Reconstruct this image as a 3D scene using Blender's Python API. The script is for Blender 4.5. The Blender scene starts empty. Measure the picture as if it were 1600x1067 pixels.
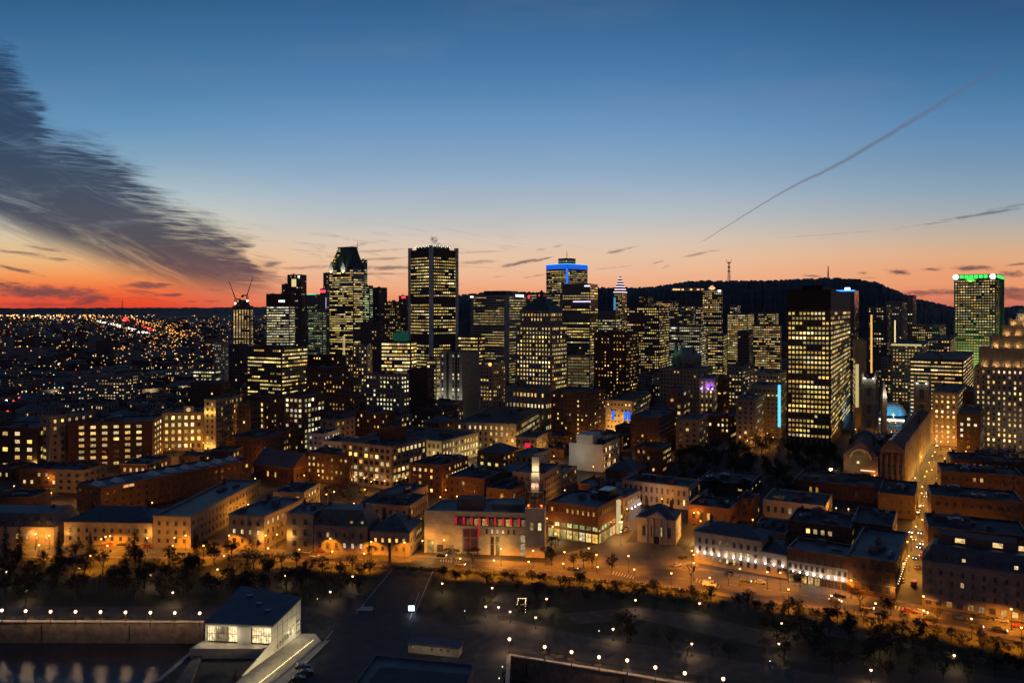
import bpy, math, random
from math import sin, cos, pi, radians, atan2, hypot
rnd = random.Random(11)
SC = bpy.context.scene
COL = SC.collection
F, H, HY = 1244.4, 110.0, 484.0          # focal length in photo pixels, camera height, horizon row

def lin(c):
    c = c / 255.0
    return c / 12.92 if c <= 0.04045 else ((c + 0.055) / 1.055) ** 2.4
def rgb(r, g, b): return (lin(r), lin(g), lin(b))

# ---------------------------------------------------------------- camera
cam_data = bpy.data.cameras.new('camera')
cam = bpy.data.objects.new('camera', cam_data); COL.objects.link(cam)
cam.location = (0, 0, H); cam.rotation_euler = (pi / 2, 0, 0)
cam_data.sensor_width = 36; cam_data.lens = 36 * F / 1600
cam_data.shift_y = -(533.5 - HY) / 1600
cam_data.clip_start = 1; cam_data.clip_end = 90000
SC.camera = cam
# ---------------------------------------------------------------- view, sampling
SC.view_settings.view_transform = 'Standard'; SC.view_settings.look = 'None'
SC.view_settings.exposure = 0; SC.view_settings.gamma = 1
SC.cycles.use_denoising = True; SC.cycles.denoiser = 'OPENIMAGEDENOISE'; SC.cycles.denoising_input_passes = 'RGB_ALBEDO_NORMAL'
SC.cycles.use_adaptive_sampling = True; SC.cycles.adaptive_threshold = .04; SC.cycles.adaptive_min_samples = 12
SC.cycles.max_bounces = 3; SC.cycles.diffuse_bounces = 1; SC.cycles.glossy_bounces = 2
SC.cycles.transparent_max_bounces = 6; SC.cycles.sample_clamp_indirect = 1.5; SC.cycles.sample_clamp_direct = 12
SC.cycles.caustics_reflective = False; SC.cycles.caustics_refractive = False
SC.cycles.use_light_tree = True
SC.cycles.pixel_filter_type = 'BLACKMAN_HARRIS'; SC.cycles.filter_width = 1.5
# ---------------------------------------------------------------- world: dusk sky after sunset
W = bpy.data.worlds.new('World'); SC.world = W; W.use_nodes = True
N = W.node_tree.nodes; LK = W.node_tree.links; N.clear()
def val(x):
    return x
def M(op, a, b=None, c=None, clamp=False):
    n = N.new('ShaderNodeMath'); n.operation = op; n.use_clamp = clamp
    for i, x in enumerate((a, b, c)):
        if x is None: continue
        if isinstance(x, (int, float)): n.inputs[i].default_value = x
        else: LK.new(x, n.inputs[i])
    return n.outputs[0]
def smooth(x, a, b):
    n = N.new('ShaderNodeMapRange'); n.interpolation_type = 'SMOOTHSTEP'; n.clamp = True
    LK.new(x, n.inputs[0]); n.inputs[1].default_value = a; n.inputs[2].default_value = b
    return n.outputs[0]
def mixc(f, a, b):
    n = N.new('ShaderNodeMix'); n.data_type = 'RGBA'
    for i, x in ((0, f), (6, a), (7, b)):
        if isinstance(x, (int, float)): n.inputs[i].default_value = x
        elif isinstance(x, tuple): n.inputs[i].default_value = (*x, 1)
        else: LK.new(x, n.inputs[i])
    return n.outputs[2]
def ramp(x, stops):
    n = N.new('ShaderNodeValToRGB'); e = n.color_ramp.elements
    stops = sorted(stops, key=lambda s: s[0])
    e[0].position = stops[0][0]; e[0].color = (*stops[0][1], 1)
    e[1].position = stops[-1][0]; e[1].color = (*stops[-1][1], 1)
    for p, c in stops[1:-1]:
        k = e.new(p); k.color = (*c, 1)
    LK.new(x, n.inputs[0]); return n.outputs[0]
def noise(vec, scale, detail=4, rough=.55, dist=0):
    n = N.new('ShaderNodeTexNoise'); n.inputs['Scale'].default_value = scale
    n.inputs['Detail'].default_value = detail; n.inputs['Roughness'].default_value = rough
    n.inputs['Distortion'].default_value = dist
    LK.new(vec, n.inputs['Vector']); return n.outputs[0]
def vec(x, y, z=0.0):
    n = N.new('ShaderNodeCombineXYZ')
    for i, a in enumerate((x, y, z)):
        if isinstance(a, (int, float)): n.inputs[i].default_value = a
        else: LK.new(a, n.inputs[i])
    return n.outputs[0]
tc = N.new('ShaderNodeTexCoord'); sp = N.new('ShaderNodeSeparateXYZ'); LK.new(tc.outputs['Generated'], sp.inputs[0])
dx, dy, dz = sp.outputs
ys = M('MAXIMUM', dy, 0.08)
# u, v: tangents of azimuth and elevation of the sky direction; X, Y the same in hundredths of a radian-ish
X = M('MULTIPLY_ADD', M('DIVIDE', dx, ys), F, 800.0)
Y = M('MULTIPLY_ADD', M('DIVIDE', dz, ys), -F, HY)
v = M('DIVIDE', M('SUBTRACT', HY, Y), 700.0, clamp=True)
def R(lst):
    out = []
    for y, c in lst:
        if y < 345: g = sum(c) / 3; c = tuple((k * .93 + g * .07) * 1.025 for k in c)     # softer, greyer blue
        out.append(((HY - y) / 700.0, rgb(*c)))
    return out
center = R([(484, (226, 118, 90)), (468, (236, 148, 108)), (445, (241, 175, 134)), (425, (239, 188, 152)), (400, (232, 197, 166)), (375, (218, 200, 183)), (350, (195, 195, 193)),
            (315, (167, 182, 196)), (270, (136, 166, 195)), (200, (104, 148, 191)), (150, (84, 132, 179)), (100, (68, 118, 167)), (50, (56, 106, 154)),
            (0, (46, 94, 141)), (-100, (38, 78, 120)), (-215, (34, 64, 102))])
left = R([(484, (216, 60, 42)), (468, (236, 84, 48)), (450, (243, 118, 64)), (430, (243, 154, 90)), (405, (236, 184, 128)), (380, (224, 197, 155)),
          (340, (202, 201, 185)), (300, (168, 188, 195)), (250, (128, 163, 189)), (200, (98, 146, 185)), (150, (80, 131, 174)), (100, (66, 118, 163)), (50, (55, 106, 151)),
          (0, (46, 94, 139)), (-100, (38, 78, 118)), (-215, (34, 64, 102))])
right = R([(484, (196, 96, 88)), (468, (218, 122, 92)), (445, (235, 154, 106)), (425, (234, 158, 112)), (400, (224, 172, 132)), (370, (198, 176, 154)),
           (335, (162, 167, 170)), (300, (136, 159, 178)), (250, (110, 145, 176)), (200, (90, 135, 176)), (150, (72, 121, 166)), (100, (57, 107, 154)), (50, (47, 95, 142)),
           (0, (41, 83, 128)), (-100, (32, 66, 106)), (-215, (28, 54, 90))])
sky = mixc(smooth(X, 200, 560), ramp(v, left), ramp(v, center))
sky = mixc(smooth(X, 900, 1600), sky, ramp(v, right))
# broad soft mottling of thin high haze
hz = noise(vec(M('DIVIDE', X, 900.0), M('DIVIDE', Y, 160.0)), 1.6, 3)
sky = mixc(M('MULTIPLY', smooth(hz, .45, .75), .10), sky, rgb(150, 140, 150))
# ---- large cloud bank on the left, feathered by streaks
def curve(x, pts):
    n = N.new('ShaderNodeFloatCurve'); c = n.mapping.curves[0]
    pts = sorted(pts)
    c.points[0].location = (pts[0][0] / 1600, pts[0][1] / 1067); c.points[1].location = (pts[-1][0] / 1600, pts[-1][1] / 1067)
    for p in pts[1:-1]: c.points.new(p[0] / 1600, p[1] / 1067)
    n.mapping.extend = 'HORIZONTAL'; n.mapping.update()
    LK.new(M('DIVIDE', x, 1600.0), n.inputs['Value']); return M('MULTIPLY', n.outputs[0], 1067.0)
strk = noise(vec(M('DIVIDE', X, 150.0), M('DIVIDE', M('SUBTRACT', Y, M('MULTIPLY', X, .10)), 9.0)), 1.0, 5, .6, .6)
strk2 = noise(vec(M('DIVIDE', M('ADD', X, M('MULTIPLY', Y, .5)), 190.0), M('DIVIDE', M('SUBTRACT', Y, M('MULTIPLY', X, .42)), 26.0)), 1.0, 6, .62, .8)
big = noise(vec(M('DIVIDE', X, 150.0), M('DIVIDE', Y, 60.0)), 1.0, 4, .6, .4)
Xd = M('ADD', X, M('MULTIPLY', M('SUBTRACT', strk, .5), -80.0))
Xd = M('ADD', Xd, M('MULTIPLY', M('SUBTRACT', big, .5), -120.0))
up = curve(Xd, [(0, 62), (50, 128), (80, 186), (120, 205), (150, 214), (190, 244), (240, 280), (290, 318), (345, 342), (382, 372), (392, 400), (430, 414), (446, 440), (470, 520), (1600, 700)])
lo = curve(X, [(0, 362), (60, 385), (130, 408), (210, 436), (300, 458), (380, 464), (440, 452), (470, 430), (1600, 300)])
lo = M('ADD', lo, M('MULTIPLY', M('SUBTRACT', strk2, .5), 70.0))
up = M('ADD', up, M('MULTIPLY', M('SUBTRACT', strk2, .5), 60.0))
m_up = smooth(M('SUBTRACT', Y, up), -12, 40)
m_lo = smooth(M('SUBTRACT', lo, Y), -16, 34)
body = M('MULTIPLY', m_up, m_lo)
thin = M('SUBTRACT', 1.0, M('MULTIPLY', smooth(strk2, .52, .8), .35))
lowstreak = M('SUBTRACT', 1.0, M('MULTIPLY', M('MULTIPLY', smooth(strk2, .42, .62), smooth(M('SUBTRACT', Y, M('MULTIPLY', X, .30)), 300, 370)), .5))
cl = M('MULTIPLY', M('MULTIPLY', body, thin), lowstreak)
rip = noise(vec(M('DIVIDE', X, 55.0), M('DIVIDE', M('SUBTRACT', Y, M('MULTIPLY', X, .08)), 4.2), 5.5), 1.0, 3, .55, .4)
edge = M('SUBTRACT', 1.0, smooth(M('SUBTRACT', Y, up), 5, 85))
cl = M('MULTIPLY', cl, M('SUBTRACT', 1.0, M('MULTIPLY', M('MULTIPLY', edge, smooth(rip, .44, .62)), .62)))
# ---- streaky low cloud in the sunset band at far left
band = M('MULTIPLY', M('MULTIPLY', smooth(Y, 335, 400), smooth(M('SUBTRACT', 470.0, M('MULTIPLY', X, .55)), -120, 260)), 1.0)
sA = noise(vec(M('DIVIDE', X, 130.0), M('DIVIDE', M('SUBTRACT', Y, M('MULTIPLY', X, .16)), 13.0), 3.3), 1.0, 5, .6, .5)
cl = M('MAXIMUM', cl, M('MULTIPLY', M('MULTIPLY', smooth(sA, .54, .74), band), .75))
wob = M('MULTIPLY', M('SUBTRACT', noise(vec(M('DIVIDE', X, 26.0), M('DIVIDE', Y, 7.0), 1.7), 1.0, 4, .65), .5), 2.0)
def blob(cx, cy, rx, ry, tilt, k, edge=.9):
    global cl
    t = radians(tilt); ax = M('SUBTRACT', X, float(cx)); ay = M('SUBTRACT', Y, float(cy))
    a = M('DIVIDE', M('ADD', M('MULTIPLY', ax, cos(t)), M('MULTIPLY', ay, -sin(t))), float(rx))
    b = M('DIVIDE', M('ADD', M('MULTIPLY', ax, sin(t)), M('MULTIPLY', ay, cos(t))), float(ry))
    d = M('SQRT', M('ADD', M('MULTIPLY', a, a), M('MULTIPLY', b, b)))
    d = M('ADD', d, M('MULTIPLY', wob, 1.0))
    n = N.new('ShaderNodeMapRange'); n.interpolation_type = 'SMOOTHSTEP'; LK.new(d, n.inputs[0])
    n.inputs[1].default_value = 1.0; n.inputs[2].default_value = 1.0 - edge
    cl = M('MAXIMUM', cl, M('MULTIPLY', n.outputs[0], float(k)))
for a in ((60, 456, 150, 17, -4, .95), (140, 468, 45, 18, 4, .9), (232, 446, 52, 8, -1, .85), (262, 461, 42, 3.4, 1, .9), (300, 471, 16, 1.6, 0, .8), (332, 471, 18, 1.4, 0, .8),
          (20, 420, 60, 4, -12, .8), (85, 404, 40, 3, -6, .7), (345, 452, 70, 7, 0, .55), (425, 412, 22, 9, 4, .8), (455, 438, 26, 8, 0, .6), (470, 418, 70, 4, 2, .5), (60, 476, 110, 5, 0, .5),
          (610, 418, 95, 5, 1, .75), (590, 405, 90, 3, 3, .5), (590, 392, 70, 2.5, 4, .35), (600, 428, 60, 2.5, 0, .6), (740, 410, 50, 4, 3, .45), (745, 394, 75, 2.4, 2, .3),
          (560, 383, 34, 3, 14, .3), (812, 411, 38, 4, 12, .85), (845, 406, 24, 2, 14, .8), (838, 431, 30, 1.6, 10, .6), (845, 390, 11, 3, 4, .4), (870, 385, 10, 2, 12, .4), (970, 391, 30, 3, 12, .6), (1090, 397, 26, 2.6, 12, .5),
          (1115, 392, 18, 1.5, 5, .35), (1027, 410, 14, 2.2, 14, .65), (1040, 417, 10, 2, 22, .3), (960, 418, 40, 1.6, 6, .3), (780, 432, 14, 1.4, 5, .35),
          (1268, 431, 20, 3, -3, .6), (1350, 427, 13, 3, 0, .8), (1408, 426, 29, 7, 1, .95), (1455, 421, 22, 3.6, -2, .8), (1515, 419, 46, 5, 0, .9), (1580, 428, 40, 6, 2, .9),
          (1356, 434, 22, 1.3, 0, .6), (1590, 413, 36, 3, 6, .7), (1545, 456, 130, 10, 1, .9), (1440, 458, 60, 6, 2, .75), (1600, 462, 90, 9, 0, .8),
          (1540, 334, 100, 3.2, 9, .6), (1460, 349, 70, 1.8, 7, .45), (1585, 322, 60, 4, 9, .35), (1300, 366, 120, 1.5, 4, .2)):
    blob(*a)
cl = M('MULTIPLY', cl, smooth(dy, 0.05, 0.25))
cmot = noise(vec(M('DIVIDE', X, 120.0), M('DIVIDE', Y, 24.0), 8.1), 1.0, 5, .6, .5)
ccol = ramp(v, R([(484, (122, 58, 58)), (455, (106, 70, 74)), (425, (86, 66, 78)), (380, (64, 62, 80)), (320, (52, 60, 82)), (230, (44, 60, 86)), (120, (40, 62, 94)), (0, (38, 62, 94))]))
ccol = mixc(smooth(cmot, .5, .8), ccol, ramp(v, R([(484, (180, 88, 70)), (430, (140, 104, 98)), (350, (96, 98, 112)), (200, (80, 104, 128)), (0, (62, 94, 126))])))
sky = mixc(M('MULTIPLY', cl, .93, clamp=True), sky, ccol)
# ---- thin contrail on the right
cy_ = curve(X, [(0, 400), (1085, 381), (1130, 357), (1175, 329), (1240, 291), (1300, 262), (1360, 228), (1410, 198), (1460, 168), (1520, 130), (1600, 80)])
wc = M('MULTIPLY', M('SUBTRACT', noise(vec(M('DIVIDE', X, 14.0), 0.0), 1.0, 2), .5), 3.0)
dd = M('ABSOLUTE', M('SUBTRACT', M('ADD', Y, wc), cy_))
wd = M('MULTIPLY_ADD', smooth(X, 1090, 1500), 5.5, 1.25)
ct = M('SUBTRACT', 1.0, M('DIVIDE', dd, wd), clamp=True)
ct = M('MULTIPLY', M('MULTIPLY', ct, smooth(X, 1085, 1110)), M('SUBTRACT', 1.0, M('MULTIPLY', smooth(X, 1330, 1640), .96)))
sky = mixc(M('MULTIPLY', M('MULTIPLY', ct, .6), smooth(dy, .05, .2)), sky, rgb(105, 88, 102))
# ---- darker eastern sky behind the camera, dark below the horizon
back = ramp(M('MULTIPLY', dz, 1.0, clamp=True), [(0, rgb(104, 88, 96)), (.25, rgb(82, 80, 100)), (.6, rgb(48, 62, 92)), (1, rgb(38, 58, 92))])
sky = mixc(smooth(dy, -0.15, 0.45), back, sky)
sky = mixc(smooth(dz, 0.0, -0.01), sky, rgb(8, 8, 12))
bg = N.new('ShaderNodeBackground'); bg.inputs['Strength'].default_value = 1.0; LK.new(sky, bg.inputs['Color'])
wo = N.new('ShaderNodeOutputWorld'); LK.new(bg.outputs[0], wo.inputs[0])
W.cycles.sampling_method = 'MANUAL'; W.cycles.sample_map_resolution = 512

# ---------------------------------------------------------------- materials
MATS = {}
def mat(name, color, rough=.85, var=.25, scale=.6, metal=0.0, bump=0.0, spec=.4):
    if name in MATS: return MATS[name]
    m = bpy.data.materials.new(name); m.use_nodes = True; nt = m.node_tree
    b = nt.nodes['Principled BSDF']; b.inputs['Roughness'].default_value = rough; b.inputs['Metallic'].default_value = metal
    b.inputs['Specular IOR Level'].default_value = spec
    g = nt.nodes.new('ShaderNodeNewGeometry'); n = nt.nodes.new('ShaderNodeTexNoise')
    n.inputs['Scale'].default_value = scale; n.inputs['Detail'].default_value = 6; n.inputs['Roughness'].default_value = .65
    nt.links.new(g.outputs['Position'], n.inputs['Vector'])
    r = nt.nodes.new('ShaderNodeValToRGB'); r.color_ramp.elements[0].position = .3; r.color_ramp.elements[1].position = .7
    r.color_ramp.elements[0].color = (*[max(0, c * (1 - var)) for c in color], 1)
    r.color_ramp.elements[1].color = (*[c * (1 + var) for c in color], 1)
    nt.links.new(n.outputs[0], r.inputs[0]); nt.links.new(r.outputs[0], b.inputs['Base Color'])
    if bump:
        bp = nt.nodes.new('ShaderNodeBump'); bp.inputs['Strength'].default_value = bump; bp.inputs['Distance'].default_value = .3
        nt.links.new(n.outputs[0], bp.inputs['Height']); nt.links.new(bp.outputs[0], b.inputs['Normal'])
    MATS[name] = m; return m
def emis(name, color, strength):
    if name in MATS: return MATS[name]
    m = bpy.data.materials.new(name); m.use_nodes = True; nt = m.node_tree; nt.nodes.clear()
    e = nt.nodes.new('ShaderNodeEmission'); e.inputs[0].default_value = (*color, 1); e.inputs[1].default_value = strength
    o = nt.nodes.new('ShaderNodeOutputMaterial'); nt.links.new(e.outputs[0], o.inputs[0])
    m.cycles.emission_sampling = 'NONE'; MATS[name] = m; return m
def tinted(name, glossy=True, strength=1.0, fine=.9):
    """glass or lens whose glow is the face colour times the object colour (which window is lit, and how warmly)"""
    m = bpy.data.materials.new(name); m.use_nodes = True; nt = m.node_tree
    b = nt.nodes['Principled BSDF']; b.inputs['Base Color'].default_value = (.015, .017, .022, 1); b.inputs['Roughness'].default_value = .25
    a = nt.nodes.new('ShaderNodeAttribute'); a.attribute_name = 'Col'; oi = nt.nodes.new('ShaderNodeObjectInfo')
    mx = nt.nodes.new('ShaderNodeMix'); mx.data_type = 'RGBA'; mx.blend_type = 'MULTIPLY'; mx.inputs[0].default_value = 1
    nt.links.new(a.outputs['Color'], mx.inputs[6]); nt.links.new(oi.outputs['Color'], mx.inputs[7])
    g = nt.nodes.new('ShaderNodeNewGeometry'); n = nt.nodes.new('ShaderNodeTexNoise'); n.inputs['Scale'].default_value = fine
    n.inputs['Detail'].default_value = 3; nt.links.new(g.outputs['Position'], n.inputs['Vector'])
    mr = nt.nodes.new('ShaderNodeMapRange'); mr.inputs[1].default_value = .3; mr.inputs[2].default_value = .7; mr.inputs[3].default_value = .35; mr.inputs[4].default_value = 1.45
    nt.links.new(n.outputs[0], mr.inputs[0]); s = nt.nodes.new('ShaderNodeMath'); s.operation = 'MULTIPLY'; s.inputs[1].default_value = strength
    nt.links.new(mr.outputs[0], s.inputs[0]); nt.links.new(mx.outputs[2], b.inputs['Emission Color']); nt.links.new(s.outputs[0], b.inputs['Emission Strength'])
    m.cycles.emission_sampling = 'NONE'; MATS[name] = m; return m
GLASS = tinted('window_glass'); LENS = tinted('lamp_lens', strength=1.0, fine=.01)
def tint_paint(name, rough=.35):
    m = bpy.data.materials.new(name); m.use_nodes = True; nt = m.node_tree; b = nt.nodes['Principled BSDF']
    oi = nt.nodes.new('ShaderNodeObjectInfo'); nt.links.new(oi.outputs['Color'], b.inputs['Base Color']); b.inputs['Roughness'].default_value = rough
    b.inputs['Coat Weight'].default_value = .4; MATS[name] = m; return m
PAINT = tint_paint('car_paint')
mat('brick', (.10, .042, .028), scale=.8); mat('dark_brick', (.075, .038, .028), scale=.8)
mat('limestone', (.24, .20, .155), scale=.5); mat('grey_stone', (.19, .165, .145), scale=.5); mat('pale_stone', (.34, .30, .25), scale=.4)
mat('concrete', (.20, .185, .165), scale=.3); mat('dark_concrete', (.10, .065, .065), scale=.3); mat('white_panel', (.5, .49, .44), scale=.2, var=.12)
mat('black_metal', (.012, .011, .012), rough=.75, scale=.4); mat('bronze_metal', (.07, .055, .042), rough=.6, spec=.2); mat('pale_blue_cover', (.16, .24, .34), rough=.5); mat('leaf_dark', (.014, .018, .008), scale=.7, var=.5); mat('steel', (.12, .12, .13), rough=.4, metal=.6)
mat('curtain_glass', (.07, .075, .075), rough=.18, spec=.6); mat('teal_glass', (.02, .045, .042), rough=.2)
mat('tar_roof', (.04, .04, .044), rough=.75, scale=.15, var=.5); mat('grey_roof', (.085, .09, .10), rough=.6, scale=.15, var=.45); mat('metal_roof', (.075, .085, .10), rough=.6, scale=.2, var=.3)
mat('slate_roof', (.05, .056, .068), rough=.55, scale=.5, var=.4); mat('copper_roof', (.035, .055, .05), rough=.6); mat('frame_paint', (.09, .08, .07), rough=.6)
mat('asphalt', (.07, .066, .062), rough=.7, scale=.12, var=.35); mat('paving', (.11, .10, .09), rough=.75, scale=.3, var=.35); mat('kerb_stone', (.16, .15, .14)); mat('coping_highlight', (.17, .175, .185), rough=.5); mat('quay_paving', (.062, .054, .046), rough=.8, scale=.25, var=.5); mat('pier_asphalt', (.022, .021, .022), rough=.7, scale=.2, var=.5)
mat('soil', (.012, .018, .013), scale=.08, var=.6); mat('lawn', (.020, .024, .009), scale=.1, var=.5); mat('quay_stone', (.15, .115, .095), scale=.4, var=.45, bump=.4)
mat('trunk_bark', (.035, .026, .02)); mat('rubber', (.012, .012, .012)); mat('lamp_metal', (.02, .02, .022), rough=.5)

# ---------------------------------------------------------------- mesh helpers
class MB:
    def __init__(s): s.v = []; s.f = []; s.m = []; s.c = []
    def q(s, pts, m=0, c=(1, 1, 1)):
        i = len(s.v); s.v += [tuple(p) for p in pts]; s.f.append(tuple(range(i, i + len(pts)))); s.m.append(m); s.c.append(c)
    def box(s, x0, x1, y0, y1, z0, z1, m=0, c=(1, 1, 1), bottom=True):
        p = [(x0, y0, z0), (x1, y0, z0), (x1, y1, z0), (x0, y1, z0), (x0, y0, z1), (x1, y0, z1), (x1, y1, z1), (x0, y1, z1)]
        for a in ((0, 1, 5, 4), (1, 2, 6, 5), (2, 3, 7, 6), (3, 0, 4, 7), (4, 5, 6, 7)) + (((3, 2, 1, 0),) if bottom else ()):
            s.q([p[k] for k in a], m, c)
    def prism(s, poly, z0, z1, m=0, top=True, bottom=False, mt=None, c=(1, 1, 1)):
        n = len(poly)
        for i in range(n):
            a, b = poly[i], poly[(i + 1) % n]
            s.q([(a[0], a[1], z0), (b[0], b[1], z0), (b[0], b[1], z1), (a[0], a[1], z1)], m, c)
        if top: s.q([(p[0], p[1], z1) for p in poly], m if mt is None else mt, c)
        if bottom: s.q([(p[0], p[1], z0) for p in poly[::-1]], m, c)
    def loft(s, pa, za, pb, zb, m=0, top=False, c=(1, 1, 1)):
        n = len(pa)
        for i in range(n):
            j = (i + 1) % n
            s.q([(*pa[i], za), (*pa[j], za), (*pb[j], zb), (*pb[i], zb)], m, c)
        if top: s.q([(*p, zb) for p in pb], m, c)
    def cyl(s, cx, cy, r0, r1, z0, z1, n=10, m=0, top=True, c=(1, 1, 1)):
        A = [(cx + r0 * cos(2 * pi * i / n), cy + r0 * sin(2 * pi * i / n)) for i in range(n)]
        B = [(cx + r1 * cos(2 * pi * i / n), cy + r1 * sin(2 * pi * i / n)) for i in range(n)]
        s.loft(A, z0, B, z1, m, top and r1 > 0, c)
    def tube(s, p, q, r0, r1=None, n=5, m=0, c=(1, 1, 1)):
        r1 = r0 if r1 is None else r1
        d = [q[i] - p[i] for i in range(3)]; L = math.sqrt(sum(x * x for x in d)) or 1; d = [x / L for x in d]
        a = (0, 0, 1) if abs(d[2]) < .9 else (1, 0, 0)
        e = [d[1] * a[2] - d[2] * a[1], d[2] * a[0] - d[0] * a[2], d[0] * a[1] - d[1] * a[0]]
        l = math.sqrt(sum(x * x for x in e)); e = [x / l for x in e]
        g = [d[1] * e[2] - d[2] * e[1], d[2] * e[0] - d[0] * e[2], d[0] * e[1] - d[1] * e[0]]
        A = []; B = []
        for i in range(n):
            t = 2 * pi * i / n
            o = [cos(t) * e[k] + sin(t) * g[k] for k in range(3)]
            A.append([p[k] + r0 * o[k] for k in range(3)]); B.append([q[k] + r1 * o[k] for k in range(3)])
        for i in range(n):
            j = (i + 1) % n; s.q([A[i], A[j], B[j], B[i]], m, c)
        s.q(B, m, c)
    def ball(s, c0, r, n=8, k=5, m=0, c=(1, 1, 1), sz=1.0):
        P = lambda i, j: (c0[0] + r * sin(pi * j / k) * cos(2 * pi * i / n), c0[1] + r * sin(pi * j / k) * sin(2 * pi * i / n), c0[2] - r * sz * cos(pi * j / k))
        for j in range(k):
            for i in range(n):
                pts = [P(i, j), P(i + 1, j), P(i + 1, j + 1), P(i, j + 1)]
                if j == 0: pts = [pts[0], pts[2], pts[3]]
                elif j == k - 1: pts = pts[:3]
                s.q(pts, m, c)
    def mesh(s, name, mats, cols=False, smooth_=False):
        me = bpy.data.meshes.new(name); me.from_pydata(s.v, [], s.f)
        for x in mats: me.materials.append(MATS[x] if isinstance(x, str) else x)
        me.polygons.foreach_set('material_index', s.m)
        if smooth_: me.polygons.foreach_set('use_smooth', [True] * len(s.f))
        if cols:
            at = me.color_attributes.new('Col', 'FLOAT_COLOR', 'CORNER'); flat = []
            for f, c in zip(s.f, s.c): flat += [c[0], c[1], c[2], 1.0] * len(f)
            at.data.foreach_set('color', flat)
        me.update(); return me
    def build(s, name, mats, parent=None, cols=False, loc=None, rz=0, kind=None, smooth_=False):
        if not isinstance(mats, (list, tuple)): mats = [mats]
        return ob(name, s.mesh(name, mats, cols, smooth_), parent, loc, rz, kind)
def ob(name, data, parent=None, loc=None, rz=0, kind=None):
    o = bpy.data.objects.new(name, data); COL.objects.link(o)
    if parent is not None: o.parent = parent
    if loc is not None: o.location = loc
    if rz: o.rotation_euler = (0, 0, rz)
    if kind: o['kind'] = kind
    return o
def tag(o, label, cat, group=None):
    o['label'] = label; o['category'] = cat
    if group: o['group'] = group
    return o
def thing(name, label, cat, loc, rz=0, group=None):
    return tag(ob(name, None, None, loc, rz), label, cat, group)
def clone(o, parent=None, loc=None, rz=None):
    c = o.copy(); COL.objects.link(c); c.parent = parent
    if loc is not None: c.location = loc
    if rz is not None: c.rotation_euler = (0, 0, rz)
    for ch in KIDS.get(o.name, []): clone(ch, c)
    return c
KIDS = {}
def remember(root):
    KIDS.clear() if False else None
    for o in COL.objects:
        if o.parent is not None and o.parent.name == root.name:
            KIDS.setdefault(root.name, []).append(o); remember(o)
LIGHTS = {}
def lamp_light(parent, loc, color, power, radius=.25, key=None):
    k = key or (tuple(round(c, 2) for c in color), round(power), radius)
    L = LIGHTS.get(k)
    if L is None:
        L = bpy.data.lights.new('lamp_light', 'POINT'); L.color = color; L.energy = power; L.shadow_soft_size = radius; LIGHTS[k] = L
    return ob('lamp_light', L, parent, loc)
def spot_light(parent, loc, rot, color, power, angle=70, blend=.6, radius=.2):
    L = bpy.data.lights.new('spot_light', 'SPOT'); L.color = color; L.energy = power; L.spot_size = radians(angle); L.spot_blend = blend; L.shadow_soft_size = radius
    o = ob('spot_light', L, parent, loc); o.rotation_euler = rot; return o
def G(px, py, z=0.0):
    """world point of photo pixel (px, py) at height z"""
    D = F * (H - z) / (py - HY); return ((px - 800) / F * D, D, z)
def at(px, D, z=0.0): return ((px - 800) / F * D, D, z)
def top(py, D): return H + (HY - py) * D / F
def pix(x, y, z=0.0): return (800 + F * x / y, HY - F * (z - H) / y)

SODIUM = (1.0, .47, .09); WARM = (1.0, .68, .36); WHITE = (1.0, .86, .72); PINK = (1.0, .74, .56); BLUE = (.05, .25, 1.0)
# ---------------------------------------------------------------- windows
def unit_pane():
    b = MB(); b.q([(-.5, -.04, -.5), (.5, -.04, -.5), (.5, -.04, .5), (-.5, -.04, .5)])
    for (x0, x1) in ((-.5, -.47), (.47, .5)): b.box(x0, x1, -.09, 0, -.5, .5, 1)
    b.box(-.47, .47, -.09, 0, -.5, -.47, 1); b.box(-.47, .47, -.09, 0, .47, .5, 1)
    return b.mesh('window', [GLASS, 'frame_paint'], True)
def unit_framed():
    b = MB(); b.q([(-.44, -.03, -.46), (.44, -.03, -.46), (.44, -.03, .46), (-.44, -.03, .46)])
    for (x0, x1) in ((-.5, -.44), (.44, .5)): b.box(x0, x1, -.1, 0, -.5, .5, 1)
    b.box(-.44, .44, -.1, 0, .46, .5, 1); b.box(-.025, .025, -.06, -.03, -.46, .46, 1); b.box(-.44, .44, -.055, -.03, .10, .14, 1)
    b.box(-.6, .6, -.22, 0, -.56, -.5, 2)
    return b.mesh('window', [GLASS, 'frame_paint', 'kerb_stone'], True)
WIN = {'pane': unit_pane(), 'framed': unit_framed()}
PAL = {
    'office': [(1.0, .66, .18), (1.0, .72, .27), (.94, .70, .18), (1.0, .56, .14), (.94, .80, .36), (1.0, .64, .22), (1.0, .78, .44)],
    'warm': [(1.0, .62, .20), (1.0, .70, .30), (1.0, .78, .42), (1.0, .55, .16)],
    'amber': [(1.0, .50, .12), (1.0, .58, .18), (1.0, .66, .26)],
    'white': [(1.0, .86, .5), (1.0, .80, .40), (.9, .92, .6), (1.0, .9, .66)],
    'green': [(.62, .9, .42), (.75, .95, .5), (.9, .92, .45)],
    'home': [(1.0, .70, .34), (1.0, .58, .22), (1.0, .82, .56), (1.0, .66, .30)],
}
def wcol(pal, gain):
    c = rnd.choice(PAL[pal]); g = gain * math.exp(rnd.gauss(-.42, .55)); return (c[0] * g, c[1] * g * rnd.uniform(.93, 1.07), c[2] * g * rnd.uniform(.75, 1.05))
DARKW = (.002, .002, .003)
def faces_of(L, R):
    return {'front': ((-L / 2, -R / 2), (1, 0), (0, -1), 0.0, L), 'right': ((L / 2, -R / 2), (0, 1), (1, 0), pi / 2, R), 'left': ((-L / 2, R / 2), (0, -1), (-1, 0), -pi / 2, R)}
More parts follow.
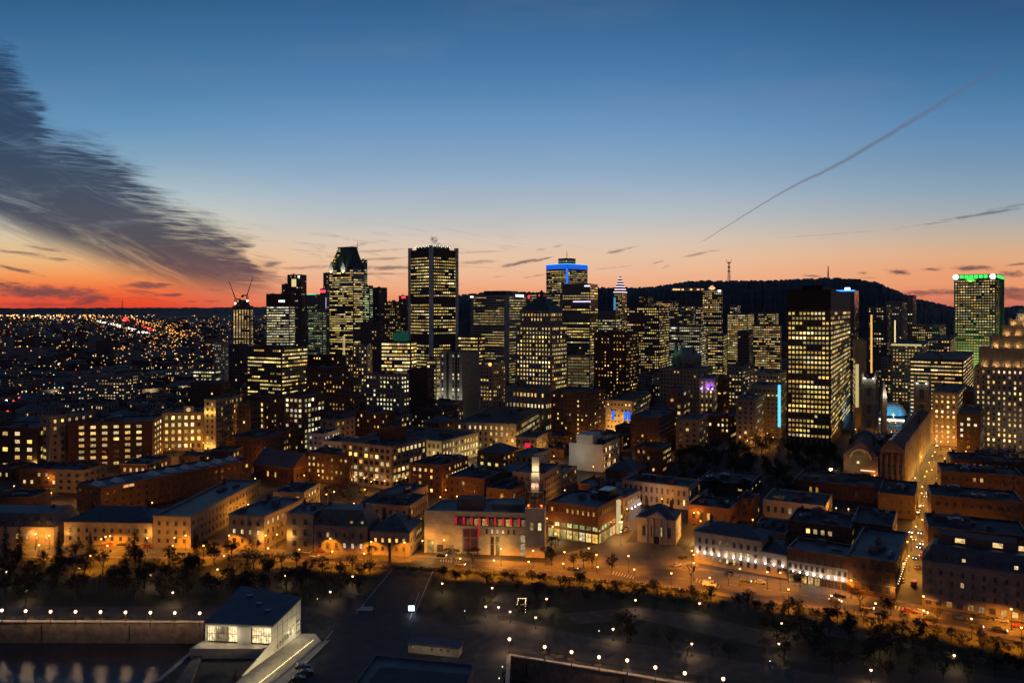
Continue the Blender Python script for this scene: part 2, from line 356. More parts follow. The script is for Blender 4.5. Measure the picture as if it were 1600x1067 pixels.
def add_windows(root, L, R, z0, z1, bay=3, fh=3.6, ww=.55, wh=.5, p=.4, pal='warm', gain=1.0, run=.5, sides=('front', 'right', 'left'), kind='pane', bands=(), ind=100, edge=1.0, pfaces=None, off=(0, 0), colp=None, stuff_all=False):
    items = []
    for s in sides:
        o, d, nn, rot, wid = faces_of(L, R)[s]
        nb = int((wid - 2 * edge) / bay)
        if nb < 1: continue
        bb = (wid - 2 * edge) / nb; nf = max(1, int((z1 - z0) / fh)); ff = (z1 - z0) / nf
        for j in range(nf):
            zc = z0 + (j + .5) * ff
            if any(a < zc < b for a, b in bands): continue
            pf = min(.98, p * rnd.choice((.5, .85, 1, 1.05, 1.2)) * (pfaces or {}).get(s, 1)) if p < .9 else p
            on = rnd.random() < pf; c = wcol(pal, gain); fc = rnd.choice(PAL[pal])
            for i in range(nb):
                if rnd.random() > run: on = rnd.random() < pf * (colp[i % len(colp)] if colp else 1); 
                if rnd.random() > .55: c = wcol(pal, gain)
                u = edge + (i + .5) * bb
                x = o[0] + d[0] * u + nn[0] * .02 + off[0]; y = o[1] + d[1] * u + nn[1] * .02 + off[1]
                items.append((s, x, y, zc, rot, bb * ww, ff * wh, c if on else DARKW, d, nn))
    vis = [t for t in items if t[0] != 'left'] or items
    if stuff_all: sing = []
    elif len(items) <= ind: sing = items
    else:
        step = max(1, len(vis) / ind); sing = [vis[int(k * step)] for k in range(min(ind, len(vis)))]
    sid = set(id(t) for t in sing)
    for t in sing:
        w = ob('window', WIN[kind], root, (t[1], t[2], t[3]), t[4]); w.scale = (t[5], 1, t[6]); w.color = (*t[7], 1)
    rest = [t for t in items if id(t) not in sid]
    if rest:
        b = MB()
        for t in rest:
            d, nn = t[8], t[9]; hw = t[5] / 2; hh = t[6] / 2; x, y = t[1] + nn[0] * .03, t[2] + nn[1] * .03
            b.q([(x - d[0] * hw, y - d[1] * hw, t[3] - hh), (x + d[0] * hw, y + d[1] * hw, t[3] - hh), (x + d[0] * hw, y + d[1] * hw, t[3] + hh), (x - d[0] * hw, y - d[1] * hw, t[3] + hh)], 0, t[7])
        b.build('window', [GLASS], root, True, kind='stuff')
    return items
# ---------------------------------------------------------------- buildings
FOOT = []      # footprints (world polygons) and what stays visible of the thing: (poly, xl, xr, yvis, D)
def footprint(cx, cy, L, R, a):
    ux, uy = cos(a), -sin(a); vx, vy = sin(a), cos(a)
    return [(cx + sx * L / 2 * ux + sy * R / 2 * vx, cy + sx * L / 2 * uy + sy * R / 2 * vy) for sx, sy in ((-1, -1), (1, -1), (1, 1), (-1, 1))]
def sat(A, B, gap=0):
    for P_, Q_ in ((A, B), (B, A)):
        n = len(P_)
        for i in range(n):
            ex, ey = P_[(i + 1) % n][0] - P_[i][0], P_[(i + 1) % n][1] - P_[i][1]; l = hypot(ex, ey) or 1; nx, ny = ey / l, -ex / l
            a = [nx * p[0] + ny * p[1] for p in P_]; b = [nx * p[0] + ny * p[1] for p in Q_]
            if min(a) > max(b) + gap or min(b) > max(a) + gap: return False
    return True
def shell(root, L, R, h, wall, roofm, par=.9, cornice=0, ribs=0, bandh=0, fh=3.6, off=(0, 0), z0=0.0, ribw=.35, ribd=.3):
    x, y = off; b = MB(); l, r = L / 2, R / 2
    b.prism([(x - l, y - r), (x + l, y - r), (x + l, y + r), (x - l, y + r)], z0, h, 0, top=False)
    t = .4; A = [(x - l, y - r), (x + l, y - r), (x + l, y + r), (x - l, y + r)]; B = [(x - l + t, y - r + t), (x + l - t, y - r + t), (x + l - t, y + r - t), (x - l + t, y + r - t)]
    b.loft(A, h, B, h, 2)  # parapet top in a paler colour: the edge highlight is painted in
    b.loft(B, h, B, h - par)
    if ribs:
        for s, (o, d, nn, rot, wid) in faces_of(L, R).items():
            nb = max(1, int(wid / ribs)); bb = wid / nb
            for i in range(nb + 1):
                u = min(max(i * bb, ribw / 2), wid - ribw / 2); cx, cy = x + o[0] + d[0] * u, y + o[1] + d[1] * u
                hx = ribw / 2 * abs(d[0]) + ribd * abs(nn[0]); hy = ribw / 2 * abs(d[1]) + ribd * abs(nn[1])
                b.box(cx - hx, cx + hx, cy - hy, cy + hy, z0 + .01, h + .15, 0)
    if cornice:
        for k, zz in enumerate((h - .5, h * .33 + z0)):
            if k and h < 9: break
            c = cornice * (1 if k == 0 else .5); g = .45 if k == 0 else .25
            b.box(x - l - c, x + l + c, y - r - c, y - r, zz, zz + g, 1); b.box(x - l - c, x - l, y - r, y + r + c, zz, zz + g, 1)
            b.box(x + l, x + l + c, y - r, y + r + c, zz, zz + g, 1)
    b.build('wall', [wall, 'kerb_stone' if cornice else wall, 'coping_highlight'], root)
    rf = MB(); rf.q([(p[0], p[1], h - par) for p in B]); return rf.build('roof', [roofm], root)
def roof_units(root, L, R, h, n, par=.9, off=(0, 0), mats=('grey_roof', 'dark_concrete', 'steel')):
    for k in range(n):
        w, d, hh = rnd.uniform(.04, .2) * L, rnd.uniform(.05, .22) * R, rnd.uniform(.8, 3.0)
        w, d = min(w, 9), min(d, 9); w, d = max(w, 1.2), max(d, 1.2); x, y = rnd.uniform(-.36, .36) * L + off[0], rnd.uniform(-.33, .33) * R + off[1]; z = h - par
        b = MB(); b.box(x - w / 2, x + w / 2, y - d / 2, y + d / 2, z + .003 * k, z + hh, 0, bottom=False)
        if rnd.random() < .5: b.cyl(x + w * .1, y, min(w, d) * .25, min(w, d) * .25, z + hh - .01, z + hh + .5, 8)
        else: b.box(x - w * .3, x + w * .3, y - d * .3, y + d * .3, z + hh - .01, z + hh + .35, 0)
        b.build('roof_unit', [rnd.choice(mats)], root)
    if n:
        x, y = -.4 * L + off[0], .38 * R + off[1]; b = MB(); b.box(x - .6, x + .6, y - .5, y + .5, h - par, h + 1.6); b.box(x - .35, x + .35, y - .3, y + .3, h + 1.6, h + 2.0); b.build('chimney', ['brick'], root)
LANDS = []     # (phrase, px, py)
PENDING = []
def place(xl, xc, xr, ytop, yb, D=None, a=30.0, R=None, L=None, z=None):
    """nearest corner in column xc, facade running back to the left to xl and flank running back to the right to xr"""
    D = D or F * H / (yb - HY); ar = radians(a); Xc = (xc - 800) / F * D
    kl = (xl - 800) / F; kr = (xr - 800) / F
    if L is None: L = (Xc - kl * D) / (cos(ar) + kl * sin(ar))
    if R is None:
        den = sin(ar) - kr * cos(ar); R = (kr * D - Xc) / den if abs(den) > .02 and (kr * D - Xc) / den > 1 else 30
        R = max(8, min(R, 200))
    h = z if z is not None else top(ytop, D)
    cx = Xc - cos(ar) * L / 2 + sin(ar) * R / 2; cy = D + sin(ar) * L / 2 + cos(ar) * R / 2
    return cx, cy, L, R, h, ar, D
def bldg(label, xl, xc, xr, ytop, yb, D=None, a=30.0, wall='limestone', roofm='tar_roof', name='building', cat='building', R=None, L=None, units=2, yvis=None,
         win=True, cornice=0, ribs=0, par=.9, wz0=1.2, wtop=1.6, land=None, roof='flat', z=None, ribw=.35, ribd=.3, rh=4, group=None, eave=.4, **wk):
    cx, cy, L, R, h, ar, D = place(xl, xc, xr, ytop, yb, D, a, R, L, z)
    root = thing(name, label, cat, (cx, cy, 0), -ar, group)
    FOOT.append((footprint(cx, cy, L, R, ar), min(xl, xc), max(xc, xr), yvis or yb, D))
    if land: LANDS.append((land, xc, (ytop + yb) / 2))
    if roof == 'flat': shell(root, L, R, h, wall, roofm, par, cornice, ribs, ribw=ribw, ribd=ribd)
    else:
        b = MB(); l, r = L / 2, R / 2; b.prism([(-l, -r), (l, -r), (l, r), (-l, r)], 0, h, 0, top=False)
        c = .35; b.box(-l - c, l + c, -r - c, r + c, h, h + .35, 1); b.build('wall', [wall, 'kerb_stone'], root)
        g = MB(); e = eave; zb = h + .36; A = [(-l - e, -r - e), (l + e, -r - e), (l + e, r + e), (-l - e, r + e)]
        if roof == 'mansard':
            t = min(3.2, L * .2, R * .2); B = [(-l + t, -r + t), (l - t, -r + t), (l - t, r - t), (-l + t, r - t)]; A = [(-l, -r), (l, -r), (l, r), (-l, r)]; g.loft(A, zb, B, zb + rh, 0, top=True)
        elif roof == 'hip':
            if L > R: i = R / 2; B = [(-l + i, 0), (l - i, 0), (l - i, 0.01), (-l + i, 0.01)]
            else: i = L / 2; B = [(0, -r + i), (0.01, -r + i), (0.01, r - i), (0, r - i)]
            g.loft(A, zb, B, zb + rh, 0, top=True)
        elif roof == 'pyramid': g.loft(A, zb, [(-1, -1), (1, -1), (1, 1), (-1, 1)], zb + rh, 0, top=True)
        elif roof == 'gable':      # ridge along the long side
            if L > R:
                P = [(-l, -r - e, zb), (l, -r - e, zb), (l, 0, zb + rh), (-l, 0, zb + rh), (-l, r + e, zb), (l, r + e, zb)]
                g.q([P[0], P[1], P[2], P[3]]); g.q([P[3], P[2], P[5], P[4]]); g.q([P[1], P[5], P[2]], 1); g.q([P[0], P[3], P[4]], 1)
            else:
                P = [(-l - e, -r, zb), (-l - e, r, zb), (0, r, zb + rh), (0, -r, zb + rh), (l + e, -r, zb), (l + e, r, zb)]
                g.q([P[0], P[3], P[2], P[1]]); g.q([P[3], P[4], P[5], P[2]]); g.q([P[0], P[4], P[3]], 1); g.q([P[1], P[2], P[5]], 1)
        rf = g.build('roof', [roofm, wall], root)
        for sx in (-.36, .3):
            ch = MB(); x, y = sx * L, .12 * R; ch.box(x - .7, x + .7, y - .5, y + .5, h + 1, h + rh + 1.5); ch.box(x - .4, x + .4, y - .3, y + .3, h + rh + 1.5, h + rh + 1.9); ch.build('chimney', ['brick'], rf)
        if roof == 'mansard':
            nd = int(L / 5)
            for i in range(nd):
                u = -l + (i + .5) * L / nd; dm = MB(); dm.box(u - .9, u + .9, -r + .6, -r + 2.6, h + 1.0, h + 2.9); dm.build('dormer', ['slate_roof'], rf)
                w = ob('window', WIN['pane'], rf, (u, -r + .58, h + 1.9)); w.scale = (1.2, 1, 1.3); w.color = (*(wcol('home', .8) if rnd.random() < .2 else DARKW), 1)
    if win: add_windows(root, L, R, wz0, h - wtop, **wk)
    if roof == 'flat' and units: roof_units(root, L, R, h, units, par)
    return root, L, R, h
def part_box(root, name, m, x0, x1, y0, y1, z0, z1, extra=None):
    b = MB(); b.box(x0, x1, y0, y1, z0, z1, bottom=False)
    if extra: extra(b)
    return b.build(name, m if isinstance(m, list) else [m], root)
# ================================================================ ground, water, roads
def sheet(name, poly, z, m, kind='structure', subdiv=None):
    me = bpy.data.meshes.new(name); me.from_pydata([(p[0], p[1], z) for p in poly], [], [tuple(range(len(poly)))]); me.materials.append(MATS[m]); me.update()
    return ob(name, me, None, kind=kind)
def gp(*pts): return [G(x, y)[:2] for x, y in pts]
mat('city_ground', (.028, .026, .026), rough=.8, scale=.02, var=.6)
# land edge along the two basins
BL = (-108.6, 281.0); BC = (-101.9, 264.0)
RC = (-1.0, 254.0); rd = (.937, -.349)
GV = [(-60000, 283), (-108.6, 281), (-108.6, 300), (-60000, 300), (-101.9, 264), (-1, 254), (-1, 300), (-104, 236), (-2.5, 235), (-112, 40), (-4, 40), (RC[0] + rd[0] * 700, RC[1] + rd[1] * 700), (RC[0] + rd[0] * 700, 300), (60000, RC[1] + rd[1] * 700), (60000, 300), (60000, 76000), (-60000, 76000)]
GF = [(0, 1, 2, 3), (2, 1, 4, 5, 6), (4, 7, 8, 5), (7, 9, 10, 8), (6, 5, 11, 12), (12, 11, 13, 14), (3, 2, 6, 12, 14, 15, 16)]
me = bpy.data.meshes.new('ground'); me.from_pydata([(x, y, 0) for x, y in GV], [], GF); me.materials.append(MATS['city_ground']); ob('ground', me, kind='structure')
# water with small waves
wm = bpy.data.materials.new('water'); wm.use_nodes = True; nt = wm.node_tree; b = nt.nodes['Principled BSDF']
b.inputs['Base Color'].default_value = (.006, .010, .022, 1); b.inputs['Roughness'].default_value = .12; b.inputs['IOR'].default_value = 1.33
g = nt.nodes.new('ShaderNodeNewGeometry'); mp = nt.nodes.new('ShaderNodeMapping'); mp.inputs['Scale'].default_value = (1.0, 1.6, 1)
n1 = nt.nodes.new('ShaderNodeTexNoise'); n1.inputs['Scale'].default_value = 1.5; n1.inputs['Detail'].default_value = 4
bp = nt.nodes.new('ShaderNodeBump'); bp.inputs['Strength'].default_value = 1.0; bp.inputs['Distance'].default_value = .085
nt.links.new(g.outputs['Position'], mp.inputs[0]); nt.links.new(mp.outputs[0], n1.inputs['Vector']); nt.links.new(n1.outputs[0], bp.inputs['Height']); nt.links.new(bp.outputs[0], b.inputs['Normal'])
MATS['water'] = wm
sheet('water', [(-3000, -500), (3000, -500), (3000, 290), (-3000, 290)], -7.4, 'water')
# quay walls, each with stone coping and rusty mooring recesses
def quay(label, a, b_, name='quay_wall', dep=7.5, m='quay_stone'):
    w = MB(); L = hypot(b_[0] - a[0], b_[1] - a[1]); w.box(0, L, -.5, .0, -dep, -.02, 0); 
    k = 0
    root = thing(name, label, 'quay wall', (a[0], a[1], 0), atan2(b_[1] - a[1], b_[0] - a[0]))
    w.build('wall_face', [m], root)
    c = MB(); c.box(0, L, -.8, .5, -.015, .32); c.build('coping', ['pale_stone'], root)
    s = MB(); x = 6
    while x < L: s.box(x, x + .35, -.6, -.5, -dep + 1, -1.2); x += 31
    s.build('fender', ['rubber'], root)
    return root
quay('long weathered stone quay wall dropping to the water below the lamp-lit promenade', (-420, 283), BL)
quay('short dark quay wall running from the promenade to the white pavilion terrace', (-101.9, 264), (-104.6, 236))
quay('stone quay wall of the right-hand basin below the sloping row of white lamps', RC, (RC[0] + rd[0] * 420, RC[1] + rd[1] * 420))
quay('dark side wall of the pier beside the flat-roofed hangar', (-4, 60), (-1.2, 253))
# roads and pavements
ROADN = gp((-400, 848), (0, 851), (300, 857), (460, 863), (600, 868), (700, 874), (850, 884), (960, 870), (1085, 890), (1190, 905), (1325, 925), (1400, 941), (1500, 962), (1640, 988))
ROADS = gp((-400, 868), (0, 868), (300, 869), (460, 874), (600, 882), (780, 892), (900, 901), (1000, 909), (1110, 924), (1200, 937), (1300, 950), (1420, 967), (1500, 979), (1640, 1006))
sheet('road', ROADN + ROADS[::-1], .004 * 3, 'asphalt')
def strip(name, pts, w, z, m, inward=1):
    b = MB()
    for a, c in zip(pts, pts[1:]):
        dx_, dy_ = c[0] - a[0], c[1] - a[1]; l = hypot(dx_, dy_); nx, ny = -dy_ / l * w, dx_ / l * w
        b.q([(*a, z), (*c, z), (c[0] + nx, c[1] + ny, z), (a[0] + nx, a[1] + ny, z)], 0); b.q([(*a, 0), (*c, 0), (*c, z), (*a, z)], 1)
    return b.build(name, [m, 'kerb_stone'], kind='structure')
strip('pavement', ROADS, -3.2, .14, 'paving')
strip('pavement', [ROADN[0], ROADN[1], ROADN[2], ROADN[3], ROADN[4], ROADN[5], ROADN[6]], 3.5, .14, 'paving')
strip('pavement', ROADN[8:], 3.2, .14, 'paving')
# broad paved square and streets opening off it
sheet('square', gp((855, 872), (935, 850), (1000, 846), (1060, 853), (1090, 880), (1090, 890), (960, 886), (870, 886)), .024, 'paving')
STREET = gp((1396, 938), (1418, 866), (1428, 800), (1446, 735), (1470, 700)); STREETR = gp((1446, 942), (1446, 860), (1459, 790), (1482, 722), (1492, 698))
sheet('street', STREET + STREETR[::-1], .020, 'asphalt')
sheet('side_street', gp((1060, 870), (1090, 885), (1168, 790), (1140, 785)), .016, 'asphalt')
sheet('lane', gp((935, 852), (975, 852), (1020, 790), (1000, 785)), .012, 'asphalt')
sheet('alley', gp((296, 860), (350, 860), (372, 800), (350, 798)), .016, 'asphalt')
# park lawns, promenades and paths south of the street
sheet('lawn', gp((-300, 874), (0, 873), (300, 875), (460, 880), (600, 889), (596, 915), (480, 945), (-300, 943)), .008, 'lawn')
sheet('lawn', gp((690, 893), (900, 907), (1000, 915), (1200, 944), (1420, 974), (1640, 1015), (1640, 1066), (1150, 1010), (880, 985), (805, 962), (690, 962), (650, 930)), .008, 'lawn')
sheet('promenade', gp((-300, 946), (490, 948), (520, 960), (600, 985), (470, 1000), (320, 966.5), (-300, 966.5)), .004, 'quay_paving')
sheet('promenade', gp((640, 985), (800, 968), (900, 990), (1100, 1022), (1640, 1110), (1640, 1135), (1150, 1062), (800, 1016), (770, 1100), (560, 1100)), .004, 'quay_paving')
sheet('pier_road', gp((605, 888), (680, 893), (650, 960), (760, 990), (560, 1100), (430, 1100), (540, 960)), .016, 'pier_asphalt')
for P_ in ([(1000, 948), (1100, 962), (1260, 1000), (1200, 1012), (1080, 985), (995, 966)], [(880, 958), (1000, 948), (995, 966), (900, 975)], [(1290, 980), (1600, 1040), (1600, 1048), (1280, 990)], [(780, 925), (815, 925), (805, 962), (750, 962)]):
    sheet('path', gp(*P_), .020, 'quay_paving')
mat('road_paint', (.42, .41, .38), rough=.6, var=.4, scale=1.5)
def paint(name, segs, w, z=.032):
    b = MB()
    for a, c in segs:
        l = hypot(c[0] - a[0], c[1] - a[1]); nx, ny = -(c[1] - a[1]) / l * w / 2, (c[0] - a[0]) / l * w / 2
        b.q([(a[0] - nx, a[1] - ny, z), (c[0] - nx, c[1] - ny, z), (c[0] + nx, c[1] + ny, z), (a[0] + nx, a[1] + ny, z)])
    return b.build(name, ['road_paint'], kind='structure')
mid = [((a[0] + c[0]) / 2, (a[1] + c[1]) / 2) for a, c in zip(gp((0, 851), (300, 857), (600, 868), (850, 884), (1085, 890), (1250, 914), (1400, 941), (1640, 988)), gp((0, 868), (300, 869), (600, 882), (850, 896), (1085, 921), (1250, 944), (1400, 965), (1640, 1006)))]
segs = []
for a, c in zip(mid, mid[1:]):
    l = hypot(c[0] - a[0], c[1] - a[1]); n = int(l / 6)
    segs += [((a[0] + (c[0] - a[0]) * k / n, a[1] + (c[1] - a[1]) * k / n), (a[0] + (c[0] - a[0]) * (k + .5) / n, a[1] + (c[1] - a[1]) * (k + .5) / n)) for k in range(n)]
paint('lane_marking', segs, .22)
cw = []
for cx_, cy_, dx1, dy1, dx2, dy2 in ((1400, 946, 6, 1.4, -2, 5), (690, 872, 4, .4, -1.5, 5), (960, 892, 4.5, 1, -3, 5), (1090, 903, 5, 1.4, -3, 6)):
    for k in range(8): cw.append((G(cx_ + dx1 * k, cy_ + dy1 * k)[:2], G(cx_ + dx1 * k + dx2, cy_ + dy1 * k + dy2)[:2]))
paint('crossing_marking', cw, .5)
paint('edge_line', [(G(612, 890)[:2], G(556, 958)[:2]), (G(676, 893)[:2], G(648, 958)[:2]), (G(655, 925)[:2], G(640, 968)[:2]), (G(520, 985)[:2], G(455, 1067)[:2])], .25)
jt = []
for k in range(26): jt.append((G(810 + k * 22, 1016 + k * 3.9)[:2], G(822 + k * 22, 994 + k * 3.9)[:2]))
for k in range(30): jt.append((G(-5 + k * 11, 966)[:2], G(-5 + k * 11 + 3, 948)[:2]))
b = MB()
for a, c in jt:
    l = hypot(c[0] - a[0], c[1] - a[1]); nx, ny = -(c[1] - a[1]) / l * .06, (c[0] - a[0]) / l * .06; b.q([(a[0] - nx, a[1] - ny, .024), (c[0] - nx, c[1] - ny, .024), (c[0] + nx, c[1] + ny, .024), (a[0] + nx, a[1] + ny, .024)])
b.build('paving_joint', ['pier_asphalt'], kind='structure')
# ---------------------------------------------------------------- the wooded mountain and lower hills behind
mat('woods', (.035, .022, .02), scale=.012, var=.8)
def hill(name, prof, D0, D1, Db, jag=5, step=2.5, m='woods'):
    cols = []; x = prof[0][0]; xs = []
    while x <= prof[-1][0]: xs.append(x); x += step
    T = [0, .12, .25, .4, .55, .7, .85, .94, 1.0, 1.15, 1.6]
    V = []; Fc = []
    for x in xs:
        for (a, ya), (b_, yb_) in zip(prof, prof[1:]):
            if a <= x <= b_: t = (x - a) / (b_ - a); t = t * t * (3 - 2 * t) * .5 + t * .5; y = ya + (yb_ - ya) * t; break
        zr = max(2, top(y, D1))
        for t in T:
            D = D0 + (D1 - D0) * t; k = sin(min(t, 1) * pi / 2) if t <= 1 else max(0, 1 - (t - 1) * 1.6)
            z = max(-1, zr * k - (3 if t in (0,) else 0)) + rnd.uniform(-jag, jag) * (k > .2) * .8; V.append((*at(x, D)[:2], z))
    n = len(T)
    for i in range(len(xs) - 1):
        for j in range(n - 1):
            a = i * n + j; Fc.append((a, a + n, a + n + 1, a + 1))
    me = bpy.data.meshes.new(name); me.from_pydata(V, [], Fc); me.materials.append(MATS[m]); me.update(); return ob(name, me, kind='structure')
hill('hill', [(700, 470), (716, 461), (760, 458), (800, 457), (880, 458), (930, 450), (985, 450), (1020, 449), (1050, 444), (1085, 440), (1150, 440), (1210, 439), (1250, 437), (1290, 435), (1330, 436), (1370, 442), (1400, 454), (1425, 466), (1450, 478), (1470, 486)], 2450, 3500, 4600, 7)
hill('hill', [(1360, 472), (1400, 466), (1430, 467), (1460, 473), (1495, 481), (1530, 484), (1565, 481), (1590, 478), (1640, 478), (1800, 474)], 3000, 4400, 5600, 6)
hill('hill', [(-400, 483), (0, 482), (200, 481.5), (360, 481), (520, 478), (700, 474)], 15000, 24000, 40000, 25, 6)
RESERVED = [gp((-300, 851), (300, 856), (300, 1100), (-300, 1100)), gp((300, 856), (660, 868), (660, 1100), (300, 1100)), gp((660, 868), (870, 884), (870, 1100), (660, 1100)), gp((870, 850), (1085, 850), (1085, 1100), (870, 1100)),
            gp((1085, 890), (1640, 990), (1640, 1200), (1085, 1100)), gp((1390, 950), (1450, 950), (1462, 790), (1420, 790)), gp((1420, 800), (1462, 800), (1494, 696), (1462, 700)),
            gp((296, 870), (354, 870), (374, 798), (346, 798)), gp((930, 860), (980, 860), (1022, 788), (998, 785)), gp((1055, 880), (1092, 890), (1172, 788), (1138, 784)),
            gp((1040, 775), (1300, 780), (1330, 700), (1230, 686), (1050, 700)), gp((255, 700), (345, 700), (345, 720), (250, 730)), gp((480, 720), (640, 770), (640, 800), (500, 790))]
# ================================================================ downtown towers
def antenna(root, x, y, z0, z1, r=.35, cross=0):
    b = MB(); b.tube((x, y, z0), (x, y, z1), r, r * .4, 5)
    for k in range(cross): zz = z0 + (z1 - z0) * (.45 + .12 * k); b.box(x - 1.4, x + 1.4, y - .15, y + .15, zz, zz + .5)
    return b.build('antenna', ['black_metal'], root)
def glow_box(root, name, col, s, x0, x1, y0, y1, z0, z1):
    b = MB(); b.box(x0, x1, y0, y1, z0, z1); return b.build(name, [emis('glow_%s_%s' % (col, s), {'red': (1, .03, .06), 'blue': (.02, .16, 1), 'white': (.9, .95, 1), 'pink': (1, .62, .7), 'green': (.05, .9, .12), 'teal': (.1, .8, .5), 'violet': (.55, .45, .8), 'amber': (1, .5, .1), 'cyan': (.1, .55, 1), 'yellow': (1, .8, .35), 'purple': (.4, .12, 1)}[col], s)], root)
# --- 47-storey black tower with pale corner columns
root, L, R_, h = bldg('tallest black office tower with pale concrete corner columns and a puff of steam on top', 641, 673.5, 713, 389, 560, D=1000, a=45, wall='bronze_metal', roofm='tar_roof', units=3, yvis=548,
    bay=2.9, fh=3.95, ww=.66, wh=.4, p=.86, pal='office', gain=.95, run=.6, bands=((118, 127), (66, 80)), land='the tallest black tower', cat='skyscraper', name='skyscraper', wz0=3, wtop=9)
c = MB()
for sx, sy in ((-1, -1), (1, -1), (1, 1), (-1, 1)):
    x, y = sx * L / 2, sy * R_ / 2; c = MB(); c.box(x - 2.0, x + 2.0, y - 2.0, y + 2.0, 0, h + 3); c.build('corner_column', ['white_panel'], root)
b = MB(); b.prism([(-L * .3, -R_ * .42), (L * .42, -R_ * .42), (L * .42, R_ * .3), (-L * .3, R_ * .3)], h - .9, h + 5); b.build('mechanical_crown', ['bronze_metal'], root)
b = MB()
for k in range(9):
    b.ball((-L * .34 + k * L * .08, -R_ * .44, h + 3.6 + (k % 2)), .55, 6, 4); b.ball((L * .44, -R_ * .36 + k * R_ * .08, h + 3.6 + (k % 2)), .55, 6, 4)
b.build('roof_lamp', [emis('roof_lamp_glow', (1, .9, .7), 3)], root)
# steam
sm = bpy.data.materials.new('steam'); sm.use_nodes = True; nt = sm.node_tree; nt.nodes.clear()
pv = nt.nodes.new('ShaderNodeVolumePrincipled'); o = nt.nodes.new('ShaderNodeOutputMaterial'); tcx = nt.nodes.new('ShaderNodeTexCoord'); nn = nt.nodes.new('ShaderNodeTexNoise')
nn.inputs['Scale'].default_value = .28; nn.inputs['Detail'].default_value = 3; mr = nt.nodes.new('ShaderNodeMapRange'); mr.inputs[1].default_value = .42; mr.inputs[2].default_value = .68; mr.inputs[4].default_value = .32
nt.links.new(tcx.outputs['Object'], nn.inputs['Vector']); nt.links.new(nn.outputs[0], mr.inputs[0]); nt.links.new(mr.outputs[0], pv.inputs['Density']); pv.inputs['Color'].default_value = (.55, .45, .5, 1)
nt.links.new(pv.outputs[0], o.inputs['Volume']); MATS['steam'] = sm
st = MB()
for x, y, z, r in ((0, 0, 0, 2.5), (-.8, 0, 3, 3.4), (-3, 0, 6.5, 4), (-6.5, 0, 9, 3.6), (-2, 0, 9.5, 2.6)): st.ball((x, y, z), r, 10, 6)
s_ = st.build('steam_plume', ['steam'], None, loc=at(684, 995, top(385, 995))); s_['kind'] = 'stuff'
# --- granite-crowned postmodern tower with steep copper roof
root, L, R_, h = bldg('broad tower with a steep truncated dark roof and floodlit gables', 514, 552, 569, 420, 560, D=1350, a=32, wall='curtain_glass', units=0, roof='none', yvis=546,
    bay=3.4, fh=3.9, ww=.86, wh=.5, p=.72, pal='office', gain=.85, run=.75, land='the truncated-roof tower', cat='skyscraper', name='skyscraper', wz0=2, wtop=1)
k = F / 1350
def tier(x0, x1, y0, y1, z0, X0, X1, Y0, Y1, z1, nm, m): b = MB(); b.loft([(x0, y0), (x1, y0), (x1, y1), (x0, y1)], z0, [(X0, Y0), (X1, Y0), (X1, Y1), (X0, Y1)], z1, 0, top=True); return b.build(nm, [m], root)
l, r = L / 2, R_ / 2
tier(-l, l, -r, r, h, -l * .45, l * .62, -r * .5, r * .5, h + 37, 'crown_roof', 'copper_roof')
b = MB(); b.box(-l * .5, l * .67, -r * .55, r * .55, h + 36.5, h + 38.5); b.build('roof_rim', ['copper_roof'], root)
for x0 in (-l * .82, l * .18):
    b = MB(); P = [(x0 - 5, -r - .4, h - 8), (x0 + 5, -r - .4, h - 8), (x0 + 5, -r - .4, h + 2), (x0, -r - .4, h + 13), (x0 - 5, -r - .4, h + 2)]
    b.q(P); Q = [(p[0], p[1] + 9, p[2]) for p in P]
    for i in range(5): j = (i + 1) % 5; b.q([P[i], Q[i], Q[j], P[j]])
    b.build('gable', ['pale_stone'], root); spot_light(root, (x0, -r - 9, h - 12), (radians(150), 0, 0), (.95, 1, .75), 26000, 60)
b = MB()
for i in range(5): b.box(-l * .42 + i * 1, l * .58 - i * 1, -r * .8 + i * 2.4 - .3, -r * .8 + i * 2.4, h + 7 + i * 6, h + 8.6 + i * 6)
b.build('roof_window_band', ['black_metal'], root)
for i in range(28):
    t = rnd.random(); w = ob('window', WIN['pane'], root, (-l * (1 - .5 * t) * .95 + rnd.random() * 8, -r * (1 - .5 * t) - .4, h + 36 * t)); w.scale = (3, 1, 1.6); w.color = (*wcol('office', .6), 1)
for dx_ in (-1.6, 1.6): glow_box(root, 'light_strip', 'yellow', .7, dx_ + l * .25 - .5, dx_ + l * .25 + .5, -r - .5, -r - .1, 12, 66)
antenna(root, l * .9, 0, h, h + 48, .5)
bldg('narrow greenish glass tower beside the truncated-roof tower', 561, 569, 574, 406, 520, D=1450, a=30, wall='teal_glass', units=1, yvis=520, bay=3, fh=3.8, ww=.8, wh=.5, p=.55, pal='green', gain=.6, cat='skyscraper', name='skyscraper', ind=60)
bldg('slender dark tower peeking out behind the left edge of the truncated-roof tower', 505, 513, 518, 426, 520, D=1500, a=30, wall='curtain_glass', units=1, yvis=500, bay=3.5, fh=4, p=.25, pal='office', gain=.4, ind=40, cat='skyscraper', name='skyscraper')
bldg('bright checkered glass tower with greenish windows', 567, 577, 583, 446, 530, D=1300, a=35, wall='curtain_glass', units=1, yvis=512, bay=2.8, fh=3.6, ww=.8, wh=.5, p=.75, pal='green', gain=.7, ind=80, cat='office tower')
r_, L, R_, h = bldg('dark rounded slab tower without lit windows', 581, 592, 605, 449, 530, D=1400, a=35, wall='dark_concrete', units=1, yvis=505, bay=3.2, fh=3.6, p=.08, pal='office', gain=.4, ind=40, cat='office tower')
r_, L, R_, h = bldg('low dark block whose side carries a few warm office bands', 600, 618, 626, 471, 540, D=1150, a=30, wall='dark_concrete', yvis=520, bay=3, fh=3.8, p=.5, pal='office', gain=.7, cat='office block', ind=70)
